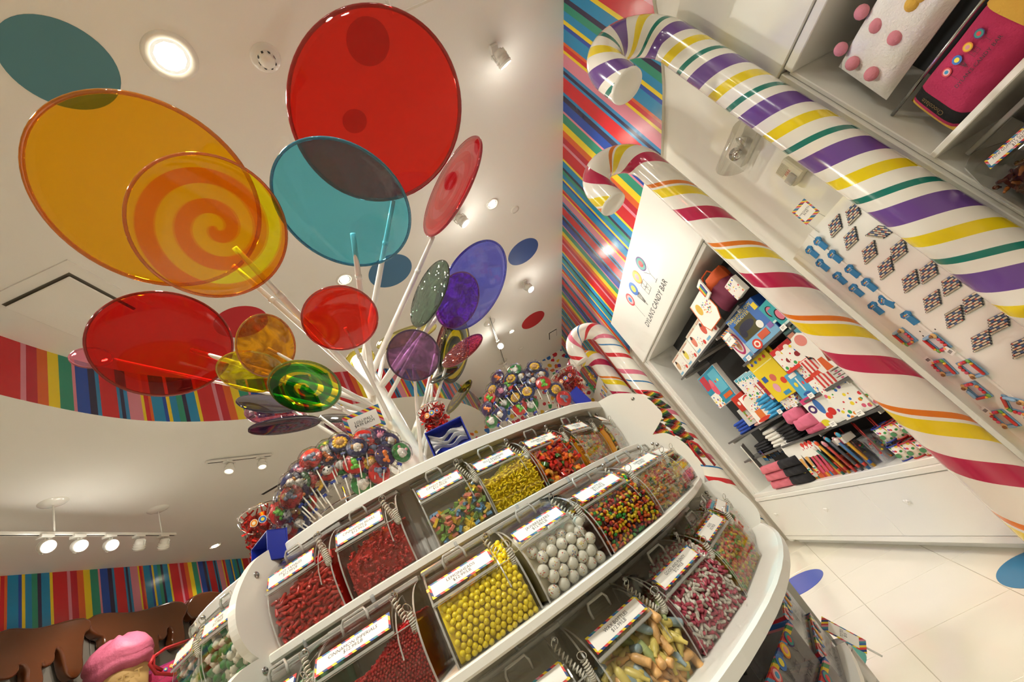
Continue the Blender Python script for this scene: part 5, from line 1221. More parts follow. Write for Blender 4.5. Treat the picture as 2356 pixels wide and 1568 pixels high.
# rainbow twist pops at the right end
def twist_mat():
    m, nt, b, out = new_mat('twist_rainbow'); N = nt.nodes; L = nt.links
    tc = N.new('ShaderNodeTexCoord'); sp = N.new('ShaderNodeSeparateXYZ'); L.new(tc.outputs['Object'], sp.inputs[0])
    at = N.new('ShaderNodeMath'); at.operation = 'ARCTAN2'; L.new(sp.outputs[1], at.inputs[0]); L.new(sp.outputs[0], at.inputs[1])
    dv = N.new('ShaderNodeMath'); dv.operation = 'DIVIDE'; dv.inputs[1].default_value = 2 * PI; L.new(at.outputs[0], dv.inputs[0])
    ma = N.new('ShaderNodeMath'); ma.operation = 'MULTIPLY_ADD'; ma.inputs[1].default_value = 14.0; L.new(sp.outputs[2], ma.inputs[0]); L.new(dv.outputs[0], ma.inputs[2])
    fr = N.new('ShaderNodeMath'); fr.operation = 'FRACT'; L.new(ma.outputs[0], fr.inputs[0])
    rp = ramp_const(nt, [(0, '3a1a1c'), (16, '9c2020'), (32, 'c06a1c'), (46, 'd9b524'), (60, '3f7a2c'), (76, '1f3f38'), (90, '2a2540')], 100.0); L.new(fr.outputs[0], rp.inputs[0]); L.new(rp.outputs[0], b.inputs['Base Color'])
    b.inputs['Roughness'].default_value = .15; b.inputs['Coat Weight'].default_value = .5; return m
tw = MB(); n = 14
P = []
for i in range(13):
    u = i / 12; z = -.055 + .11 * u; r = .017 * math.sin(PI * (.06 + .88 * u)) ** .7
    P.append([((r * (1 + .16 * math.cos(3 * (a + u * 3.4)))) * math.cos(a), (r * (1 + .16 * math.cos(3 * (a + u * 3.4)))) * math.sin(a), z) for a in [2 * PI * k / n for k in range(n + 1)]])
tw.grid(P); TWM = tw.mesh('twist_pop', twist_mat()); rs = random.Random(2)
for col, (x0, y0, x1, y1, dd, cnt, nm) in enumerate(((1468, 918, 1572, 1052, 2.32, 13, 'front'), (1500, 910, 1600, 1040, 2.44, 12, 'middle'), (1455, 945, 1520, 1050, 2.5, 9, 'back'))):
    for k in range(cnt):
        u = k / (cnt - 1); c = at_d(x0 + (x1 - x0) * u + rs.uniform(-3, 3), y0 + (y1 - y0) * u + rs.uniform(-3, 3), dd + rs.uniform(-.02, .02))
        t = Vector((RR * 1.0 + RD * .28)); t = (t + Vector((rs.uniform(-.1, .1), rs.uniform(-.1, .1), rs.uniform(-.1, .1)))).normalized()
        o = put('twist_lollipop', TWM); o.matrix_world = face_m(c, t, (0, 0, 1), rs.uniform(0, 6))
        tag(o, f'dark rainbow twisted lollipop, {("topmost", "second", "third", "fourth", "fifth", "sixth", "seventh", "eighth", "ninth", "tenth", "eleventh", "twelfth", "lowest")[k if k < cnt - 1 else 12]} in the {nm} column of the rack', 'lollipop', 'rainbow twisted lollipops')
tr = thing('twist_rack', 'upright rack holding dark rainbow twisted lollipops behind the stand', 'rack', Matrix.Translation((at_d(1540, 1010, 2.56).x, at_d(1540, 1010, 2.56).y, 0)))
MB().tube([(0, 0, 0), (0, 0, 1.62)], .03, 12).build('rack_post', W_LAM, tr); MB().lathe([(0, 0), (.2, 0), (.2, .02), (0, .03)], 24).build('rack_base', W_LAM, tr)
bt = at_d(1590, 1030, 2.30); o = MB().tube([bt + Vector((.0, 0, -.10)), bt + Vector((0, 0, -.02)), bt + RR * .008 + Vector((0, 0, .03)), bt + RR * .028 + Vector((0, 0, .04)), bt + RR * .045 + Vector((0, 0, .02)), bt + RR * .05 + Vector((0, 0, -.10))], .006, 8).build('red_loop_handle', paint('red_vinyl', 'b02024', .3)); tag(o, 'curved red handle sticking up behind the middle row end panel', 'handle loop')
# far header panel, giant gummies
h3 = thing('display_cabinet', 'far white wall cabinet with a shop logo beyond the fourth cane', 'cabinet', Matrix.Translation((XF, 8.1, 0)))
o = MB().box(0, .10, -1.1, 1.1, 2.705, 3.46, 0, None, .004).build('header_sign', W_LAM, h3); logo(o, face_m((-.001, 0, 2.875), (-1, 0, 0)), .95)
MB().box(.03, .12, -1.1, 1.1, .1, 2.70, 0, None, .004).build('cabinet_front', W_LAM, h3)
for px, py, c, nm in ((1352, 818, 'e8951e', 'upper orange'), (1373, 846, 'dd6f1a', 'lower orange'), (1362, 868, 'e6b91f', 'yellow'), (1362, 892, '2f8a4a', 'green')):
    o = bear(.085).build('giant_gummy_bear', gummy('giant_gummy_' + c, c, .15)); c_ = on_y(px, py, 7.0); o.matrix_world = face_m(c_, Vector((-1, -1, 0)), (0, 0, 1)) @ Matrix.Rotation(-PI / 2, 4, 'X'); tag(o, f'{nm} giant gummy bear behind the far canes', 'gummy bear', 'giant gummy bears')
# ================================================================== MAGNETS ON THE BOARD
SHB = paint('shirt_blue', '2f7fb4', .5)
sh_poly = [(-.5, .30), (-.28, .5), (-.12, .5), (-.06, .44), (.06, .44), (.12, .5), (.28, .5), (.5, .30), (.40, .12), (.29, .2), (.29, -.5), (-.29, -.5), (-.29, .2), (-.40, .12)]
SW = .084
sh_me = MB().prism([(x * SW, y * SW) for x, y in sh_poly], 0, .007).mesh('shirt_body', SHB)
col_me = MB().tube([(-.12 * SW, .49 * SW, .008), (-.05 * SW, .41 * SW, .0085), (.05 * SW, .41 * SW, .0085), (.12 * SW, .49 * SW, .008)], .0022, 6).mesh('collar', paint('shirt_dark', '22628e', .5))
dots_me = {c: MB().prism(disc_poly(.0042, 12), .007, .008).mesh('shirt_print', paint('print_' + c, c, .4)) for c in ('d8484f', 'efe04a', 'e9902b', 'd9d9e8')}
txt_me = text_mesh("DYLAN'S", .009, PAPER)
def shirt(px, py, nm, spin=0.0):
    P = BL(px, py) + NL * .001; t = thing('shirt_magnet', f'small blue t-shirt magnet, {nm}', 'magnet', face_m(P, NL, (0, 0, 1), spin), 'blue shirt magnets on the board')
    put('shirt_body', sh_me, t); put('collar', col_me, t); put('shirt_text', txt_me, t, Matrix.Translation((0, .010, .0075)))
    for i, c in enumerate(dots_me): put('shirt_print', dots_me[c], t, Matrix.Translation(((-1.5 + i) * .011, .022, 0)))
for px, py, nm, sp in ((1890, 559, 'top right of the two upper rows', 0), (1870, 579, 'topmost at the left edge of the board', 0), (1894, 609, 'left column, second from top', 0), (1923, 589, 'right column, second from top', 0), (1934, 639, 'left column, third from top', -.1),
                       (1963, 623, 'right column, third from top', 0), (1972, 667, 'left column, fourth from top', 0), (2002, 654, 'right column, fourth from top', 0), (2017, 708, 'left column, fifth from top', 0), (2041, 693, 'tilted one overlapping its left neighbour', .45), (2095, 730, 'lowest and alone', 0)): shirt(px, py, nm, sp)
PW, PH = .082, .068
SHR = .80
n = 6; o_ = []
for k in range(n): y0 = -PH / 2 + PH * k / n; y1 = y0 + PH / n; xs = SHR * (y0 + y1) / 2; o_ += [(xs + PW * .5, y0 + .001), (xs + PW * .5 + .004, (y0 + y1) / 2), (xs + PW * .5, y1 - .001)]
o_ = o_ + [(-x, -y) for x, y in o_]
pl_back = MB().prism(o_, 0, .006).mesh('magnet_backing', paint('magnet_edge', '39424c', .5))
def bar_mat(i, cols):
    m, nt, b, out = new_mat('magnet_bar_%d' % i); N = nt.nodes; L = nt.links
    tc = N.new('ShaderNodeTexCoord'); sp = N.new('ShaderNodeSeparateXYZ'); L.new(tc.outputs['Object'], sp.inputs[0])
    ma = N.new('ShaderNodeMath'); ma.operation = 'MULTIPLY_ADD'; ma.inputs[1].default_value = 1 / .11; ma.inputs[2].default_value = 5.5 + .17 * i; L.new(sp.outputs[0], ma.inputs[0])
    fr = N.new('ShaderNodeMath'); fr.operation = 'FRACT'; L.new(ma.outputs[0], fr.inputs[0]); rp = ramp_const(nt, cols, 100.0); L.new(fr.outputs[0], rp.inputs[0]); L.new(rp.outputs[0], b.inputs['Base Color']); b.inputs['Roughness'].default_value = .4; return m
bar_m = [bar_mat(i, [(0, 'c86a58'), (8, 'd9ccb4'), (28, '56688f'), (42, 'd9ccb4'), (60, 'bf7a68'), (70, 'd9ccb4'), (86, '4a628f')]) for i in range(5)] + [paint('magnet_bar_plain', 'ddd2b8', .4)]
bar_me = [MB().box(-PW * .48, PW * .48, -PH / 2 + PH * k / n + .002, -PH / 2 + PH * (k + 1) / n - .002, .006, .0085, 0, Matrix.Translation((SHR * (-PH / 2 + PH * (k + .5) / n), 0, 0)), .0008).mesh('magnet_bar', bar_m[5 if k == 0 else k - 1]) for k in range(n)]
pl_txt = text_mesh('DYLANS CANDY', .0085, INK)
def plate(px, py, nm, spin=0.0):
    P = BR(px, py) + NR * .001; t = thing('sign_magnet', f'ridged sign stack magnet, {nm}', 'magnet', face_m(P, NR, (0, 0, 1), spin), 'ridged sign magnets on the board')
    b = put('magnet_backing', pl_back, t)
    for k in range(n): put('magnet_bar', bar_me[k], t)
    put('magnet_text', pl_txt, t, Matrix.Translation((-SHR * PH * .42, -PH / 2 + PH * .5 / n, .0089)))
for px, py, nm, sp in ((1964, 489, 'topmost at the right of the board', 0), (1923, 519, 'topmost next to the board corner', 0), (1959, 548, 'second from top next to the corner', 0), (2028, 533, 'turned sideways', -1.0), (2002, 580, 'third from top next to the corner', 0), (2069, 575, 'right of the sideways one', 0),
                       (2039, 616, 'fourth from top next to the corner', 0), (2096, 646, 'fifth from top next to the corner', 0), (2138, 624, 'right column, third from top', 0), (2146, 692, 'sixth from top next to the corner', 0), (2190, 652, 'right column, fourth from top', 0), (2197, 728, 'upside down one', PI),
                       (2240, 694, 'right column, fifth from top', 0), (2259, 783, 'lowest next to the corner', 0), (2299, 741, 'right column, lowest whole one', 0), (2354, 797, 'cut by the right edge of the photo', 0)): plate(px, py, nm, sp)
FRB = paint('frame_blue', '6f9fc0', .4)
def frame_magnet(px, py, nm, spin=0.0, tagcard=True):
    P = BL(px, py) + NL * .001; s = .050; t = thing('frame_magnet', f'candy trimmed photo frame magnet, {nm}', 'magnet', face_m(P, NL, (0, 0, 1), spin), 'photo frame magnets on the board')
    for x0, x1, y0, y1 in ((-s, -s * .62, -s, s), (s * .62, s, -s, s), (-s * .62, s * .62, s * .62, s), (-s * .62, s * .62, -s, -s * .62)): MB().box(x0, x1, y0, y1, 0, .008, 0, None, .002).build('frame_side', FRB, t)
    MB().box(-s * .62, s * .62, -s * .62, s * .62, 0, .002).build('frame_mat', paint('frame_paper', 'd8cfd0', .6), t)
    C = lambda m, c, nmx: m.build(nmx, flat('fm' + c, c), t)
    C(capsule(.007, .034).add([], []), 'c8302c', 'candy_red').matrix_local = Matrix.Translation((-s * .82, .01, .014)) @ Matrix.Rotation(PI / 2, 4, 'X')
    C(capsule(.008, .026), '8fb8d8', 'candy_wrapped').matrix_local = Matrix.Translation((-.012, s * .84, .014)) @ Matrix.Rotation(PI / 2, 4, 'Y')
    C(MB().lathe([(0, 0), (.015, 0), (.0165, .005), (.0105, .009), (0, .010)], 16), 'd6b072', 'cookie').matrix_local = Matrix.Translation((s * .7, s * .72, .008))
    C(MB().ball((0, 0, 0), .010, sc=(1, 1, .7)), '8a5a2a', 'cookie_top').matrix_local = Matrix.Translation((s * .58, s * .78, .02))
    for k, (x, y, c) in enumerate(((.8, .2, 'd0506a'), (.82, -.15, 'c8242c'), (.78, -.5, 'd83a3a'), (.4, -.8, 'e8a04a'), (.05, -.84, 'cf3a66'), (-.3, -.84, 'c92b2b'))): C(MB().ball((0, 0, 0), .009, sc=(1, 1, .8)), c, 'candy_drop').matrix_local = Matrix.Translation((x * s, y * s, .013))
    C(MB().lathe([(0, 0), (.011, 0), (.0125, .004), (0, .007)], 14), '6fae48', 'lime_slice').matrix_local = Matrix.Translation((-s * .75, -s * .8, .009))
    C(MB().ball((0, 0, 0), .007), 'e5b52c', 'lemon_drop').matrix_local = Matrix.Translation((-s * .86, -s * .5, .014))
    if tagcard:
        g = MB().box(-.022, .022, -.034, .012, 0, .0008).build('barcode_tag', PAPER, t, Matrix.Translation((s * .5, -s * .95, .016)) @ Matrix.Rotation(.25, 4, 'Z'))
        for k in range(8): MB().box(-.016 + k * .004, -.0145 + k * .004 + (.001 if k % 3 else 0), -.024, -.008, .0008, .0011).build('barcode_line', INK, g)
for px, py, nm, sp, tg in ((2084, 773, 'highest of the frames', 0, False), (2158, 786, 'second highest, with a barcode tag', 0, True), (2173, 843, 'left one of the turned pair with tag', PI * .95, True), (2238, 846, 'right one of the turned pair', PI, False), (2249, 896, 'turned a quarter', PI / 2, False), (2312, 961, 'lowest of the frames', PI, True), (2343, 931, 'cut by the right edge of the photo', -.6, True)): frame_magnet(px, py, nm, sp, tg)
for px, py in ((2127, 753), (2117, 762), (2124, 772), (2152, 757)):
    o = MB().prism(disc_poly(.004, 12), 0, .0012).build('peg_hole', BLACK, mbd); o.matrix_world = face_m(BL(px, py) + NL * .0004, NL)
P = BL(1853, 487) + Vector((-.02, 0, 0)); pc = card('rainbow bordered price card clipped above the magnet board', on_x(1853, 487, 2.2), (-1, -.35, .1), .10, .12, 'MAGNETS\n$6.00', 0.0, .016)
MB().tube([(-.04, -.06, 0), (-.04, -.14, -.01)], .002, 5).build('card_wire', ACRYL_E, pc); MB().tube([(.04, -.06, 0), (.05, -.14, -.01)], .002, 5).build('card_wire', ACRYL_E, pc)

# ================================================================== PILLOWS AND JAR IN THE NEAR CABINET
FLUFF = paint('plush_white', 'eeece6', .95, bump=.5, bscale=90); PPK = paint('plush_pink', 'b8315c', .95, bump=.5, bscale=120); PYE = paint('plush_yellow', 'ddb24c', .95, bump=.4, bscale=120)
PBR = paint('plush_brown', '4a3420', .95, bump=.6, bscale=90); PBK = paint('plush_black', '191717', .95, bump=.3, bscale=120); PRO = paint('plush_rose', 'd98b98', .95, bump=.4, bscale=120)
def cushion(w, h, d, u0=0.0, u1=1.0, nu=28, nv=14, puff=1.0):
    """plump rectangular cushion between share u0 and u1 of its length: x length, y height, z depth"""
    m = MB()
    for sg in (1, -1):
        P = []
        for i in range(nu + 1):
            u = u0 + (u1 - u0) * i / nu; row = []
            for j in range(nv + 1):
                v = j / nv; e = (max(0, 1 - (2 * u - 1) ** 4) * max(0, 1 - (2 * v - 1) ** 4)) ** .5
                px = (u - .5) * w; py = (v - .5) * h * (1 - .03 * math.sin(PI * u)); row.append((px, py, sg * d * .5 * (e * puff) + .004 * math.sin(19 * u + 5 * v) * e))
            P.append(row)
        m.grid(P)
    return m
XP = 2.34
pw = thing('dot_pillow', 'white plush pillow with raised pink dots on the upper cubby', 'pillow', face_m((XP, .95, 2.365), (-1, 0, .12), (0, 0, 1)))
cushion(.95, .30, .15).build('pillow_body', FLUFF, pw)
for px, py in ((1967, 34), (2007, 63), (2055, 88), (1920, 119), (1951, 150), (2000, 172), (2095, 10)):
    q = on_x(px, py, XP - .085); l = pw.matrix_world.inverted() @ q
    MB().ball((l.x, l.y, .068), .030, 0, 14, 9, None, (1, 1, .8)).build('pillow_dot', PRO if px != 2095 else PYE, pw)
q = pw.matrix_world.inverted() @ on_x(2115, -12, XP - .085); MB().ball((q.x, q.y, .065), .032, 0, 14, 9, None, (1, 1, .8)).build('pillow_dot', PYE, pw)
pb = thing('candy_bar_pillow', 'pink candy bar plush pillow with black band and brown chocolate end', 'pillow', face_m((XP, 1.02, 2.02), (-1, 0, .15), (0, 0, 1)))
W_, H_, D_ = .76, .235, .15
cushion(W_, H_, D_, 0, .035, 4).build('wrapper_end', PYE, pb); cushion(W_, H_ * 1.005, D_ * 1.005, .03, .055, 4).build('wrapper_stripe', PPK, pb); cushion(W_, H_ * 1.01, D_ * 1.01, .05, .12, 6).build('black_band', PBK, pb)
cushion(W_, H_, D_, .11, .56, 20).build('pink_wrapper', PPK, pb); cushion(W_, H_ * 1.04, D_ * 1.06, .53, .66, 8).build('yellow_lining', PYE, pb); cushion(W_, H_ * .97, D_ * .95, .63, 1.0, 14).build('chocolate_bar', PBR, pb)
for i in range(3):
    for j in range(2): MB().ball((W_ * (.2 + .11 * i), -H_ * .22 + j * H_ * .44, D_ * .36), .045, 0, 12, 8, None, (1, .9, .5)).build('chocolate_square', PBR, pb)
logo(pb, Matrix.Translation((-.115, -.028, D_ * .5 + .006)), .19)
text('Chocolate', .026, pb, Matrix.Translation((-.315, 0, D_ * .43)) @ Matrix.Rotation(PI / 2, 4, 'Z'), paint('stitch_gold', '6b5526', .6))
jar = thing('cola_jar', 'clear jar bin of brown cola bottle gummies on the shelf at the right edge', 'candy bin', face_m((2.25, 1.255, 1.301), (-1, 0, 0), (0, 0, 1)))
jc = [(-.26, 0), (-.26, .46), (-.10, .50), (.0, .46), (.045, .34), (.05, .18), (.03, .05), (0, 0)]
m = MB(); Mj = Matrix(((0, 0, 1, 0), (0, 1, 0, 0), (1, 0, 0, 0), (0, 0, 0, 1)))
for s in (-.20, .30): m.prism([(z, y) for z, y in jc], s, s + .005, 0, Mj, side_mi=1)
m.grid([[(x, y, z) for z, y in jc[2:]] for x in (-.195, .30)], 0); m.build('jar_body', [ACRYL, ACRYL_E], jar)
MB().box(-.205, .31, .495, .515, -.12, -.08, 0, None, .003).build('jar_hinge', ACRYL_E, jar)
g = {'lab': MB()}; g['lab'].box(-.11, .16, -.022, .022, 0, .001, 0); g['lab'].box(-.10, .15, -.014, .014, .001, .0015, 1)
Ml = face_m((-.02, .405, .028), (0, .45, .9), (0, 1, 0)); g['lab'].build('price_label', [BORDER, PAPER], jar, Ml)
text('MINI GUMMY COLA BOTTLES\n$12.99/LB', .0155, jar, Ml @ Matrix.Translation((.02, 0, .0018)), INK, name='label_text')
COLA = [gummy('cola_brown', '4a2410', .08), gummy('cola_amber', '9a5a1c', .08)]; cme = [MB().lathe([(0, -.02), (.008, -.02), (.009, -.006), (.0055, .006), (.0045, .018), (0, .019)], 8).mesh('cola_gummy', c) for c in COLA]; rs = random.Random(12)
for k in range(190):
    layer = k % 3; x = rs.uniform(-.18, .285); y = rs.uniform(.02, .36); zf = .03 if y < .28 else .02
    z = (.032 - layer * .02) + rs.uniform(-.006, .006) if y < .33 else rs.uniform(-.2, .02)
    o = put('cola_gummy', cme[rs.randrange(2)]); o.matrix_world = jar.matrix_world @ Matrix.Translation((x, y, z)) @ Matrix.Rotation(rs.uniform(0, 6), 4, Vector((rs.uniform(-1, 1), rs.uniform(-1, 1), rs.uniform(-1, 1)))); tag(o, 'brown cola bottle gummy in the jar at the right edge', 'candy', 'cola bottle gummies in the jar')
MB().box(-.185, .29, .006, .335, -.24, -.02).build('gummy_mass', COLA[0], jar)

# ================================================================== GOODS ON THE PRODUCT SHELVES
def candy_print(name, bg, scale=26):
    m, nt, b, out = new_mat(name); N = nt.nodes; L = nt.links
    tc = N.new('ShaderNodeTexCoord'); vo = N.new('ShaderNodeTexVoronoi'); vo.inputs['Scale'].default_value = scale; L.new(tc.outputs['Object'], vo.inputs['Vector'])
    sep = N.new('ShaderNodeSeparateColor'); L.new(vo.outputs['Color'], sep.inputs[0]); rp = ramp_const(nt, [(0, 'd0303a'), (18, 'e0842c'), (32, 'e8cf35'), (46, '3c9a4c'), (60, '2f6fc0'), (74, '7a4aa0'), (86, 'd8607c')], 100.0); L.new(sep.outputs[0], rp.inputs[0])
    gt = N.new('ShaderNodeMath'); gt.operation = 'GREATER_THAN'; gt.inputs[1].default_value = .40; L.new(vo.outputs['Distance'], gt.inputs[0])
    mx = N.new('ShaderNodeMix'); mx.data_type = 'RGBA'; L.new(gt.outputs[0], mx.inputs[0]); L.new(rp.outputs[0], mx.inputs[6]); mx.inputs[7].default_value = lin(bg); L.new(mx.outputs[2], b.inputs['Base Color']); b.inputs['Roughness'].default_value = .35; return m
CP = candy_print('candy_print_white', 'f0ede4'); CP2 = candy_print('candy_print_fine', 'f0ede4', 45); PRT = lambda c: paint('print_' + c, c, .4)
XI = 2.29
def box_item(name, lb, cat, y, z, w, h, d, front, side=None, prints=(), lean=0.0, yaw=0.0, x=XI, group=None, words=None):
    """box standing on a shelf: y centre, z bottom; prints = (shape, u, v, su, sv, colour) on the front"""
    M = face_m((x, y, z), (-1, 0, 0), (0, 0, 1)) @ Matrix.Rotation(yaw, 4, 'Y') @ Matrix.Rotation(-lean, 4, 'X')
    t = thing(name, lb, cat, M, group)
    mb = MB(); mb.box(-w / 2, w / 2, 0, h, -d, 0, 1, None, .002); mb.build('carton', [front, side or front], t)
    MB().box(-w / 2 + .003, w / 2 - .003, .003, h - .003, 0, .0008).build('front_panel', front, t)
    for k, (s, u, v, su, sv, c) in enumerate(prints):
        mat = c if not isinstance(c, str) else PRT(c); zz = .0009 + .0004 * k
        if s == 'r': MB().box(u * w - su * w / 2, u * w + su * w / 2, v * h - sv * h / 2, v * h + sv * h / 2, zz, zz + .0004).build('print_block', mat, t)
        else: MB().prism(disc_poly(1, 24, 0, 0, su * w / 2, sv * h / 2), zz, zz + .0004, 0, Matrix.Translation((u * w, v * h, 0))).build('print_spot', mat, t)
    if words:
        tx, size, u, v, c = words; text(tx, size, t, Matrix.Translation((u * w, v * h, .004)), PRT(c), name='print_text')
    return t
def ptag(y, z, lb, x=2.262):
    t = thing('price_tag', lb, 'price tag', face_m((x, y, z), (-1, 0, .1), (0, 0, 1))); MB().box(-.035, .035, -.02, .02, 0, .001).build('tag_card', PAPER, t)
    for k in range(2): MB().box(-.02, .02 - k * .01, .004 - k * .01, .007 - k * .01, .001, .0013).build('tag_line', INK, t)
WP_ = paint('carton_white', 'f2efe6', .35)
# top left shelf: craft kit cartons
for k, (y, nm, acc) in enumerate(((4.84, 'far left', 'c9a27a'), (4.50, 'second from left', 'e0cf5a'), (4.16, 'third from left', 'd87f6a'), (3.84, 'right of the row', 'd05a4a'))):
    box_item('craft_kit', f'white printed craft kit carton, {nm} on the top shelf', 'carton', y, 2.167, .32, .235 + .02 * (k > 1), .10, WP_, WP_, [('r', 0, .93, .98, .12, 'd8d2bc'), ('c', -.22, .55, .30, .5, acc), ('c', .15, .35, .3, .4, CP2), ('c', .36, .18, .16, .2, 'd8433a'), ('r', -.3, .14, .3, .1, '7fb8d8'), ('c', -.22, .74, .14, .16, '3a2a24')], .10, words=('COLOR YOUR OWN', .026, -.05, .9, 'c0392b'))
ap = thing('printed_apron', 'white bib with orange trim and coloured doodles hanging over the top shelf', 'bib', face_m((2.262, 3.60, 2.30), (-1, 0, .1), (0, 0, 1)))
MB().prism([(-.17, .23), (.17, .23), (.19, .0), (.13, -.09), (-.13, -.09), (-.19, 0)], 0, .006).build('bib_cloth', WP_, ap); MB().tube([(-.17, .23, .004), (-.19, 0, .004), (-.13, -.09, .004), (.13, -.09, .004), (.19, 0, .004), (.17, .23, .004)], .006, 6).build('bib_trim', PRT('d8682c'), ap)
MB().prism(disc_poly(1, 24, .07, .09, .085, .075), .006, .007).build('doodle_patch', CP2, ap); MB().prism(disc_poly(1, 20, -.07, .13, .05, .06), .006, .007).build('doodle_face', PRT('d9b24a'), ap)
bg = thing('orange_backpack', 'orange and maroon bag with a rainbow crayon pack on the top shelf', 'bag', face_m((2.36, 3.30, 2.20), (-1, -.2, 0), (0, 0, 1)) @ Matrix.Scale(.82, 4))
cushion(.36, .36, .22).build('bag_body', paint('bag_maroon', '6d1f3c', .7), bg, Matrix.Translation((0, .19, 0))); cushion(.37, .16, .24).build('bag_flap', paint('bag_orange', 'c2501e', .7), bg, Matrix.Translation((0, .34, .01)))
MB().box(-.05, .01, .36, .40, .12, .135, 0, None, .003).build('bag_buckle', BLACK, bg); MB().tube([(-.1, .40, .05), (-.06, .47, .05), (.06, .47, .05), (.1, .40, .05)], .01, 6).build('bag_handle', MATS['bag_orange'], bg)
cr = box_item('crayon_pack', 'white framed rainbow crayon pack in front of the orange bag', 'crayon pack', 3.36, 2.40, .15, .17, .015, WP_, WP_, [], .1, -.2, 2.235)
for k, c in enumerate(('c8202a', 'd8622a', 'e8a82c', 'e8cf2c', '4f9a3c', '2f8e8a', '2f5fb0', '5a3f90')): MB().box(-.056 + k * .014, -.045 + k * .014, .035, .135, .002, .008, 0, None, .002).build('crayon', PRT(c), cr)
box_item('toy_bag', 'small clear bag of mixed toys at the right of the top shelf', 'toy bag', 3.12, 2.20, .16, .16, .05, CP2, WP_, [('r', 0, .2, .7, .3, 'f0ede4')], 0, 0, 2.30)
# shelf with the marshmallow toy
box_item('toy_carton', 'large blue toy carton with target print and yellow title', 'carton', 3.31, 1.792, .38, .36, .13, PRT('3f6fb8'), PRT('2558b0'), [('r', 0, .16, .96, .30, '7fb6d8'), ('r', -.1, .55, .62, .46, '4a4620'), ('c', -.1, .6, .5, .22, '23243c'), ('c', -.3, .5, .18, .22, '23243c'), ('c', .2, .42, .18, .2, 'efeee6'), ('c', -.22, .12, .26, .26, 'd8402f'), ('c', -.22, .12, .17, .17, 'efe9dc'), ('c', -.22, .12, .09, .09, 'd8402f'), ('r', .42, .8, .12, .16, 'e8cf2c'), ('r', .38, .25, .14, .12, '8f6ab0'), ('r', .1, .2, .3, .16, 'd05a3a')], .05, .25, words=('MARSHMALLOW\nSHOOTER', .044, -.04, .86, 'f0dc2c'))
dl = box_item('doll_carton', 'pink and white oval window carton beside the blue toy carton', 'carton', 3.66, 1.792, .20, .33, .10, PRT('ece4e0'), PRT('c02a6a'), [('c', 0, .55, .8, .75, 'c23a74'), ('c', 0, .55, .58, .6, 'e9e4e2'), ('c', .02, .45, .3, .3, 'd9a07a'), ('r', 0, .08, .9, .12, '6fa8d0')], .05)
for k, (y, z) in enumerate(((3.02, 1.86), (2.945, 1.80))): box_item('candy_carton', ('upper' if k == 0 else 'lower') + ' turquoise carton with a pink window next to the magenta cane', 'carton', y, z if k == 0 else 1.792, .15, .17, .09, PRT('3fa6ac'), PRT('2f8e98'), [('c', 0, .5, .62, .6, '2a1a24'), ('c', .03, .5, .5, .5, 'd97a90'), ('r', 0, .06, .9, .1, 'cfe6e2')], 0, 0, 2.30 - .02 * k)
ptag(3.0, 1.79, 'white price tag below the turquoise cartons'); ptag(3.62, 1.80, 'white price tag below the oval window carton')
c_ = card('rainbow bordered price card on the top shelf edge', Vector((2.25, 3.62, 2.03)), (-1, -.1, .1), .14, .16, 'CRAFT KITS\n$24.99', 0, .022)
# third level
z3 = 1.272
nb = box_item('notebook_set', 'stationery set with pink ice cream and blue notebook on the left of the third shelf', 'stationery', 4.55, 1.62, .42, .40, .06, PRT('2f8fb0'), WP_, [('r', -.3, .2, .38, .4, CP), ('r', -.3, .75, .3, .4, 'c03a4a'), ('c', -.05, .5, .3, .42, 'dd5a72'), ('c', -.05, .66, .16, .22, 'e07080'), ('r', .25, .6, .42, .62, '62b4cc'), ('r', .25, .16, .4, .12, 'd8622a'), ('c', .15, .62, .07, .08, 'd8484f'), ('c', .28, .62, .07, .08, 'efe04a')], .08, .1)
for k in range(9): box_item('sticker_pad', f'candy printed sticker pad, {("first", "second", "third", "fourth", "fifth", "sixth", "seventh", "eighth", "last")[k]} of the hanging row left of the yellow cards', 'sticker pad', 4.02 - k * .042, 1.50 - .012 * k, .17, .24, .012, CP2 if k % 2 else CP, WP_, [('r', 0, .93, .9, .12, '49a6b8')], 0, .5, 2.30 + .012 * k)
for k in range(2): box_item('yellow_card', ('front' if k == 0 else 'back') + ' yellow sticker card with lollipop drawings', 'sticker card', 3.62 - k * .03, 1.36, .30, .43, .01, PRT('e8cc2a'), PRT('d8bc22'), [('r', 0, .76, .9, .02, 'f3e9a0'), ('c', 0, .45, .22, .16, 'd06a5a'), ('c', -.15, .25, .22, .2, 'e0a0b0'), ('c', .25, .3, .2, .14, 'd8432f'), ('r', -.3, .5, .18, .12, '2f5fa8'), ('r', .05, .08, .25, .08, '3f8fb8'), ('c', -.3, .88, .1, .07, '5a3f90'), ('c', -.1, .88, .1, .07, '2f6fc4'), ('c', .1, .88, .1, .07, 'd8682c'), ('c', .3, .88, .1, .07, 'c8303f')], .05, .2, 2.29 + .03 * k)
for k, (y, c) in enumerate(((3.30, 'c82f2a'), (3.17, 'b8262a'))): box_item('candy_pouch', ('left' if k == 0 else 'right') + ' red topped candy print pouch under the blue toy carton', 'pouch', y, 1.50, .18, .22, .03, CP, PRT(c), [('r', 0, .9, .95, .2, c), ('c', -.1, .8, .3, .2, 'efe6d8'), ('r', 0, .06, .98, .12, 'd83a2f'), ('c', .1, .4, .3, .2, '8a1f26')], .05, .2)
for k, (y, c, w) in enumerate(((3.05, 'd88a6a', 'salmon'), (2.95, '4aa0b4', 'turquoise'))): box_item('pencil_case', f'black framed {w} pencil tin standing on the upper right', 'tin', y, 1.50, .085, .27, .03, PRT('1c1c20'), BLACK, [('r', 0, .45, .7, .8, c), ('r', 0, .94, .8, .1, '2f6a6a')], .05, .3)
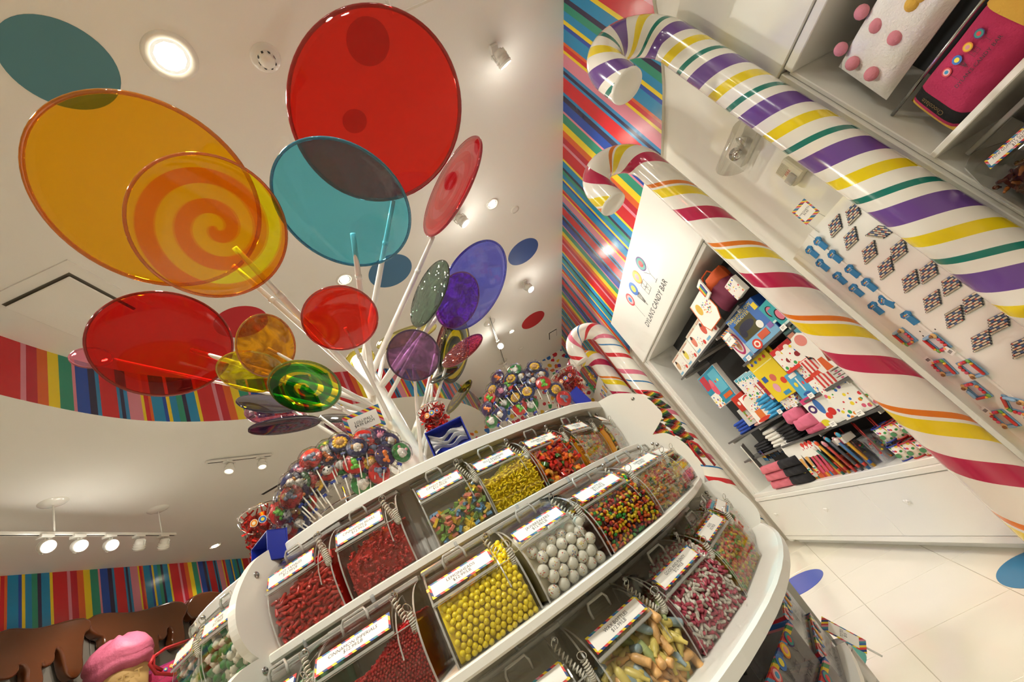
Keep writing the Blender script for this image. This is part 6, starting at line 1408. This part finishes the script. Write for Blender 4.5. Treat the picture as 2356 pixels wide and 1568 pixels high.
# hanging cut outs and gift bags at the left
wt = box_item('coin_purse', 'round white beaded purse with a green strap at the far left', 'purse', 4.46, 1.31, .18, .19, .06, PRT('c8c8c2'), WP_, [('r', .12, .5, .2, .7, '7fae3a'), ('r', .13, .5, .1, .2, 'c8202a')], .05)
for k in range(5): box_item('gumball_card', f'gumball machine shaped card, {("front", "second", "third", "fourth", "rear")[k]} of the fanned row', 'greeting card', 4.16 - k * .045, 1.285, .20, .30, .006, WP_, WP_, [('c', 0, .85, .6, .26, 'd83f33'), ('c', 0, .62, .9, .6, 'ece6d4'), ('c', 0, .5, .62, .3, CP2), ('r', 0, .25, .4, .3, 'e07a3a'), ('c', 0, .06, .8, .12, 'd5402f')], .06, .35, 2.27 + .03 * k)
for k in range(6): box_item('red_foil_card', f'glossy red striped card, {("first", "second", "third", "fourth", "fifth", "sixth")[k]} of the row behind the gumball cards', 'card', 3.93 - k * .05, 1.40, .14, .20, .004, PRT('b0202c'), PRT('b0202c'), [('r', 0, .15, .9, .2, 'e4d7cf'), ('r', 0, .6, .9, .05, 'd8622a')], 0, .5, 2.34)
box_item('red_bag_topper', 'red topped gift bag with white logo behind the coin purse', 'gift bag', 4.32, 1.46, .20, .17, .05, PRT('c83a2a'), PRT('b83022'), [('c', -.2, .5, .2, .25, 'f0e4d8'), ('c', .15, .6, .2, .25, 'e9cf4a')], 0, .2)
# folded shirts
def fold(lb, y, z, w, d, h, c, grp, x=2.29):
    m = MB(); P = []
    for i in range(9):
        u = i / 8; P.append([(d * (q[0]), 0, 0) for q in ()])
    o = MB().box(-w / 2, w / 2, 0, h, -d, 0, 0, None, h * .42)
    o.v = [(a + .006 * math.sin(b * 300 + c_ * 40), b + .003 * math.sin(a * 60 + z * 99), c_ + .006 * math.sin(a * 45 + z * 50)) for a, b, c_ in o.v]
    ob = o.build('folded_shirt', paint('cotton_' + c, c, .9, bump=.3, bscale=150)); ob.matrix_world = face_m((x, y, z), (-1, 0, 0), (0, 0, 1)); tag(ob, lb, 'folded shirt', grp)
ORD = ('bottom', 'second', 'third', 'fourth', 'fifth', 'sixth', 'top')
for k in range(6): fold(f'sky blue folded shirt, {ORD[k] if k < 5 else "top"} of its stack on the third shelf', 4.02, z3 + k * .036, .26, .26, .034, '3f9fd0', 'sky blue shirts')
for k in range(4): fold(f'pale pink folded shirt, {ORD[k] if k < 3 else "top"} of its stack on the third shelf', 4.36, z3 + k * .034, .20, .24, .032, 'e3b0a6', 'pale pink shirts')
for k in range(4): fold(f'royal blue folded shirt, {ORD[k] if k < 3 else "top"} of its stack on the third shelf', 4.70, z3 + k * .034, .26, .24, .032, '2448a8', 'royal blue shirts')
# candies and notebooks at the right of third shelf
box_item('candy_bag', 'clear bag of mixed wrapped sweets with a red bow', 'candy bag', 3.70, z3, .22, .19, .10, CP2, CP2, [('r', -.1, .2, .3, .22, 'f0ede4'), ('c', .25, .6, .2, .5, 'c8302a')], .1)
box_item('love_card', 'light blue card with candy doodles', 'card', 3.42, z3, .20, .24, .02, PRT('4fa3cc'), PRT('3f8fb8'), [('r', 0, .86, .5, .14, 'f2efe6'), ('c', -.2, .55, .2, .18, 'e8cf3a'), ('r', .05, .5, .1, .5, 'e9e4d8'), ('c', .25, .5, .14, .12, 'd8484f'), ('c', 0, .15, .5, .12, '2f5fa8')], .1)
box_item('candy_book', 'candy print notebook tied with a red band', 'notebook', 3.24, z3, .20, .23, .03, CP2, WP_, [('r', 0, .5, 1.0, .14, 'c8382c')], .1)
for k in range(5): box_item('striped_notebook', f'red and white striped notebook, {("front", "second", "third", "fourth", "rear")[k]} of the row', 'notebook', 3.12 - k * .028, z3, .15, .25, .01, PRT('e9e0d8'), WP_, [('r', -.36 + .24 * j, .5, .11, .96, 'c83a34') for j in range(4)] + [('r', 0, .5, 1, .12, 'd8442f')], .06, .25, 2.28 + .02 * k)
for k in range(4): box_item('white_pad', f'white spiral pad, {("lowest", "second", "third", "topmost")[k]} of the pile by the cane', 'pad', 2.97, z3 + k * .028, .14, .024, .2, PRT('d9d5cc'), PRT('b8b4ac'), [('r', -.1, .5, .2, .5, 'c85a80')])
sh = thing('ice_cream_cutout', 'white and pink ice cream shaped card by the magenta cane', 'card', face_m((2.265, 2.97, z3 + .1), (-1, -.3, 0), (0, 0, 1)))
MB().prism([(-.07, 0), (.06, -.01), (.07, .03), (.03, .05), (.05, .12), (.09, .2), (.08, .28), (.02, .33), (-.05, .32), (-.09, .26), (-.08, .18), (-.03, .12), (-.04, .05), (-.08, .04)], 0, .005).build('card_shape', WP_, sh); MB().prism(disc_poly(.045, 20, 0, .27), .005, .006).build('card_top', PRT('e08a80'), sh); MB().prism([(-.03, .0), (.03, 0), (.02, .1), (-.02, .1)], .005, .006).build('card_foot', PRT('d8622a'), sh)
for y, z, l in ((3.62, z3 + .01, 'white price tag under the candy bag'), (3.36, z3 + .01, 'white price tag under the light blue card'), (3.86, z3 + .02, 'white price tag beside the sky blue shirts'), (3.10, 1.03, 'white price tag under the candy print bag'), (3.42, 1.03, 'white price tag under the cherry print bag')): ptag(y, z, l)
# fourth level
z4 = 1.017
for k in range(5): fold(f'white folded shirt, {ORD[k] if k < 4 else "top"} of its stack on the lowest shelf', 4.34, z4 + k * .036, .24, .24, .034, 'e6e3da', 'white shirts')
for k in range(5): fold(f'black folded shirt, {ORD[k] if k < 4 else "top"} of its stack beside the white ones', 4.08, z4 + k * .030, .24, .24, .028, '1c1b1d', 'black shirts on the lowest shelf')
for k in range(4): fold(f'dark folded shirt, {ORD[k] if k < 3 else "top"} of its stack left of the white ones', 4.66, z4 + k * .026, .28, .24, .024, '242427', 'dark shirts on the lowest shelf')
def pouch(lb, y, z, w, h, c, grp, x=2.28, fr=None):
    o = cushion(w, h, .12).build('soft_pouch', paint('fleece_' + c, c, .9, bump=.3, bscale=90)); o.matrix_world = face_m((x, y, z + h / 2), (-1, 0, .2), (0, 0, 1)); tag(o, lb, 'pouch', grp)
pouch('pink fleece roll, upper one on the lowest shelf', 3.74, 1.15, .26, .12, 'd26a86', 'pink fleece rolls'); pouch('pink fleece roll, middle one on the lowest shelf', 3.66, 1.07, .27, .11, 'd26a86', 'pink fleece rolls', 2.262); pouch('pink fleece roll, lowest one on the lowest shelf', 3.62, 1.017, .24, .06, 'c85f7c', 'pink fleece rolls', 2.275)
for k in range(4): box_item('cherry_bag', f'gift bag printed with cherries and a blue bear, {("front", "second", "third", "rear")[k]} of four', 'gift bag', 3.42 - k * .035, z4, .24, .27, .012, WP_, WP_, [('r', 0, .92, .96, .16, 'cf3f74'), ('c', -.28, .62, .32, .26, '4a2f6a'), ('c', -.28, .62, .16, .13, 'efe8e0'), ('c', .02, .62, .24, .5, '3f72b8'), ('c', .28, .35, .26, .24, 'cf2f2a'), ('c', .08, .28, .22, .2, 'd83a30'), ('c', -.25, .15, .34, .2, 'e0d02f')], .05, .2, 2.275 + .022 * k)
for k in range(3): box_item('sweet_print_bag', f'gift bag printed all over with sweets, {("front", "middle", "rear")[k]} of three', 'gift bag', 3.12 - k * .035, z4, .26, .30, .012, CP, WP_, [('r', .2, .9, .5, .16, 'd8562f')], .05, .2, 2.275 + .022 * k)
# bottom: pouches, pencils, tumblers, pails
zb = .645
for k in range(3): pouch(f'pink folded hoodie, {("lowest", "middle", "top")[k]} of the bottom left stack', 4.78 - .02 * k, zb + k * .085, .42, .09, 'd4707c', 'pink hoodies', 2.27)
for k in range(3): pouch(f'black folded hoodie, {("lowest", "middle", "top")[k]} of its stack beside the pink ones', 4.40 - .01 * k, zb + k * .085, .34, .09, '201f22', 'black hoodies', 2.27)
MB_ = box_item('striped_tray', 'rainbow striped display tray of spatulas and pencils', 'tray', 4.06, zb, .52, .10, .16, PRT('d8622a'), PRT('c84a2a'), [('r', -.45 + .1 * j, .5, .05, .98, ('c8202a', 'e8cf2c', '2f8e74', 'd8622a', 'b81f32', 'e8a02c', '2f7fb4', 'c8202a', 'e8cf2c', 'd84a2a')[j]) for j in range(10)] + [('c', -.28, .5, .18, .6, 'e9e6da')])
for k in range(4):
    t = thing('ice_cream_spatula', f'white ice cream shaped spatula, {("leftmost", "second", "third", "rightmost")[k]} in the striped tray', 'spatula', face_m((2.262 + .012 * k, 4.26 - k * .075, zb + .10), (-1, -.2, .1), (0, 0, 1)))
    MB().prism([(-.012, -.05), (.012, -.05), (.014, .06), (.03, .12), (.05, .2), (.04, .27), (0, .30), (-.04, .27), (-.05, .2), (-.03, .12), (-.014, .06)], 0, .01).build('spatula_blade', WP_, t); MB().prism([(-.012, .02), (.012, .02), (.02, .11), (-.02, .11)], .010, .011).build('cone_print', PRT('d9a35a'), t)
    for j, c in enumerate(('c8202a', 'e8cf2c', '2f8e74')): MB().box(-.011, .011, -.045 + j * .02, -.03 + j * .02, .010, .0112).build('handle_stripe', PRT(c), t)
for k in range(3):
    t = thing('gumball_spatula', f'gumball machine spatula, {("left", "middle", "right")[k]} of three', 'spatula', face_m((2.265, 4.0 - k * .06, zb + .10), (-1, -.2, .1), (0, 0, 1)))
    MB().prism(disc_poly(.05, 20, 0, .16, 1, 1.2), 0, .008).build('spatula_blade', WP_, t); MB().prism(disc_poly(.03, 18, 0, .17), .008, .009).build('gumball_print', CP2, t); MB().prism([(-.013, -.05), (.013, -.05), (.013, .1), (-.013, .1)], 0, .009).build('spatula_handle', PRT('d0506a'), t); MB().prism(disc_poly(.02, 16, 0, .215), .008, .0092).build('red_cap', PRT('d83f33'), t)
rs = random.Random(4)
for k in range(14):
    c = ('2f6a5a', 'b83a2a', '3a6a9a', 'd8a02c', '4a4a4e')[k % 5]
    t = thing('topper_pencil', f'pencil with a candy topper, {("first", "second", "third", "fourth", "fifth", "sixth", "seventh", "eighth", "ninth", "tenth", "eleventh", "twelfth", "thirteenth", "last")[k]} of the bundle from the left', 'pencil', Matrix.Translation((2.262 + .03 * (k % 3), 3.80 - k * .026, zb)) @ Matrix.Rotation(-.12, 4, 'Y'))
    MB().tube([(0, 0, 0), (0, 0, .25 + .03 * (k % 2))], .0115, 6).build('pencil_shaft', PRT(c), t); MB().ball((0, 0, .27 + .03 * (k % 2)), .016, 0, 10, 7, None, (.8, 1.25, 1.5)).build('pencil_topper', PRT(('e6ded6', '4aa0c0', 'd88a94', 'e05a2c')[k % 4]), t); MB().tube([(0, 0, .03), (0, 0, .06)], .0125, 8).build('pencil_band', PRT(('c83a2a', '2f5fb0', 'e8cf2c')[k % 3]), t)
TUMB = clear('tumbler_plastic', (.93, .93, .95), .05, body=.08, f0=.07)
for k in range(5):
    y = 3.52 - k * .088; x = 2.33 + .05 * (k % 2)
    t = thing('clear_tumbler', f'clear tumbler with candy shapes and a red straw, {("first", "second", "third", "fourth", "last")[k]} from the left', 'tumbler', Matrix.Translation((x, y, zb)))
    MB().lathe([(0, .003), (.036, .003), (.038, 0), (.05, .19), (.054, .19), (.054, .2), (0, .205)], 22).build('cup', TUMB, t); MB().tube([(0, 0, .02), (.01, .0, .32)], .005, 8).build('straw', PRT('b8302a'), t); MB().lathe([(.052, .195), (.056, .2), (.05, .21), (0, .212)], 22).build('lid', TUMB, t)
    for j in range(9):
        a = rs.uniform(0, 6.28); zz = .03 + j * .016; r = .037 + zz * .06; MB().ball((r * math.cos(a) * .93, r * math.sin(a) * .93, zz), .010, 0, 7, 5, None, (1, 1, .8)).build('candy_shape', PRT(('e0842c', '3f7fc0', '4fa04a', 'd83a33', 'e0c62c')[j % 5]), t)
box_item('folded_note', 'white gift box with a pink band lying on the tumblers', 'gift box', 3.52, .87, .14, .05, .10, PRT('ece6dc'), PRT('ece6dc'), [('r', .25, .5, .14, .98, 'd04a78')], 0, 0, 2.25)
for row in range(2):
    for k in range(3):
        y = 3.13 - k * .105 + row * .005; z = zb + row * .135; rc = '24389c' if k == 0 else 'b82a2c'
        t = thing('candy_pail', f'candy print pail with {"blue" if k == 0 else "red"} rim, {("left", "middle", "right")[k]} of the {"lower" if row == 0 else "upper"} row', 'pail', Matrix.Translation((2.30 + .02 * row, y, z)))
        MB().lathe([(0, .004), (.042, .004), (.052, .112), (.05, .112)], 24).build('pail_body', CP2, t)
        for zz, rr in ((.0, .043), (.112, .053)): MB().tube([(rr * math.cos(2 * PI * q / 24), rr * math.sin(2 * PI * q / 24), zz + .004) for q in range(24)], .0045, 6, closed=True).build('pail_rim', PRT(rc), t)
        MB().lathe([(.0455, .028), (.0475, .05)], 24, 0).build('pail_band', PRT('e9e2d0'), t); MB().prism(disc_poly(.018, 16, 0, 0, 1.3, .9), 0, .002, 0, face_m((-.048, 0, .045), (-1, 0, 0))).build('pail_badge', PRT('4a8a5a'), t)
# left inner panel graphics and hanging strips
box_item('story_panel', 'printed craft poster panel at the left end of the shelves', 'poster', 5.06, .72, .34, .46, .01, PRT('e6e0d4'), WP_, [('c', 0, .7, .4, .3, 'd8a07a'), ('c', -.1, .4, .5, .3, 'd88a90'), ('r', .2, .2, .3, .2, 'e0c23a'), ('r', 0, .95, .9, .08, 'c83a30')], .0, -.55, 2.32)
for k in range(5): box_item('striped_bag', f'rainbow striped flat bag, {("front", "second", "third", "fourth", "rear")[k]} of the dark row under the shirts', 'bag', 4.78 - .03 * k, .93 - .0 * k, .22, .13, .006, PRT('2a3a78'), BLACK, [('r', 0, .15, 1, .22, '2f7fb4'), ('r', 0, .4, 1, .2, 'e0b82c'), ('r', 0, .6, 1, .16, 'c8302a')], 0, -.3, 2.30 + .03 * k)
# ================================================================== LEFT WALL: CHOCOLATE DRIPS, ICE CREAM
CHOC = paint('chocolate_gloss', '5a3018', .16, coat=.6, vary=.1, bscale=6)
def curve_slab(name, pts, x, mat, extrude, bevel):
    """outline given as world points on a plane x = const -> rounded slab standing on that plane"""
    cu = bpy.data.curves.new(name, 'CURVE'); cu.dimensions = '2D'; cu.fill_mode = 'BOTH'; cu.extrude = extrude; cu.bevel_depth = bevel; cu.bevel_resolution = 3; cu.resolution_u = 6
    sp = cu.splines.new('BEZIER'); sp.bezier_points.add(len(pts) - 1); sp.use_cyclic_u = True
    for b, p in zip(sp.bezier_points, pts): b.co = (p[0], p[1], 0); b.handle_left_type = b.handle_right_type = 'AUTO'
    o = bpy.data.objects.new(name, cu); COL.objects.link(o); dg = bpy.context.evaluated_depsgraph_get()
    me = bpy.data.meshes.new_from_object(o.evaluated_get(dg)); bpy.data.objects.remove(o); bpy.data.curves.remove(cu)
    me.materials.clear(); me.materials.append(mat)
    for p in me.polygons: p.use_smooth = True
    return me
D1 = [(-60, 1290), (240, 1230), (575, 1172), (580, 1205), (545, 1245), (530, 1300), (522, 1400), (515, 1510), (480, 1545), (445, 1530), (420, 1470), (400, 1390), (375, 1350), (350, 1345), (330, 1385), (322, 1440), (285, 1465), (255, 1445), (238, 1475), (240, 1600), (205, 1640), (165, 1600), (158, 1490), (120, 1458), (85, 1465), (75, 1510), (35, 1545), (-60, 1530)]
D2 = [(592, 1168), (900, 1115), (1250, 1065), (1240, 1110), (1222, 1150), (1228, 1300), (1200, 1335), (1168, 1315), (1160, 1220), (1130, 1200), (1112, 1220), (1105, 1265), (1078, 1280), (1060, 1255), (1052, 1330), (1058, 1385), (1030, 1408), (995, 1385), (985, 1290), (950, 1255), (890, 1250), (865, 1300), (800, 1330), (720, 1340), (700, 1325), (688, 1270), (640, 1250), (600, 1210)]
D3 = [(1262, 1062), (1600, 1010), (1640, 1060), (1480, 1095), (1405, 1110), (1388, 1200), (1358, 1225), (1332, 1200), (1328, 1140), (1290, 1135)]
XC = -5.60
for D, nm in ((D1, 'left of the ice cream'), (D2, 'behind the ice cream'), (D3, 'next to the candy stand')):
    w = [on_x(x / 2.97, 1040 + y / 2.97, XC) for x, y in D]; t = thing('chocolate_drip', f'glossy brown dripping chocolate panel {nm}', 'wall panel', frame_m((XC, w[0].y, w[0].z), Vector((0, 1, 0)), Vector((0, 0, 1)), Vector((1, 0, 0))))
    put('drip_relief', curve_slab('drip_relief', [(p.y - w[0].y, p.z - w[0].z) for p in w], 0, CHOC, .035, .028), t)
GP_ = paint('panel_taupe', '6d665c', .5)
for y0, y1, nm in ((3.6, 5.60, 'left'), (5.61, 7.10, 'middle'), (7.11, 8.9, 'right')):
    o = MB().box(XL + .005, XL + .05, y0, y1, 2.62, 3.66, 0, None, .004).build('backing_panel', GP_); tag(o, f'taupe backing panel behind the chocolate, {nm} of three', 'wall panel')
lc = thing('dark_shelf', 'dark shelf below the chocolate panels', 'shelf', Matrix.Translation((-5.4, 6.2, 2.0)))
MB().box(-.32, .42, -2.6, 2.6, 0, .04, 0, None, .004).build('shelf_board', DARK, lc); MB().box(-.32, -.28, -2.6, 2.6, .04, .62).build('shelf_back', paint('shelf_black', '17171a', .6), lc)
ic = thing('giant_ice_cream', 'giant pink ice cream scoop in a wafer cup on the dark shelf', 'ice cream model', Matrix.Translation((-5.15, 5.40, 2.04)) @ Matrix.Diagonal((.86, .86, .93, 1)))
m = MB(); rs = random.Random(8)
prof = [(.0, .88), (.26, .80), (.33, .84), (.36, .90), (.34, .95), (.37, .99), (.35, 1.06), (.29, 1.14), (.20, 1.20), (.10, 1.235), (0, 1.24)]
m.lathe(prof, 32); m.v = [(x * (1 + .05 * math.sin(3 * math.atan2(y, x) + z * 9)) + .05 * (z - .9), y * (1 + .04 * math.cos(4 * math.atan2(y, x) + z * 7)) + .06 * (z - .9), z + .02 * math.sin(5 * math.atan2(y, x))) for x, y, z in m.v]
m.build('pink_scoop', paint('strawberry', 'c86480', .55, bump=.6, bscale=22, vary=.12), ic)
m = MB(); WAF = paint('wafer', 'c8a468', .7, vary=.1, bscale=20)
m.lathe([(0, .0), (.15, 0), (.17, .35), (.18, .38), (.24, .40), (.26, .62), (.285, .80), (.27, .82), (.0, .80)], 28); m.build('wafer_cup', WAF, ic)
for k in range(10):
    a = -1.6 + k * .36; MB().tube([(.17 * math.cos(a), .17 * math.sin(a), .02), (.185 * math.cos(a), .185 * math.sin(a), .36)], .008, 6).build('wafer_rib', WAF, ic)
vd = (EYE - Vector((-5.15, 5.42, 2.7))); vd.z = 0; vd.normalize(); text('SAFE-T', .14, ic, face_m(vd * .285 + Vector((0, 0, .70)), vd), paint('wafer_dark', 'a98648', .7))
cp = on_x(385, 1552, -5.0); mp = thing('candy_bar_pillow', 'small pink candy bar plush with yellow end beside the giant ice cream', 'pillow', face_m((-5.02, cp.y + .05, cp.z), (1, -.9, .2), (0, 0, 1), .12))
cushion(.62, .26, .16, 0, .10, 6).build('wrapper_end', PYE, mp); cushion(.62, .262, .162, .09, .16, 5).build('black_band', PBK, mp); cushion(.62, .26, .16, .15, .85, 16).build('pink_wrapper', PPK, mp); cushion(.62, .265, .165, .84, 1.0, 6).build('wrapper_fold', PYE, mp); logo(mp, Matrix.Translation((0, -.02, .083)), .22)
m2 = thing('magenta_pouch', 'dark magenta pouch standing behind the small candy bar plush', 'pouch', face_m((-5.2, on_x(350, 1505, -5.2).y + .2, 2.62), (1, -.8, .1), (0, 0, 1))); cushion(.5, .34, .14).build('pouch_body', paint('magenta_cloth', 'a01c68', .6), m2); cushion(.5, .05, .15).build('pouch_band', PBK, m2)
rh = on_x(400, 1505, -4.6); o = MB().tube([rh + Vector((0, -.25, .05)), rh + Vector((0, -.32, -.02)), rh + Vector((0, -.26, -.13)), rh + Vector((0, -.05, -.20)), rh + Vector((0, .3, -.22))], .018, 8).build('bag_handle_loop', paint('red_vinyl', 'b02024', .3)); tag(o, 'lower curved red bag handle beside the bins', 'bag handle')
o = MB().tube([rh + Vector((0, .3, .11)), rh + Vector((0, -.1, .09)), rh + Vector((0, -.26, .04)), rh + Vector((0, -.28, -.05)), rh + Vector((0, -.18, -.12))], .018, 8).build('bag_handle_loop', MATS['red_vinyl']); tag(o, 'upper curved red bag handle beside the bins', 'bag handle')

# ================================================================== UNDER THE COUNTER
sweep('shelf', lambda a: [(.86, .56), (.86, .58), (1.17, .58), (1.17, .56)], 0, 62.8)
def rainbow():
    m, nt, b, out = new_mat('rainbow_trim'); N = nt.nodes; L = nt.links
    tc = N.new('ShaderNodeTexCoord'); sp = N.new('ShaderNodeSeparateXYZ'); L.new(tc.outputs['Object'], sp.inputs[0]); ad = N.new('ShaderNodeMath'); ad.operation = 'ADD'; L.new(sp.outputs[0], ad.inputs[0]); L.new(sp.outputs[1], ad.inputs[1])
    ma = N.new('ShaderNodeMath'); ma.operation = 'MULTIPLY_ADD'; ma.inputs[1].default_value = 7.0; ma.inputs[2].default_value = 9.0; L.new(ad.outputs[0], ma.inputs[0]); fr = N.new('ShaderNodeMath'); fr.operation = 'FRACT'; L.new(ma.outputs[0], fr.inputs[0])
    rp = ramp_const(nt, [(0, 'c02a2e'), (14, 'd8622a'), (26, 'e2c12c'), (38, '2f8050'), (50, 'd58597'), (56, '2f5fa8'), (70, '4a3a86'), (80, 'b8283a'), (92, '3f86b8')], 100.0); L.new(fr.outputs[0], rp.inputs[0]); L.new(rp.outputs[0], b.inputs['Base Color']); b.inputs['Roughness'].default_value = .25; return m
RB = rainbow(); VIN = clear('clear_vinyl', (.86, .86, .88), .12, body=.16, body_color=(.62, .62, .66), f0=.08)
def lunch_box(lb, a, r, z, w, h, d):
    dd = kdir(a); t = thing('clear_tote', lb, 'tote', frame_m(K(a, r, z), Vector((-dd.y, dd.x, 0)), Vector((0, 0, 1)), dd) if False else face_m(K(a, r, z), dd, (0, 0, 1)))
    for nm, b in (('tote_side', (-w / 2, -w / 2 + .002, 0, h, -d, 0)), ('tote_side', (w / 2 - .002, w / 2, 0, h, -d, 0)), ('tote_front', (-w / 2, w / 2, 0, h, -.002, 0)), ('tote_back', (-w / 2, w / 2, 0, h, -d, -d + .002)), ('tote_base', (-w / 2, w / 2, 0, .002, -d, 0))): MB().box(*b).build(nm, VIN, t)
    for b in ((-w / 2 - .001, w / 2 + .001, h - .016, h, -.004, .001), (-w / 2 - .001, w / 2 + .001, h - .016, h, -d - .001, -d + .004), (-w / 2 - .001, -w / 2 + .004, h - .016, h, -d, 0), (w / 2 - .004, w / 2 + .001, h - .016, h, -d, 0)): MB().box(*b).build('rainbow_trim', RB, t)
    logo(t, Matrix.Translation((0, h * .2, .0015)), w * .72)
    MB().tube([(-w * .2, h - .01, -d * .5), (-w * .15, h + .02, -d * .5), (w * .15, h + .02, -d * .5), (w * .2, h - .01, -d * .5)], .005, 6).build('tote_handle', BLACK, t)
lunch_box('clear tote with rainbow edging, top of the left stack under the counter', 31.0, 1.175, .862, .265, .105, .17)
lunch_box('clear tote with rainbow edging, lower in the left stack under the counter', 32.0, 1.185, .756, .265, .105, .17)
lunch_box('clear tote with rainbow edging, top of the right stack under the counter', 46.5, 1.15, .852, .25, .105, .17)
lunch_box('clear tote with rainbow edging, lower in the right stack under the counter', 47.0, 1.16, .746, .25, .105, .17)
sweep('shelf', lambda a: [(.86, .722), (.86, .742), (1.195, .742), (1.195, .722)], 0, 54.0)
TIN = paint('tin_silver', 'b9bcc0', .25, .9)
for k, (a, r, z) in enumerate(((58.2, 1.06, .582), (58.5, 1.16, .582), (53.0, 1.12, .582))):
    t = thing('paint_can_tin', f'silver paint can tin with shop lettering, {("inner", "outer", "leftmost")[k]} one of three by the totes', 'tin', face_m(K(a, r, z), kdir(a), (0, 0, 1)))
    Mx = Matrix.Rotation(-PI / 2, 4, 'X'); MB().lathe([(0, 0), (.042, 0), (.042, .12), (.045, .124), (.038, .128), (0, .122)], 24, 0, Mx).build('can_body', TIN, t); MB().lathe([(.0423, .015), (.0423, .105)], 24, 0, Mx).build('can_wrap', paint('can_wrap', 'd8d4d0', .4), t)
    text('DYLANS', .018, t, Matrix.Translation((0, .06, .0432)), INK); MB().tube([(-.044, .11, 0), (-.03, .15, 0), (.03, .15, 0), (.044, .11, 0)], .002, 5).build('can_bail', STEEL, t)
P = K(57.0, 1.205, .735); pc = card('clear narrow price card at the edge of the low shelves', P, (EYE - P).normalized() + Vector((.9, .2, .2)), .06, .12, 'TOTES\n$15', .15, .012)
MB().tube([(0, -.055, -.002), (.0, -.10, -.002)], .003, 6).build('card_stem', ACRYL_E, pc)
